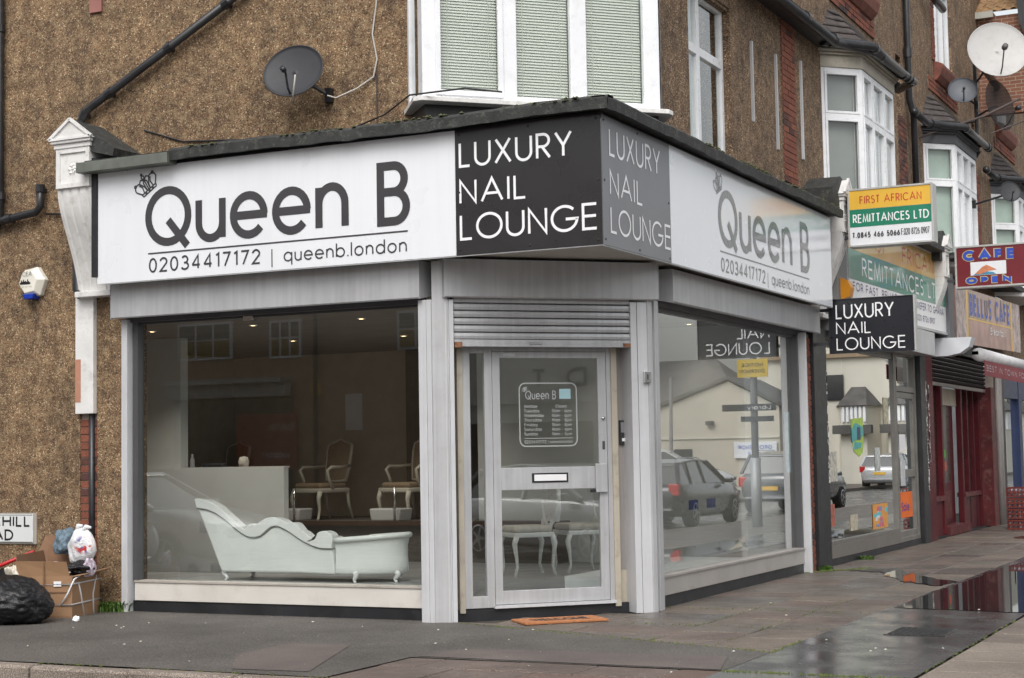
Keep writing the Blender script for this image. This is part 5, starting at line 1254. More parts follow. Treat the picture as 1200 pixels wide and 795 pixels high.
# awning
aw = thing('awning', (.8,17.8,2.8), 'rolled up white awning with burgundy printed valance over the cafe', 'awning')
b = MB(); b.tube([(.72,15.0,3.10),(.72,21.0,3.10)], .115, 14); put('awning_roll', b, mat('awning_white', (.62,.61,.62), .6), aw, smooth=True)
Av = Fr((.82,15.0),(0,1),(1,0)); b = MB(); Av.box(b, 0, 6.0, 2.74, 3.0, -.01, 0); put('valance', b, mat('valance_burgundy', (.22,.04,.05), .7), aw)
text('lettering', aw, Av, 'BEST IN TOWN FOOD TEA', .15, 2.82, 5.6, .11, .002, mat('valance_ink', (.45,.4,.4), .7), .16)
put('awning_bracket', MB().box(.0,.72,15.0,15.06,3.1,3.16).box(0,.72,20.9,20.96,3.1,3.16), M['alu_d'], aw)
lw = thing('wall_lamp', (.3,14.45,3.1), 'white half round lamp box under the cafe fascia', 'lamp')
put('housing', MB().prism([(.05,3.36),(.75,3.36),(.7,3.2),(.55,3.1),(.35,3.06),(.05,3.06)], 'y', 14.3, 14.6), mat('lamp_white', (.6,.62,.66), .5), lw)
put('blue_end', MB().box(-.02,.045,14.25,14.6,3.06,3.36), cm('lamp_blue', (.05,.25,.5)), lw)
put('fascia_side', MB().box(.0,.33,14.6,15.05,3.38,4.5), mat('grey_side', (.16,.16,.17), .6), h2)
ab = thing('alarm_box', (.2,7.95,3.5), 'orange alarm box between the white fascia and the black box sign', 'alarm box')
put('case', MB().prism([(.27,3.5),(.38,3.54),(.41,3.66),(.36,3.76),(.27,3.8)], 'y', 7.9, 8.08), mat('amber_plastic', (.75,.3,.02), .35), ab)
# street name plate
sn = thing('street_name_plate', (-7.05,-.03,.68), 'white CHURCHILL ROAD street name plate low on the pebble-dashed wall', 'sign')
put('plate', MB().box(-7.75,-6.375,-.03,-.018,.685,.985), mat('nameplate_white', (.66,.68,.68), .4, var=.04), sn, bevel=.003)
put('backing_board', MB().box(-7.78,-6.335,-.0175,-.002,.67,1.0), mat('weathered_board', (.35,.32,.28), .8), sn)
NP = Fr((0,-.03),(1,0),(0,-1)); KI = mat('black_enamel', (.012,.012,.015), .4)
text('lettering', sn, NP, 'CHURCHILL', -7.56, .853, 1.15, .118, .002, KI, .17, track=.12); text('lettering', sn, NP, 'ROAD', -7.2, .708, .555, .118, .002, KI, .17, track=.12)
b = MB()
for q_ in ((-7.745,-6.38,.975,.98),(-7.745,-6.38,.69,.695)): NP.box(b, *q_, .001, .002)
put('border', b, KI, sn)
# alarm box on the left wall (hexagonal bell box)
ala = thing('alarm_box', (-6.39,-.05,3.26), 'white hexagonal alarm bell box with blue base on the left wall', 'alarm box')
hx = lambda r, cx=-6.37, cz=3.45: [(cx+r*cos(radians(a+8)), cz+r*1.02*sin(radians(a+8))) for a in (0,60,120,180,240,300)]
b = MB(); o_, i_ = hx(.175), hx(.125, -6.385, 3.455)
for pts, y_ in ((o_, -.0), (o_, -.05), (i_, -.11)): b.v += [(p[0], y_, p[1]) for p in pts]
b.f += [tuple(range(12, 18))]+[(k+6*r_, (k+1) % 6+6*r_, (k+1) % 6+6*(r_+1), k+6*(r_+1)) for r_ in (0,1) for k in range(6)]
put('case', b, mat('alarm_cream', (.74,.72,.64), .35), ala, bevel=.006)
put('strobe_base', MB().prism([(-6.46,3.325),(-6.30,3.325),(-6.32,3.27),(-6.43,3.27)], 'y', -.115, -.0), mat('alarm_blue', (.01,.04,.35), .25), ala, bevel=.008)
AP = Fr((0,-.1135),(1,0),(0,-1)); text('lettering', ala, AP, 'CEA', -6.455, 3.515, .13, .05, .001, KI, .08)
b = MB(); u = -6.49
for h_ in (.02,.045,.03,.05,.03,.035,.025,.05,.03,.02): AP.box(b, u, u+.013, 3.43, 3.43+h_, .0005, .0015); u += .0145
put('skyline_emblem', b, KI, ala)
text('lettering', ala, AP, '020 8667 1555', -6.465, 3.395, .14, .016, .001, mat('olive_ink', (.35,.36,.25), .5), .12)
# ================================================================= PIPES, DISHES
def pipe(name, pts, r, lab, cat, m=None, collars=(), n=10):
    t = thing(name, pts[0], lab, cat)
    put('pipe', MB().tube(pts, r, n), m or M['pipe'], t, smooth=True)
    b = MB()
    for (a, c, tt) in collars:
        A, B_ = Vector(pts[a]), Vector(pts[c]); d = (B_-A).normalized(); q = A+(B_-A)*tt; b.tube([q-d*.04, q+d*.04], r*1.22, n)
        b.box(q.x-.02, q.x+.02, q.y, .0, q.z-.03, q.z+.01)
    if collars: put('collar', b, M['pipe'], t)
    return t
pipe('drainpipe', [(-3.2,-.08,6.42),(-5.62,-.08,5.22),(-5.70,-.08,5.10),(-5.69,-.08,5.0)], .043, 'black drainpipe slanting down the left wall to the corbel', 'drainpipe', collars=((0,1,.25),(0,1,.55),(0,1,.87),(1,2,.3)))
pipe('drainpipe', [(-6.85,-.07,8.0),(-6.83,-.07,4.15),(-6.90,-.07,4.05)], .05, 'black vertical drainpipe at the left edge of the picture', 'drainpipe', collars=((0,1,.45),(0,1,.93)))
pipe('waste_pipe', [(-8.2,-.08,4.0),(-6.3,-.08,4.20),(-6.24,-.08,4.26),(-6.24,-.08,4.46)], .042, 'black waste pipe with an upturned open end on the left wall', 'pipe', collars=((2,3,.95),(0,1,.8)))
pipe('wall_cable', [(-6.2,-.03,4.18),(-5.9,-.03,4.15),(-5.6,-.03,4.16)], .012, 'thin black cable running from the waste pipe to the corbel', 'cable')
pipe('drainpipe', [(-5.735,-.07,3.95),(-5.735,-.07,3.33),(-5.68,-.07,3.27)], .055, 'short black pipe behind the white corbel above the white board', 'drainpipe')
def dish(center, aim, r, m, rim, mount, lab, arm=True, group='satellite dishes', arm_m=None, depth=.16, squash=1.0, feed_len=.75):
    c = Vector(center); aim = Vector(aim).normalized()
    t = thing('satellite_dish', center, lab, 'satellite dish', group)
    b = MB(); prof = [(0, -depth*r*1.0)]+[(r*k/8, -depth*r*(1-(k/8)**2)) for k in range(1, 9)]+[(r*1.015, .008)]
    u = Vector((0,0,1)).cross(aim).normalized(); v = aim.cross(u); n = 36; bb = 0
    for (rr_, h) in prof:
        for k in range(n): a = 2*pi*k/n; b.v.append(tuple(c+aim*h+u*(cos(a)*rr_*squash)+v*(sin(a)*rr_)))
    for i in range(len(prof)-1):
        for k in range(n): b.f.append((i*n+k, i*n+(k+1) % n, (i+1)*n+(k+1) % n, (i+1)*n+k))
    o = put('reflector', b, m, t, smooth=True); s = o.modifiers.new('s', 'SOLIDIFY'); s.thickness = .012
    f = c+aim*r*feed_len-v*r*.35; base = c-v*r*.9*1.0
    b = MB().tube([base, c-v*r*.8+aim*r*.25, f-aim*.05], .012*max(1, r*2), 6); put('feed_arm', b, arm_m or M['pipe'], t)
    b = MB(); b.lathe([(0,-.05*r*2),(.045*r*2,-.05*r*2),(.05*r*2,.03*r*2),(.03*r*2,.07*r*2),(0,.07*r*2)], f, -aim, 12); put('receiver', b, arm_m or M['pipe'], t, smooth=True)
    bk = c-aim*depth*r; b = MB().tube([bk, bk-aim*.08, Vector(mount)], .02, 8); put('mount', b, M['pipe'], t)
    b = MB(); b.box(mount[0]-.035, mount[0]+.035, mount[1]-.04, mount[1]+.04, mount[2]-.07, mount[2]+.07); put('wall_plate', b, M['pipe'], t)
    return t, f
DG = mat('dish_charcoal', (.03,.031,.036), .6, var=.1, scale=6)
dish((-2.84,-.32,5.26), (.15,-1,.30), .278, DG, DG, (-2.62,-.02,5.05), 'dark grey satellite dish on the left wall above the white sign', squash=1.13)
wc = thing('dish_cable', (-2.1,-.03,5.3), 'white cable hanging down the left wall to the dark satellite dish', 'cable')
WC = mat('cable_white', (.55,.52,.48), .6)
put('cable', MB().tube([(-2.05,-.02,6.6),(-2.08,-.02,5.9),(-2.13,-.02,5.6),(-2.08,-.02,5.35),(-2.12,-.02,5.18),(-2.3,-.04,5.08),(-2.5,-.1,5.0),(-2.56,-.16,5.02)], .008, 6), WC, wc, smooth=True)
put('loop', MB().tube([(-2.70,-.5,5.17),(-2.78,-.42,5.0),(-2.86,-.3,4.95),(-2.9,-.25,5.0)], .008, 5), WC, wc, smooth=True)
put('black_cable', MB().tube([(-2.09,-.012,5.2),(-2.09,-.012,4.7)], .006, 5).tube([(-4.9,-.015,4.95),(-4.4,-.015,4.78),(-3.6,-.015,4.72),(-2.4,-.1,4.66),(-1.9,-.2,4.75),(-1.45,-.5,4.83),(-.9,-.45,4.84),(-.6,-.3,4.8)], .009, 5), M['pipe'], wc)
# dishes on the terrace
pl = MB().tube([(.55,16.6,7.0),(.55,16.6,8.6)], .035, 8).tube([(.0,16.6,7.4),(.55,16.6,7.4)], .02, 6).tube([(.0,16.6,8.0),(.55,16.6,8.0)], .02, 6)
pp = thing('dish_pole', (.55,16.6,7.0), 'black pole carrying the satellite dishes above the terrace bays', 'pole'); put('pole', pl, M['pipe'], pp)
dish((1.04,16.2,8.58), (.45,-1,.30), .535, mat('dish_white', (.46,.455,.45), .5, var=.05, dirt=(.3,.28,.24), dirt_amt=.35), None, (.56,16.6,8.1), 'large pale satellite dish at the top right', arm_m=mat('pole_grey', (.12,.11,.11), .5), feed_len=.8)
dish((.40,16.2,7.92), (.3,-1,.4), .26, mat('dish_bluegrey', (.08,.09,.11), .45, var=.1), None, (.56,16.6,7.7), 'small blue grey satellite dish left of the big pale dish')
mesh = bpy.data.materials.new('perforated_mesh'); mesh.use_nodes = True; N = NT(mesh); N.n.clear(); o_ = N.add('OutputMaterial'); d_ = N.add('BsdfDiffuse'); d_.inputs[0].default_value = (.05,.05,.052,1); tr_ = N.add('BsdfTransparent'); mx_ = N.add('MixShader'); mx_.inputs[0].default_value = .45
N.lk(d_.outputs[0], mx_.inputs[1]); N.lk(tr_.outputs[0], mx_.inputs[2]); N.lk(mx_.outputs[0], o_.inputs[0])
dish((1.0,16.4,7.62), (1,-.38,.15), .46, mesh, None, (.56,16.6,7.5), 'dark perforated satellite dish seen edge-on below the big pale dish')
dish((1.12,16.4,6.05), (.6,-1,.3), .19, DG, None, (.45,16.6,5.9), 'small dark satellite dish above the cafe sign')
dp = thing('aerial_arm', (.0,14.4,6.8), 'long thin dark boom crossing in front of the terrace bays', 'pole')
put('boom', MB().tube([(-.02,14.3,6.78),(.8,15.9,7.35),(1.35,16.4,7.7)], .022, 6).tube([(.9,16.0,7.05),(1.6,16.2,7.3)], .014, 6), mat('rusty_boom', (.07,.05,.045), .6), dp)
# ================================================================= DOORMAT
dm = thing('doormat', (-.45,.45,.004), 'orange coir WELCOME doormat lying before the shop door', 'doormat')
FM = type('F', (), {})()
class Flat:
    def __init__(s, O, U, V): s.O, s.U, s.V = Vector(O), Vector(U).normalized(), Vector(V).normalized()
    def p(s, u, z, n=0): q = s.O+s.U*u+s.V*z; return (q.x, q.y, q.z+n)
mo = Vector((-.83,.28,.0)); fm = Flat((-.55,-.18,0), (.72,.69,0), (-.69,.72,0)); fm.O = Vector((-.58,-.14,.0))
mU = Vector((.66,.75,0)); fm = Flat((-.62,-.17,0), (.62,.78,0), (-.78,.62,0)) if False else Flat((-.56,-.17,0), (.66,.75,0), (-.5,.86,0))
W_, D_ = .80, .40
fm = Flat((-.54,-.14,0), (S2,S2,0), (-S2,S2,0))
b = MB(); b.add([fm.p(0,0,.004),fm.p(W_,0,.004),fm.p(W_,D_,.004),fm.p(0,D_,.004),fm.p(0,0,.024),fm.p(W_,0,.024),fm.p(W_,D_,.024),fm.p(0,D_,.024)], [(0,1,2,3),(4,5,6,7),(0,1,5,4),(1,2,6,5),(2,3,7,6),(3,0,4,7)])
put('mat_pile', b, mat('coir', (.46,.19,.08), .95, var=.2, scale=30, bump=.8, bscale=300), dm, bevel=.004)
b = MB(); text_mb(b, fm, 'WELCOME', .12, .10, .56, .18, .0255, .16); put('lettering', b, mat('mat_ink', (.05,.035,.03), .9), dm)
# ================================================================= RUBBISH
def smoothnoise(seed):
    r = random.Random(seed); W = [(Vector((r.uniform(-1,1),r.uniform(-1,1),r.uniform(-1,1)))*r.uniform(2,9), r.uniform(0,6.28)) for _ in range(16)]
    return lambda p: sum(sin(p.dot(k)+ph)/k.length for k, ph in W)
def sack(name, c, rx, ry, rz, seed, m, parent=None, wr=.06, knot=True, tilt=(0,0), pinch=.0, fold=0, **kw):
    f = smoothnoise(seed); b = MB(); nu, nv = (96, 60) if fold else (48, 30); b.smooth = True
    for j in range(nv+1):
        th = pi*j/nv
        for i in range(nu):
            ph = 2*pi*i/nu; d = Vector((sin(th)*cos(ph), sin(th)*sin(ph), cos(th)))
            rad = 1+wr*f(d*1.6)+wr*.35*sin(ph*9+4*f(d))*sin(th)**.5*(.3+.7*max(0, cos(th)))
            p = Vector((d.x*rx*rad, d.y*ry*rad, d.z*rz*rad))
            if fold: rad += fold*(abs(sin(ph*5+2.5*f(d*2.3)+d.z*2))-.55)*sin(th)**.7+fold*.5*sin(11*f(d*3)+ph*3)*.3; p = Vector((d.x*rx*rad, d.y*ry*rad, d.z*rz*rad))
            if pinch and d.z > .3: k = (d.z-.3)/.7; p.x *= 1-pinch*k*.6; p.y *= 1-pinch*k*.6; p.z += pinch*rz*k*.3
            p.z = max(p.z, -rz*.78)
            p.x += tilt[0]*(p.z+rz); p.y += tilt[1]*(p.z+rz)
            b.v.append((c[0]+p.x, c[1]+p.y, c[2]+p.z))
    for j in range(nv):
        for i in range(nu): b.f.append((j*nu+i, j*nu+(i+1) % nu, (j+1)*nu+(i+1) % nu, (j+1)*nu+i))
    return put(name, b, m, parent, **kw)
def crinkle():
    m, N, B = newmat('black_polythene'); B.inputs['Base Color'].default_value = (.01,.01,.012,1); B.inputs['Specular IOR Level'].default_value = .38
    geo = N.add('NewGeometry'); mp = N.add('Mapping'); mp.inputs['Scale'].default_value = (1, 1, .55); N.lk(geo.outputs['Position'], mp.inputs['Vector'])
    vo = N.add('TexVoronoi', Scale=9.0, feature='DISTANCE_TO_EDGE'); nz = N.add('TexNoise', Scale=6.0, Detail=6.0, Roughness=.65, Distortion=2.2)
    mv = N.add('MixRGB'); mv.inputs[0].default_value = .18; N.lk(mp.outputs[0], mv.inputs[1]); N.lk(nz.outputs['Color'], mv.inputs[2]); N.lk(mp.outputs[0], nz.inputs['Vector']); N.lk(mv.outputs[0], vo.inputs['Vector'])
    rr_ = N.add('MapRange'); rr_.inputs['To Min'].default_value = .08; rr_.inputs['To Max'].default_value = .34; N.lk(nz.outputs['Fac'], rr_.inputs['Value']); N.lk(rr_.outputs[0], B.inputs['Roughness'])
    b1 = N.add('Bump', Strength=.3, Distance=.05); N.lk(vo.outputs['Distance'], b1.inputs['Height'])
    b2_ = N.add('Bump', Strength=.4, Distance=.03); N.lk(nz.outputs['Fac'], b2_.inputs['Height']); N.lk(b1.outputs[0], b2_.inputs['Normal']); N.lk(b2_.outputs[0], B.inputs['Normal'])
    return m
BAG = crinkle()
bb = thing('rubbish_bag', (-5.18,-1.38,0), 'full black rubbish bag slumped in front of the cardboard boxes', 'rubbish bag')
sack('bag', (-5.38,-1.36,.20), .39,.33,.255, 3, BAG, bb, wr=.06, tilt=(-.15,0), fold=.075)
put('bag_neck', MB().lathe([(.02,0),(.05,.03),(.025,.07),(.07,.14),(.09,.16)], (-5.48,-1.3,.36), (-.5,-.2,.4), 12), BAG, bb, smooth=True)
CB1 = mat('brown_cardboard', (.30,.175,.095), .8, var=.1, scale=5, dirt=(.2,.11,.06), dirt_amt=.3)
CB2 = mat('dark_cardboard', (.19,.105,.06), .85, var=.15, scale=5)
bx = thing('cardboard_box', (-5.5,-.6,0), 'open brown cardboard box packed with rubbish and tied with white string', 'box')
Bo = Vector((-5.17,-.80,0)); Bu = Vector((-.29,.95,0)).normalized(); Bv = Vector((-.95,-.29,0)).normalized(); LU, LV, BH = .66, .56, .41
P = lambda u, v, z: tuple(Bo+Bu*u+Bv*v+Vector((0,0,z)))
def pan(mb, q, th=.008):
    q = [Vector(x) for x in q]; n = (q[1]-q[0]).cross(q[2]-q[0]).normalized()*th
    mb.add(q+[x+n for x in q], [(0,1,2,3),(7,6,5,4),(0,4,5,1),(1,5,6,2),(2,6,7,3),(3,7,4,0)])
b = MB(); pan(b, [P(0,0,0),P(LU,0,0),P(LU,0,BH),P(0,0,BH)]); pan(b, [P(0,0,0),P(0,LV,0),P(0,LV,BH),P(0,0,BH)]); pan(b, [P(0,LV,0),P(LU,LV,0),P(LU,LV,BH),P(0,LV,BH)]); pan(b, [P(LU,0,0),P(LU,LV,0),P(LU,LV,BH),P(LU,0,BH)]); pan(b, [P(0,0,.01),P(LU,0,.01),P(LU,LV,.01),P(0,LV,.01)])
put('carton', b, CB1, bx)
b = MB(); pan(b, [P(0,.0,BH),P(LU-.03,.0,BH),P(LU+.06,-.13,BH+.05),P(.1,-.12,BH+.02)]); pan(b, [P(.0,.02,BH),P(0,LV,BH),P(-.02,LV+.02,BH+.15),P(-.03,.04,BH+.14)]); put('flap', b, CB1, bx)
b = MB(); pan(b, [P(.02,LV,BH),P(LU,LV,BH),P(LU,LV+.05,BH+.22),P(.05,LV+.05,BH+.20)]); pan(b, [P(LU,0,BH),P(LU,LV,BH),P(LU+.03,LV,BH+.28),P(LU+.03,.12,BH+.24)]); put('flap', b, CB2, bx)
b = MB(); pan(b, [P(-.012,.27,.0),P(-.012,.285,.0),P(-.03,.285,BH+.14),P(-.03,.27,BH+.14)], .003); pan(b, [P(-.010,.03,.25),P(-.010,LV-.02,.25),P(-.010,LV-.02,.258),P(-.010,.03,.258)], .003)
put('seam', b, CB2, bx)
put('postage_label', MB().add([P(-.012,.10,.31),P(-.012,.18,.31),P(-.012,.18,.36),P(-.012,.10,.36)], [(0,1,2,3)]), M['vinyl_w'], bx)
STR = mat('white_strap', (.68,.68,.7), .5)
b = MB(); cyc = lambda z, e=.012: [P(-e,-e,z),P(LU+e,-e,z+.01),P(LU+e,LV+e,z),P(-e,LV+e,z)]
b.tube(cyc(.13), .008, 6, closed=True); b.tube(cyc(.33), .008, 6, closed=True)
b.tube([P(.14,-.012,.34),P(.20,-.014,.2),P(.27,-.014,.0)], .008, 6); b.tube([P(.50,-.014,.0),P(.48,-.014,.2),P(.56,-.014,.38)], .008, 6)
b.tube([P(-.02,.1,.13),P(-.03,.02,.25),P(.0,-.03,.38),P(.22,-.04,.43),P(.42,-.04,.44)], .008, 6)
put('string', b, STR, bx, smooth=True)
q_ = [P(.04,.04,.3),P(LU-.04,.04,.3),P(LU-.04,LV-.04,.3),P(.04,LV-.04,.3)]
put('litter_inside', MB().prism([(p[0],p[1]) for p in q_], 'z', .2, .36), mat('mixed_litter', (.25,.22,.21), .8, var=.8, scale=14), bx)
b2 = thing('cardboard_box', (-5.9,-.2,0), 'darker flattened cardboard box leaning behind the tied box', 'box')
b = MB(); pan(b, [(-6.22,-.28,.30),(-5.58,-.2,.32),(-5.60,-.04,.78),(-6.17,-.06,.76)]); pan(b, [(-6.4,-.5,.0),(-5.9,-.35,.0),(-5.9,-.35,.4),(-6.35,-.45,.42)])
put('cardboard_sheet', b, CB2, b2)
wb = thing('carrier_bag', (-5.31,-.46,.48), 'white plastic carrier bag with red print sitting on top of the box', 'carrier bag')
def printed_film():
    m, N, B = newmat('printed_white_film'); B.inputs['Roughness'].default_value = .38
    geo = N.add('NewGeometry'); sub_ = N.add('VectorMath', operation='SUBTRACT'); sub_.inputs[1].default_value = (-5.22,-.57,.70); N.lk(geo.outputs['Position'], sub_.inputs[0])
    ln = N.add('VectorMath', operation='LENGTH'); N.lk(sub_.outputs[0], ln.inputs[0])
    near = ramp(N, ln.outputs['Value'], [(.07, (1,1,1)), (.12, (0,0,0))])
    nz = N.add('TexNoise', Scale=16.0, Detail=1.0); N.lk(geo.outputs['Position'], nz.inputs['Vector'])
    th = ramp(N, nz.outputs['Fac'], [(.48, (0,0,0)), (.56, (1,1,1))])
    n2 = N.add('TexNoise', Scale=13.0, Detail=1.0); N.lk(geo.outputs['Position'], n2.inputs['Vector'])
    cr = ramp(N, n2.outputs['Fac'], [(.5, (.6,.05,.03)), (.6, (.08,.08,.25))])
    mm = N.add('MixRGB', blend_type='MULTIPLY'); mm.inputs[0].default_value = 1; N.lk(near.outputs[0], mm.inputs[1]); N.lk(th.outputs[0], mm.inputs[2])
    mx = N.add('MixRGB'); mx.inputs[1].default_value = (.72,.72,.74,1); N.lk(mm.outputs[0], mx.inputs[0]); N.lk(cr.outputs[0], mx.inputs[2]); N.lk(mx.outputs[0], B.inputs['Base Color'])
    n3 = N.add('TexNoise', Scale=16.0, Detail=6.0, Distortion=1.5); N.lk(geo.outputs['Position'], n3.inputs['Vector'])
    bp = N.add('Bump', Strength=.8, Distance=.02); N.lk(n3.outputs['Fac'], bp.inputs['Height']); N.lk(bp.outputs[0], B.inputs['Normal'])
    return m
CBG = mat('white_polythene', (.74,.74,.76), .4, var=.08, scale=10, bump=.3, bscale=20)
wbp = (-5.32,-.46,.67)
sack('bag', wbp, .14,.13,.19, 8, printed_film(), wb, wr=.10, pinch=.25)
put('handle', MB().tube([(-5.38,-.46,.83),(-5.36,-.48,.89),(-5.31,-.48,.89)], [.035,.025,.012], 8).tube([(-5.29,-.47,.83),(-5.26,-.48,.88),(-5.20,-.48,.87)], [.035,.025,.012], 8), CBG, wb, smooth=True)
jn = thing('bundle_of_jeans', (-5.62,-.42,.56), 'crumpled blue grey denim heaped left of the carrier bag', 'clothing')
sack('denim', (-5.60,-.42,.70), .125,.11,.13, 12, mat('denim', (.12,.17,.21), .9, var=.5, scale=25, bump=.6, bscale=40), jn, wr=.22)
lf = thing('litter_pile', (-5.4,-.6,.42), 'jumble of black and white plastic scraps spilling over the box edge', 'litter')
sack('black_scrap', (-5.25,-.62,.46), .14,.1,.07, 13, BAG, lf, wr=.25); sack('white_scrap', (-5.50,-.66,.49), .09,.09,.05, 14, CBG, lf, wr=.25); sack('printed_scrap', (-5.16,-.55,.47), .06,.08,.10, 15, mat('pinkish_film', (.5,.42,.5), .4, var=.5, scale=30), lf, wr=.2)
sack('newspaper', (-5.42,-.74,.44), .16,.06,.035, 16, mat('newsprint', (.55,.5,.5), .8, var=.4, scale=30), lf, wr=.12)
st = thing('red_pole', (-6.3,-.6,.35), 'red plastic pole leaning behind the black bag', 'pole')
put('pole', MB().tube([(-6.75,-.62,.33),(-5.98,-.44,.62)], .02, 8), mat('red_plastic', (.5,.02,.025), .4), st, smooth=True)
cl = thing('food_wrapper_bag', (-6.0,-.95,.0), 'torn clear bag of food waste at the left edge behind the black bag', 'rubbish bag')
sack('bag', (-6.02,-.95,.20), .26,.22,.26, 17, mat('cloudy_waste', (.38,.27,.17), .5, var=.7, scale=9, dirt=(.7,.65,.6), dirt_amt=.8, bump=.5), cl, wr=.2)
sack('bag', (-5.78,-.93,.40), .12,.1,.13, 19, mat('cloudy_film', (.6,.55,.47), .4, var=.3, scale=20), cl, wr=.25)
gb = thing('crumpled_paper_ball', (-4.86,-1.08,.0), 'small silver paper scrap beside the black bag', 'litter'); sack('paper', (-4.86,-1.08,.03), .03,.03,.03, 21, M['vinyl_w'], gb, wr=.3)
# ================================================================= CRATES by the cafe
CR_ = mat('crate_red', (.14,.02,.013), .5, var=.2, scale=6)
def crate_at(x, y, z, lab):
    t = thing('milk_crate', (x, y, z), lab, 'crate', 'red crates stacked outside the cafe')
    w_, d_, h_ = .36, .36, .19; b = MB()
    for zz in (0, .075, .15): b.box(x, x+w_, y, y+.012, z+zz, z+zz+.03).box(x, x+w_, y+d_-.012, y+d_, z+zz, z+zz+.03).box(x, x+.012, y+.012, y+d_-.012, z+zz, z+zz+.03).box(x+w_-.012, x+w_, y+.012, y+d_-.012, z+zz, z+zz+.03)
    for k in range(6): u = x+k*(w_-.02)/5; b.box(u, u+.02, y-.002, y+.01, z+.03, z+.15)
    for k in range(6): u = y+k*(d_-.02)/5; b.box(x-.002, x+.01, u, u+.02, z+.03, z+.15)
    put('basket', b, CR_, t)
    b = MB()
    for i in range(4):
        for j in range(3): b.lathe([(.03,0),(.035,.02),(.035,.11),(.02,.14),(.02,.16)], (x+.05+i*.087, y+.06+j*.11, z+.012), (0,0,1), 7)
    put('bottles', b, mat('bottle_tone', (.3,.28,.32), .3, var=.6, scale=20) if 'bottle_tone' not in bpy.data.materials else bpy.data.materials['bottle_tone'], t)
names = ['bottom', 'second from bottom', 'third from bottom', 'top']
for i in range(4): crate_at(.56, 18.1, .0+i*.2, 'red plastic crate, %s of the near stack outside the cafe' % names[i])
for i in range(4): crate_at(.96, 18.15, .0+i*.2, 'red plastic crate, %s of the right-hand stack outside the cafe' % names[i])
# ================================================================= FURNITURE inside
LQ = mat('white_lacquer', (.72,.73,.71), .3, var=.04, coat=.3); LEA = mat('white_leatherette', (.68,.70,.67), .4, var=.04, bump=.15, bscale=8)
GIL = mat('antique_white_wood', (.52,.49,.42), .5, var=.12, dirt=(.25,.2,.14), dirt_amt=.4); TAN = mat('tan_upholstery', (.27,.20,.13), .8, var=.1, scale=12)
YC = .8
ch = thing('chaise_longue', (-3.6,YC+.3,.262), 'white baroque chaise longue seen from behind in the shop window', 'chaise longue')
OUT = [(-4.861,1.117),(-4.786,1.119),(-4.721,1.106),(-4.641,1.079),(-4.56,1.042),(-4.464,.969),(-4.369,.899),(-4.29,.839),(-4.211,.795),(-4.186,.839),(-4.148,.855),(-4.101,.86),(-4.06,.848),(-4.016,.881),(-3.959,.912),(-3.891,.925),(-3.82,.92),(-3.743,.897),(-3.681,.861),(-3.635,.872),(-3.589,.867),(-3.538,.823),(-3.52,.79),(-3.484,.78),(-3.423,.735),(-3.348,.698),(-3.33,.748),(-3.302,.774),(-3.257,.786),(-3.212,.784),(-3.167,.767),(-3.138,.737),(-3.132,.699),(-3.145,.636)]
INN = [(-4.836,1.022),(-4.77,1.017),(-4.689,1.003),(-4.577,.964),(-4.465,.899),(-4.369,.829),(-4.275,.769),(-4.212,.736),(-4.149,.718),(-4.086,.719),(-4.023,.732),(-3.961,.778),(-3.898,.822),(-3.851,.835),(-3.805,.835),(-3.737,.81),(-3.652,.772),(-3.56,.716),(-3.47,.671),(-3.379,.634),(-3.289,.612),(-3.145,.608)]
def resamp(pl, n):
    L = [0]
    for i in range(1, len(pl)): L.append(L[-1]+math.dist(pl[i], pl[i-1]))
    out = []
    for k in range(n+1):
        d = L[-1]*k/n; i = 1
        while i < len(L)-1 and L[i] < d: i += 1
        t = (d-L[i-1])/max(1e-9, L[i]-L[i-1]); out.append((pl[i-1][0]+(pl[i][0]-pl[i-1][0])*t, pl[i-1][1]+(pl[i][1]-pl[i-1][1])*t))
    return out
def loft2(A, B, y0, y1, mb):
    n = len(A)
    for (pts, y) in ((A, y0), (B, y0), (B, y1), (A, y1)): mb.v += [(p[0], y, p[1]) for p in pts]
    for r_ in range(4):
        for i in range(n-1): mb.f.append((r_*n+i, r_*n+i+1, ((r_+1) % 4)*n+i+1, ((r_+1) % 4)*n+i))
    mb.f += [(0, n, 2*n, 3*n), (n-1, 2*n-1, 3*n-1, 4*n-1)]
A_ = resamp(OUT, 60); B_ = resamp(INN, 60)
b = MB(); loft2(A_, B_, YC-.05, YC+.08, b); put('carved_rail', b, LQ, ch, bevel=.012)
base = resamp([(-4.53,.352),(-3.53,.355),(-3.12,.343)], 60)
b = MB(); I2 = [(x, z-.006) for x, z in B_]; loft2(I2, base, YC-.025, YC+.08, b); put('back_panel', b, LEA, ch, bevel=.02)
b = MB(); nb = len(B_); b.tube([(p[0], YC-.03, p[1]-.004) for p in B_], .009, 6); put('piping', b, mat('grey_piping', (.3,.31,.3), .5), ch, smooth=True)
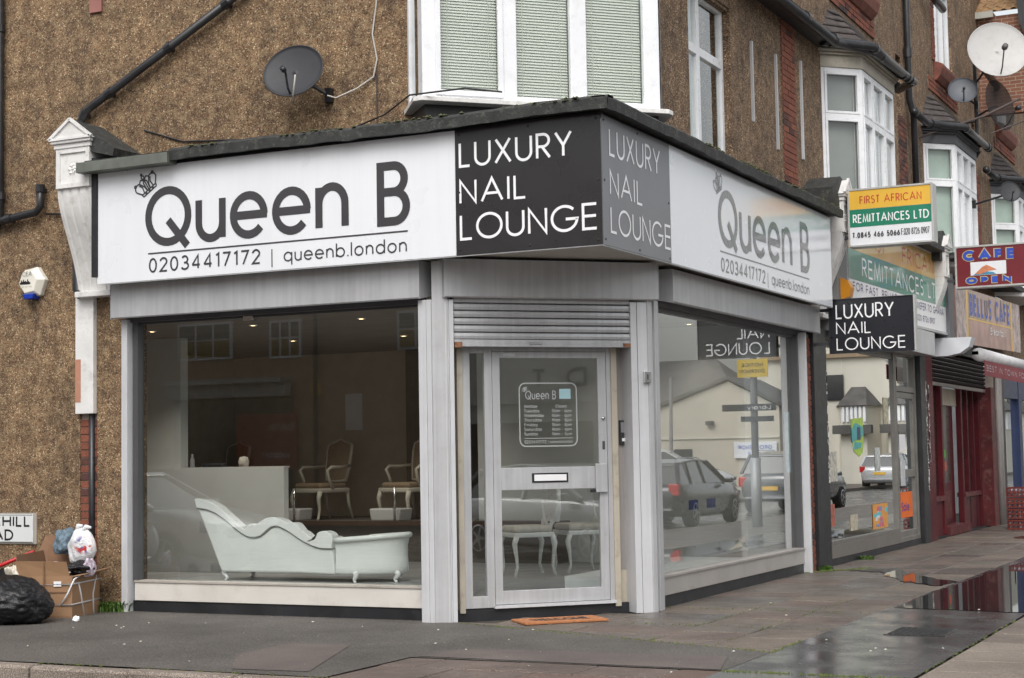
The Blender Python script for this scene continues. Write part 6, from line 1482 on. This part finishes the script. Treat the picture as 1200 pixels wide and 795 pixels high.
# rounded foot end: a D-shaped tub in plan
b = MB(); n = 22; prof = [(.345,.96),(.37,1.0),(.42,1.0),(.50,.985),(.60,.985),(.68,1.02)]
cx, cy = -3.11, YC+.30; rx, ry = .64, .33
for (z, k) in prof:
    for i in range(n+1):
        a = -pi/2+pi*i/n; b.v.append((cx+rx*cos(a)*k*(1.0), cy+ry*sin(a)*k, z+.04*cos(a)*((z-.34)/.34)))
for j in range(len(prof)-1):
    for i in range(n): b.f.append((j*(n+1)+i, j*(n+1)+i+1, (j+1)*(n+1)+i+1, (j+1)*(n+1)+i))
b.f.append(tuple(range(n+1))); m0 = (len(prof)-1)*(n+1)
put('foot_end', b, LEA, ch, smooth=True)
b = MB(); b.tube([(cx+rx*cos(-pi/2+pi*i/n)*1.02, cy+ry*sin(-pi/2+pi*i/n)*1.04, (.69+.045*cos(-pi/2+pi*i/n))) for i in range(n+1)], .028, 8); put('roll_edge', b, LEA, ch, smooth=True)
put('seat', MB().prism([(-4.5,.36),(-3.1,.36),(-2.85,.36),(-2.85,.55),(-3.1,.55),(-4.6,.55)], 'y', YC+.09, YC+.55), LEA, ch, bevel=.03)
def cabriole(x, y, z0, z1, dx, dy, r=.026, m=None, par=None, name='leg'):
    pts = []; rad = []
    for i in range(9):
        t = i/8; s = sin(t*pi*2)*.028*(1-.3*t)
        pts.append((x+dx*(s+.012*t), y+dy*(s+.012*t), z1+(z0-z1)*t)); rad.append(r*(1.15-.75*t) if t < .9 else r*.62)
    return put(name, MB().tube(pts, rad, 8), m or LQ, par, smooth=True, local=False)
for (x, y, dx) in ((-4.50,YC+.02,-1),(-2.90,YC-.0,.4),(-2.54,YC+.2,1),(-4.5,YC+.5,-1),(-2.7,YC+.55,1)): cabriole(x, y, .262, .37, dx, 0, .03, LQ, ch)
# reception desk
rd = thing('reception_desk', (-6.6,3.8,.12), 'plain white reception desk behind the chaise longue', 'desk')
put('front_panel', MB().box(-7.9,-5.66,3.60,3.64,.12,1.42), IM, rd)
put('counter_top', MB().box(-7.9,-5.655,3.6,3.72,1.4201,1.44), IM, rd); put('side_panel', MB().box(-5.69,-5.66,3.64,3.70,.12,1.42), IM, rd)
for (nm, lab, cat, x, prof, m) in (('spray_bottle','small clear bottle standing on the reception desk','bottle',-7.1,[(.03,0),(.03,.1),(.012,.13),(.012,.17),(0,.17)],M['grey']),
                   ('folded_towel','pale folded towel on the reception desk','towel',-6.3,[(.0,0),(.058,.0),(.07,.06),(.05,.12),(0,.13)],GIL)):
    put(nm, MB().lathe(prof, (x,3.655,1.44), (0,0,1), 14), m, smooth=True, label=lab, cat=cat)
put('handset', MB().box(-6.95,-6.6,3.62,3.71,1.44,1.49), M['black'], label='black telephone lying on the reception desk', cat='telephone', bevel=.02)
put('wall_notice', MB().box(-7.35,-7.05,7.73,7.74,1.95,2.5), M['vinyl_lg'], label='pale notice on the dark wall behind the reception desk', cat='notice')
# rococo armchair
def armchair(name, loc, rz, lab, grp):
    t = thing(name, loc, lab, 'chair', grp, rz)
    def L(nm, mb, m, **k): return put(nm, mb, m, t, local=True, **k)
    t.scale = (1.08,1.08,1.06)
    b = MB(); b.smooth = True; seat = [(-.3,-.28),(.3,-.28),(.26,.27),(-.26,.27)]
    b.prism(seat, 'z', .36, .42); L('seat_frame', b, GIL, bevel=.015, smooth=False)
    b = MB(); b.prism([(-.27,-.25),(.27,-.25),(.23,.24),(-.23,.24)], 'z', .42, .49); L('seat_cushion', b, TAN, bevel=.03, smooth=False)
    for (x, y, dy) in ((-.27,-.25,-1),(.27,-.25,-1)):
        p = [(x, y+dy*.0, .38), (x*1.04, y-.035, .28), (x, y-.01, .14), (x, y-.03, .02), (x, y-.05, 0)]; L('leg', MB().tube(p, [.035,.03,.02,.017,.022], 8), GIL, smooth=True)
    for x in (-.23,.23): L('leg', MB().tube([(x,.24,.4),(x,.27,.2),(x*1.05,.33,0)], [.028,.022,.018], 8), GIL, smooth=True)
    loop = [(-.2,.25,.52),(-.235,.28,.7),(-.25,.31,.9),(-.24,.335,1.0),(-.17,.34,1.03),(-.09,.345,1.045),(0,.35,1.08),(.09,.345,1.045),(.17,.34,1.03),(.24,.335,1.0),(.25,.31,.9),(.235,.28,.7),(.2,.25,.52),(0,.245,.50)]
    L('back_frame', MB().tube(loop, .022, 8, closed=True), GIL, smooth=True)
    b = MB(); b.add([(p[0]*.95, p[1]-.015, p[2]) for p in loop]+[(p[0]*.95, p[1]+.015, p[2]) for p in loop], [tuple(range(14)), tuple(range(14, 28))]); L('back_pad', b, TAN)
    for s in (-1, 1):
        L('arm', MB().tube([(s*.245,.29,.72),(s*.29,.1,.70),(s*.30,-.08,.70),(s*.29,-.14,.66),(s*.27,-.1,.55),(s*.285,-.05,.42)], [.02,.02,.024,.022,.02,.024], 8), GIL, smooth=True)
    return t
a1_ = armchair('armchair', (-7.05,6.6,.66), radians(-18), 'tan and cream rococo armchair on the platform right of the reception desk', 'rococo armchairs on the platform')
dup(a1_, (-5.6,6.6,.66), radians(-18), 'tan and cream rococo armchair half hidden by the window post')
dup(a1_, (-8.85,6.6,.66), radians(-18), 'tan and cream rococo armchair just showing above the desk towel')
for i, (x, lab) in enumerate(((-7.25,'white foot bath basin at the left of the platform edge'),(-5.62,'white foot bath basin under the half hidden armchair'))):
    fb = put('foot_bath', MB().prism([(x-.22,.66),(x+.22,.66),(x+.25,.83),(x-.25,.83)], 'y', 5.95, 6.3), IM, label=lab, cat='foot bath', group='foot baths on the platform', bevel=.02)
    put('chrome_stand', MB().tube([(x+.18,5.92,.66),(x+.18,5.92,1.12)], .016, 8), M['steel'], label='chrome stand beside the '+('left' if i == 0 else 'right')+' foot bath', cat='stand', smooth=True)
put('stool', MB().lathe([(0,.0),(.2,.0),(.22,.03),(.22,.10),(.2,.12),(0,.12)], (-5.68,4.6,.40), (0,0,1), 20).tube([(-5.5,4.6,.14),(-5.68,4.6,.40)], .03, 8).lathe([(.0,0),(.2,.0),(.2,.02),(0,.03)], (-5.68,4.6,.12), (0,0,1), 16), LQ, label='round white stool behind the chaise longue', cat='stool')
# white side chairs behind the door
def sidechair(loc, rz, lab):
    t = thing('dining_chair', loc, lab, 'chair', 'white carved chairs behind the door', rz)
    def L(nm, mb, m, **k): return put(nm, mb, m, t, local=True, **k)
    CUS = mat('ivory_cushion', (.55,.52,.46), .8, var=.12, scale=14) if 'ivory_cushion' not in bpy.data.materials else bpy.data.materials['ivory_cushion']
    t.scale = (1.1,1.1,1.12)
    L('seat_frame', MB().prism([(-.23,-.24),(.23,-.24),(.2,.22),(-.2,.22)], 'z', .40, .45), LQ, bevel=.012)
    L('seat_cushion', MB().prism([(-.22,-.23),(.22,-.23),(.19,.2),(-.19,.2)], 'z', .45, .52), CUS, bevel=.03)
    for (x, y, s) in ((-.2,-.21,-1),(.2,-.21,-1),(-.18,.2,1),(.18,.2,1)):
        p = [(x,y,.42),(x,y+s*.03,.34),(x,y+s*.01,.2),(x,y+s*.0,.1),(x,y+s*.03,0)]; L('leg', MB().tube(p, [.032,.03,.02,.016,.02], 8), LQ, smooth=True)
    lp = arc(0, .78, .2, .27, 0, 360, 20)[:-1]; L('back_frame', MB().tube([(x, .23+(z-.45)*.12, z) for x, z in lp], .022, 8, closed=True), LQ, smooth=True)
    L('back_stile', MB().tube([(-.1,.2,.44),(-.13,.23,.58)], .02, 6).tube([(.1,.2,.44),(.13,.23,.58)], .02, 6), LQ)
    L('back_splat', MB().prism([(-.15,.55),(.15,.55),(.2,.68),(.2,.9),(.1,1.03),(-.1,1.03),(-.2,.9),(-.2,.68)], 'y', .25, .30), LQ, bevel=.004)
    return t
sidechair((-2.5,4.0,.12), radians(-42), 'white carved chair with ivory seat behind the shop door, nearer the hinges')
sidechair((-2.12,4.65,.12), radians(-42), 'white carved chair with ivory seat behind the shop door, nearer the pull handle')

tl = thing('wall_tile', (-5.54,-.02,6.28), 'small pink clay tile fixed to the left wall at the top edge of the picture', 'tile')
put('tile', MB().box(-5.62,-5.46,-.03,-.002,6.28,6.62), mat('pink_tile', (.3,.13,.11), .7, var=.2), tl, bevel=.004)
# ================================================================= WHAT THE WINDOWS REFLECT: the other side of both streets
RT = mat('grey_roof', (.09,.085,.08), .8, var=.25, scale=2)
CRM = mat('cream_render', (.55,.51,.42), .8, var=.05, scale=1); CRM2 = mat('pale_cream_render', (.6,.57,.49), .8, var=.05, scale=1)
BRW = wallbrick('brown_wall_brick', (.34,.2,.13), (.4,.24,.15), (.42,.36,.3)); DKG = mat('dark_glass', (.02,.022,.025), .08, coat=1)
# pavement across the side street
put('far_pavement', MB().box(11.5,60,-4,120,-.2,-.01), SL[0], kind='structure')
put('opposite_pavement', MB().box(-60,22,-60,-19.5,-.2,-.01), SL[0], kind='structure')
# gabled cream workshop
gw = thing('workshop', (17,55,0), 'cream gabled workshop reflected in the side window', 'building')
put('wall', MB().prism([(13.5,0),(22,0),(22,2.2),(15.6,4.42),(13.5,3.35)], 'y', 50, 54), CRM, gw)
put('roof', MB().prism([(13.3,3.3),(15.6,4.5),(22.3,2.15),(22.3,2.3),(15.6,4.62),(13.3,3.45)], 'y', 49.85, 54.2), RT, gw)
put('string_course', MB().box(13.5,22,49.94,50,2.1,2.16), CRM2, gw)
put('window', MB().box(17.2,18.0,49.95,50.0,.9,1.7).box(18.8,19.6,49.95,50.0,.9,1.7), DKG, gw)
wl_ = put('wall_light', MB().box(16.25,16.55,49.8,49.95,2.65,2.82), M['alu_d'], gw)
sg = put('sign_board', MB().box(13.6,15.4,49.88,49.94,1.3,1.95), M['sign_w'], gw); Fg = Fr((0,49.87),(1,0),(0,-1))
text('lettering', sg, Fg, 'GROSVENOR', 13.8, 1.65, 1.4, .16, .001, BI, .14); text('lettering', sg, Fg, '57-59', 14.1, 1.4, .7, .14, .001, BI, .14)
# hipped dark house behind, cream end house, cream terrace with hipped bays
hh = thing('hipped_house', (22,66,0), 'house with a big dark hipped roof reflected behind the workshop', 'building')
put('wall', MB().box(19.5,30,64,72,0,3.6), wallbrick('yellow_brick', (.3,.2,.1), (.26,.18,.09), (.3,.26,.2), 2), hh)
put('roof', MB().add([(19.2,63.6,3.5),(30.3,63.6,3.5),(30.3,72.4,3.5),(19.2,72.4,3.5),(22.2,67.5,6.4),(27.5,67.5,6.4)], [(0,1,5,4),(1,2,5),(2,3,4,5),(3,0,4)]), RT, hh)
et = thing('end_house', (15.5,60,0), 'tall cream rendered end house reflected above the workshop', 'building')
put('wall', MB().box(10.4,18.0,62.5,65.9,0,6.8), CRM2, et); put('cornice', MB().box(10.2,18.2,62.3,66.1,5.9,6.1), mat('brown_cornice', (.3,.22,.14), .7), et)
put('window', MB().box(14.2,15.0,62.42,62.5,3.9,5.1), DKG, et)
ct = thing('cream_terrace', (15,90,0), 'cream rendered terrace with hipped slate bay roofs reflected in the vacant shop', 'building')
put('wall', MB().box(13.2,20,66.2,125,0,9), CRM, ct)
for i in range(5):
    y = 68+i*8.0
    put('bay', MB().prism([(13.2,y),(12.0,y+.9),(12.0,y+3.6),(13.2,y+4.5)], 'z', 0, 3.9), CRM2, ct)
    put('bay_roof', MB().add([(13.2,y-.3,3.9),(11.7,y+.7,3.9),(11.7,y+3.8,3.9),(13.2,y+4.8,3.9),(13.2,y+1.4,5.3),(13.2,y+3.1,5.3)], [(0,1,4),(1,2,5,4),(2,3,5)]), RT, ct)
    b = MB()
    for k in range(6): b.box(11.9,11.99,y+1.0+k*.45,y+1.2+k*.45,2.7,3.8)
    put('bay_window', b, M['white'], ct)
    put('window', MB().box(13.1,13.2,y+5.4,y+6.8,5.2,7.0).box(13.1,13.2,y+1.2,y+3.3,6.0,7.6), DKG, ct)
put('tree_mass', MB(), M['grass']) if False else None
for x in (11.3, 13.5):
    put('bay', MB().prism([(x-1,62.5),(x-.6,61.4),(x+.6,61.4),(x+1,62.5)], 'z', 0, 3.6), CRM2, et)
    put('bay_roof', MB().add([(x-1.1,62.5,3.6),(x-.7,61.2,3.6),(x+.7,61.2,3.6),(x+1.1,62.5,3.6),(x-.35,62.5,4.5),(x+.35,62.5,4.5)], [(0,1,4),(1,2,5,4),(2,3,5)]), RT, et)
    b = MB()
    for k in range(6): b.box(x-.6+k*.2,x-.48+k*.2,61.3,61.39,2.85,3.55)
    put('bay_window', b, M['white'], et, kind='stuff')
    put('shop_blind', MB().box(x-.9,x+.9,61.0,61.38,2.3,2.7), RT, et)
put('dark_sign', MB().box(10.6,11.6,62.3,62.45,4.6,5.6), mat('brown_sign', (.06,.04,.03), .6), et)
# brick row across the main street
br = thing('brick_parade', (-18,-23,0), 'brown brick parade with white windows reflected in the left window', 'building')
put('wall', MB().box(-45,2,-30,-22.4,0,8.4), BRW, br)
put('roof', MB().prism([(-30.4,8.4),(-22.1,8.4),(-26.2,11)], 'x', -45.2, 2.2), RT, br)
WG = mat('yellow_curtain_glass', (.3,.2,.04), .3)
for (x0, x1, z0, z1) in ((-21.9,-20.1,4.25,5.25),(-18.9,-17.9,4.2,5.2),(-15,-13.4,4.25,5.25),(-10,-8.4,4.25,5.25),(-27,-25.2,4.25,5.25)):
    b = MB(); b.box(x0,x1,-22.42,-22.33,z0,z1)
    f = put('window', b, M['white'], br); n = 3; w_ = (x1-x0-.08)/n
    for k in range(n): put('pane', MB().box(x0+.08+k*w_, x0+k*w_+w_, -22.33, -22.31, z0+.55, z1-.07), DKG, f); put('pane', MB().box(x0+.08+k*w_, x0+k*w_+w_, -22.33, -22.31, z0+.07, z0+.5), WG, f)
put('shop_cornice', MB().box(-22,-18.2,-22.3,-22.0,3.2,3.6).box(-22,-18.2,-22.4,-21.8,3.55,3.68), mat('pale_cornice', (.45,.45,.43), .6), br)
put('shop_glass', MB().box(-22,-18.2,-22.36,-22.3,.5,3.15), DKG, br)
sb = put('shop_poster', MB().box(-19.9,-18.0,-22.29,-22.25,1.3,2.75), mat('poster_red_brown', (.3,.05,.03), .6), br)
Fq = Fr((-18.0,-22.24),(-1,0),(0,1)); text('lettering', sb, Fq, 'BANK', .1, 2.3, .8, .2, .002, M['soffit'], .16); text('lettering', sb, Fq, 'support', .2, 1.6, .9, .16, .002, M['vinyl_lg'], .14)
put('yellow_sign', MB().box(-17.6,-17.3,-22.35,-22.3,3.2,3.5), YEL, br); put('drainpipe', MB().tube([(-17.45,-22.3,0),(-17.45,-22.3,8.2)], .06, 8), M['pipe'], br)
# building seen in the door
gb_ = thing('grey_showroom', (30,-17,0), 'grey panelled building reflected in the shop door', 'building')
put('wall', MB().box(24,40,-30,-3,0,7.5), mat('grey_cladding', (.5,.49,.45), .7, var=.06), gb_)
sb2 = put('sign_board', MB().box(23.9,23.99,-14,-5,2.9,4.6), mat('beige_sign', (.55,.53,.48), .6), gb_)
Fd = Fr((23.88,0),(0,-1),(-1,0)); text('lettering', sb2, Fd, 'D T', 9.6, 3.3, 1.6, .5, .002, M['ink'], .18)
put('window', MB().box(23.9,23.99,-13,-9.5,.4,2.4).box(23.9,23.99,-8.8,-5.2,.4,2.4), DKG, gb_)
# sign post with finger signs
sp_ = thing('sign_post', (4.5,19.0,0), 'grey lamp post with a yellow plate and black finger signs on the pavement', 'sign post')
put('post', MB().tube([(4.5,19,0),(4.5,19,1.4)], .11, 12).tube([(4.5,19,1.4),(4.5,19,6.5)], .075, 12), mat('galvanised', (.36,.37,.38), .5, .3), sp_, smooth=True)
yp = put('yellow_plate', MB().box(4.15,4.8,18.88,18.9,3.05,3.42), mat('plate_yellow', (.6,.42,.03), .4), sp_)
Fy = Fr((0,18.87),(1,0),(0,-1)); text('lettering', yp, Fy, 'NOTICE', 4.25, 3.27, .45, .07, .001, KI, .16); text('lettering', yp, Fy, 'DIVERSION', 4.22, 3.14, .52, .07, .001, KI, .14)
f1 = put('finger_sign', MB().box(4.0,5.15,18.87,18.9,2.36,2.5), M['blackgloss'], sp_); text('lettering', f1, Fr((0,18.86),(1,0),(0,-1)), 'Library', 4.1, 2.39, .5, .08, .001, M['vinyl_w'], .12)
put('finger_sign', MB().box(4.05,4.75,18.87,18.9,2.14,2.25), M['blackgloss'], sp_)
bs = thing('bus_stop_panel', (4.0,20.6,0), 'slim information panel on a post beside the kerb', 'information panel')
put('post', MB().tube([(3.95,20.6,0),(3.95,20.6,2.1)], .04, 8), M['steel'], bs); put('panel', MB().box(3.7,4.15,20.55,20.58,1.0,1.95), M['alu_l'], bs); put('timetable', MB().box(3.74,4.11,20.54,20.549,1.2,1.8), mat('timetable_blue', (.35,.55,.7), .5), bs)
tp = thing('telegraph_pole', (17.6,48.5,0), 'slim grey pole before the workshop', 'pole'); put('pole', MB().tube([(17.6,48.5,0),(17.5,48.5,4.6)], [.1,.06], 8), M['grey'], tp)
# cars
def car(loc, rz, paint, lab, kind='estate', tail=True):
    t = thing('parked_car', loc, lab, 'car', 'cars parked in the streets', rz)
    PM = mat('car_paint_%s' % paint[0], paint[1], .25, .2, var=.02, coat=1) if 'car_paint_'+paint[0] not in bpy.data.materials else bpy.data.materials['car_paint_'+paint[0]]
    TY = bpy.data.materials.get('tyre') or mat('tyre', (.02,.02,.02), .8); RIM = bpy.data.materials.get('rim') or mat('rim', (.5,.5,.52), .3, .7)
    RL = bpy.data.materials.get('tail_light') or mat('tail_light', (.5,.02,.02), .2); HL = bpy.data.materials.get('headlight') or mat('headlight', (.6,.62,.65), .1, coat=1)
    def L(nm, mb, m, par=None, **k): return put(nm, mb, m, par or t, local=True, **k)
    # stations along x (front is +x): x, z bottom, z belt, half width
    H = 1.5 if kind != 'suv' else 1.65
    S = [(-2.25,.45,.80,.72),(-2.2,.32,.95,.80),(-1.9,.25,1.0,.87),(-1.2,.22,1.0,.90),(0,.2,.98,.91),(.9,.2,.96,.90),(1.4,.22,.93,.88),(1.9,.25,.84,.84),(2.15,.3,.72,.76),(2.28,.4,.6,.66)]
    if kind == 'suv': S = [(x, zb+.06, zt+.1, w_) for x, zb, zt, w_ in S]
    b = MB(); b.smooth = True; K = 10
    for x, zb, zt, w_ in S:
        sec = [(w_*.82,zb),(w_*.97,zb+.1),(w_,zb+.3),(w_*.99,(zb+zt)/2+.1),(w_*.95,zt-.06),(w_*.86,zt)]
        full = sec+[(-a, z) for a, z in sec[::-1]]
        b.v += [(x, a, z) for a, z in full]
    K = 12
    for i in range(len(S)-1):
        for k in range(K): b.f.append((i*K+k, i*K+(k+1) % K, (i+1)*K+(k+1) % K, (i+1)*K+k))
    b.f += [tuple(range(K)), tuple(range((len(S)-1)*K, len(S)*K))]
    L('body', b, PM)
    zb_ = .97 if kind != 'suv' else 1.07
    gh = [(-2.12,zb_),(-1.78,H-.07),(-.6,H),(.1,H-.03),(1.05,zb_-.02)] if kind != 'hatch' else [(-2.05,zb_),(-1.6,H-.07),(-.6,H),(.1,H-.03),(1.05,zb_-.02)]
    b = MB(); yl, yh = .80, .62
    b.v += [(gh[0][0],-yl,gh[0][1]),(gh[4][0],-yl,gh[4][1]),(gh[3][0],-yh,gh[3][1]),(gh[2][0],-yh,gh[2][1]),(gh[1][0],-yh,gh[1][1]),(gh[0][0],yl,gh[0][1]),(gh[4][0],yl,gh[4][1]),(gh[3][0],yh,gh[3][1]),(gh[2][0],yh,gh[2][1]),(gh[1][0],yh,gh[1][1])]
    b.f += [(0,1,2,3,4),(5,6,7,8,9),(1,6,7,2),(0,5,9,4)]
    L('window_glass', b, DKG)
    b = MB(); b.prism([(gh[1][0]-.02,gh[1][1]+.005),(-.6,H+.02),(.12,H-.01),(.2,H-.06),(-.6,H-.03),(gh[1][0]-.06,gh[1][1]-.05)], 'y', -yh-.03, yh+.03); L('roof', b, PM, bevel=.02)
    b = MB()
    for s in (-1, 1):
        def on(x, z): f_ = (z-zb_)/(H-zb_); return (x, s*(yl+(yh-yl)*f_+.012), z)
        b.bar(on(gh[0][0],zb_), on(gh[1][0],gh[1][1]), .1, .05); b.bar(on(1.07,zb_), on(.1,H-.03), .07, .05); b.bar(on(-.35,zb_), on(-.35,H-.02), .06, .03); b.bar(on(-1.3,zb_), on(-1.25,H-.04), .05, .03)
    L('pillars', b, PM)
    if kind != 'hatch':
        b = MB()
        for s in (-1, 1): b.tube([(-1.6,s*.55,H-.0),(-1.4,s*.55,H+.05),(-.2,s*.55,H+.05),(0,s*.55,H)], .015, 6)
        L('roof_rail', b, RIM)
    for s in (-1, 1):
        for x in (-1.35, 1.35):
            w_ = L('wheel', MB().lathe([(.0,.02),(.2,.02),(.22,.0),(.31,.0),(.325,-.03),(.325,-.19),(.3,-.22),(0,-.22)], (x, s*.91, .325), (0,s,0), 24), TY, smooth=False)
            b = MB(); b.lathe([(0,.035),(.05,.035),(.06,.025)], (x, s*.91, .325), (0,s,0), 12)
            for k in range(5): a = 2*pi*k/5; b.bar((x+.05*cos(a), s*.935, .325+.05*sin(a)), (x+.2*cos(a), s*.93, .325+.2*sin(a)), .045, .02, (0,1,0))
            b.lathe([(.195,.02),(.2,.03),(.225,.02)], (x, s*.91, .325), (0,s,0), 20); L('rim', b, RIM, w_)
        L('headlight', MB().box(1.98,2.2,s*.5,s*.78,.62,.76), HL, bevel=.03)
        L('tail_light', MB().box(-2.24,-2.08,s*.62,s*.86,.72,.98), RL, bevel=.02)
        L('wing_mirror', MB().box(.75,.92,s*.9,s*1.06,.95,1.07), PM, bevel=.03)
    L('number_plate', MB().box(-2.275,-2.255,-.26,.26,.62,.73), YEL); L('bumper_trim', MB().box(-2.29,-2.2,-.7,.7,.40,.44).box(2.2,2.3,-.6,.6,.42,.46), RIM)
    return t
c1_ = car((7.6,22.7,-.13), radians(90), ('navy', (.012,.014,.02)), 'dark estate car parked across the side street, mirrored in the side window')
car((13.6,37.5,-.02), radians(165), ('white', (.72,.73,.74)), 'white off-road car parked behind the dark estate car', 'suv')
car((7.4,31.5,-.13), radians(92), ('grey', (.12,.125,.13)), 'grey car parked right behind the dark estate car along the side street', 'suv')
car((16.5,45,-.02), radians(150), ('navy', (.012,.014,.02)), 'dark car beside the cream workshop', 'suv')
car((9.2,-3.4,-.13), radians(115), ('silver', (.5,.51,.52)), 'silver car waiting at the junction, mirrored in the door', 'hatch')
car((-10.5,-6.5,-.13), radians(0), ('white', (.72,.73,.74)), 'white car at the kerb of the main street, mirrored in the left window', 'hatch')
car((11.0,58,-.13), radians(90), ('silver', (.5,.51,.52)), 'silver estate car far along the side street', 'estate')
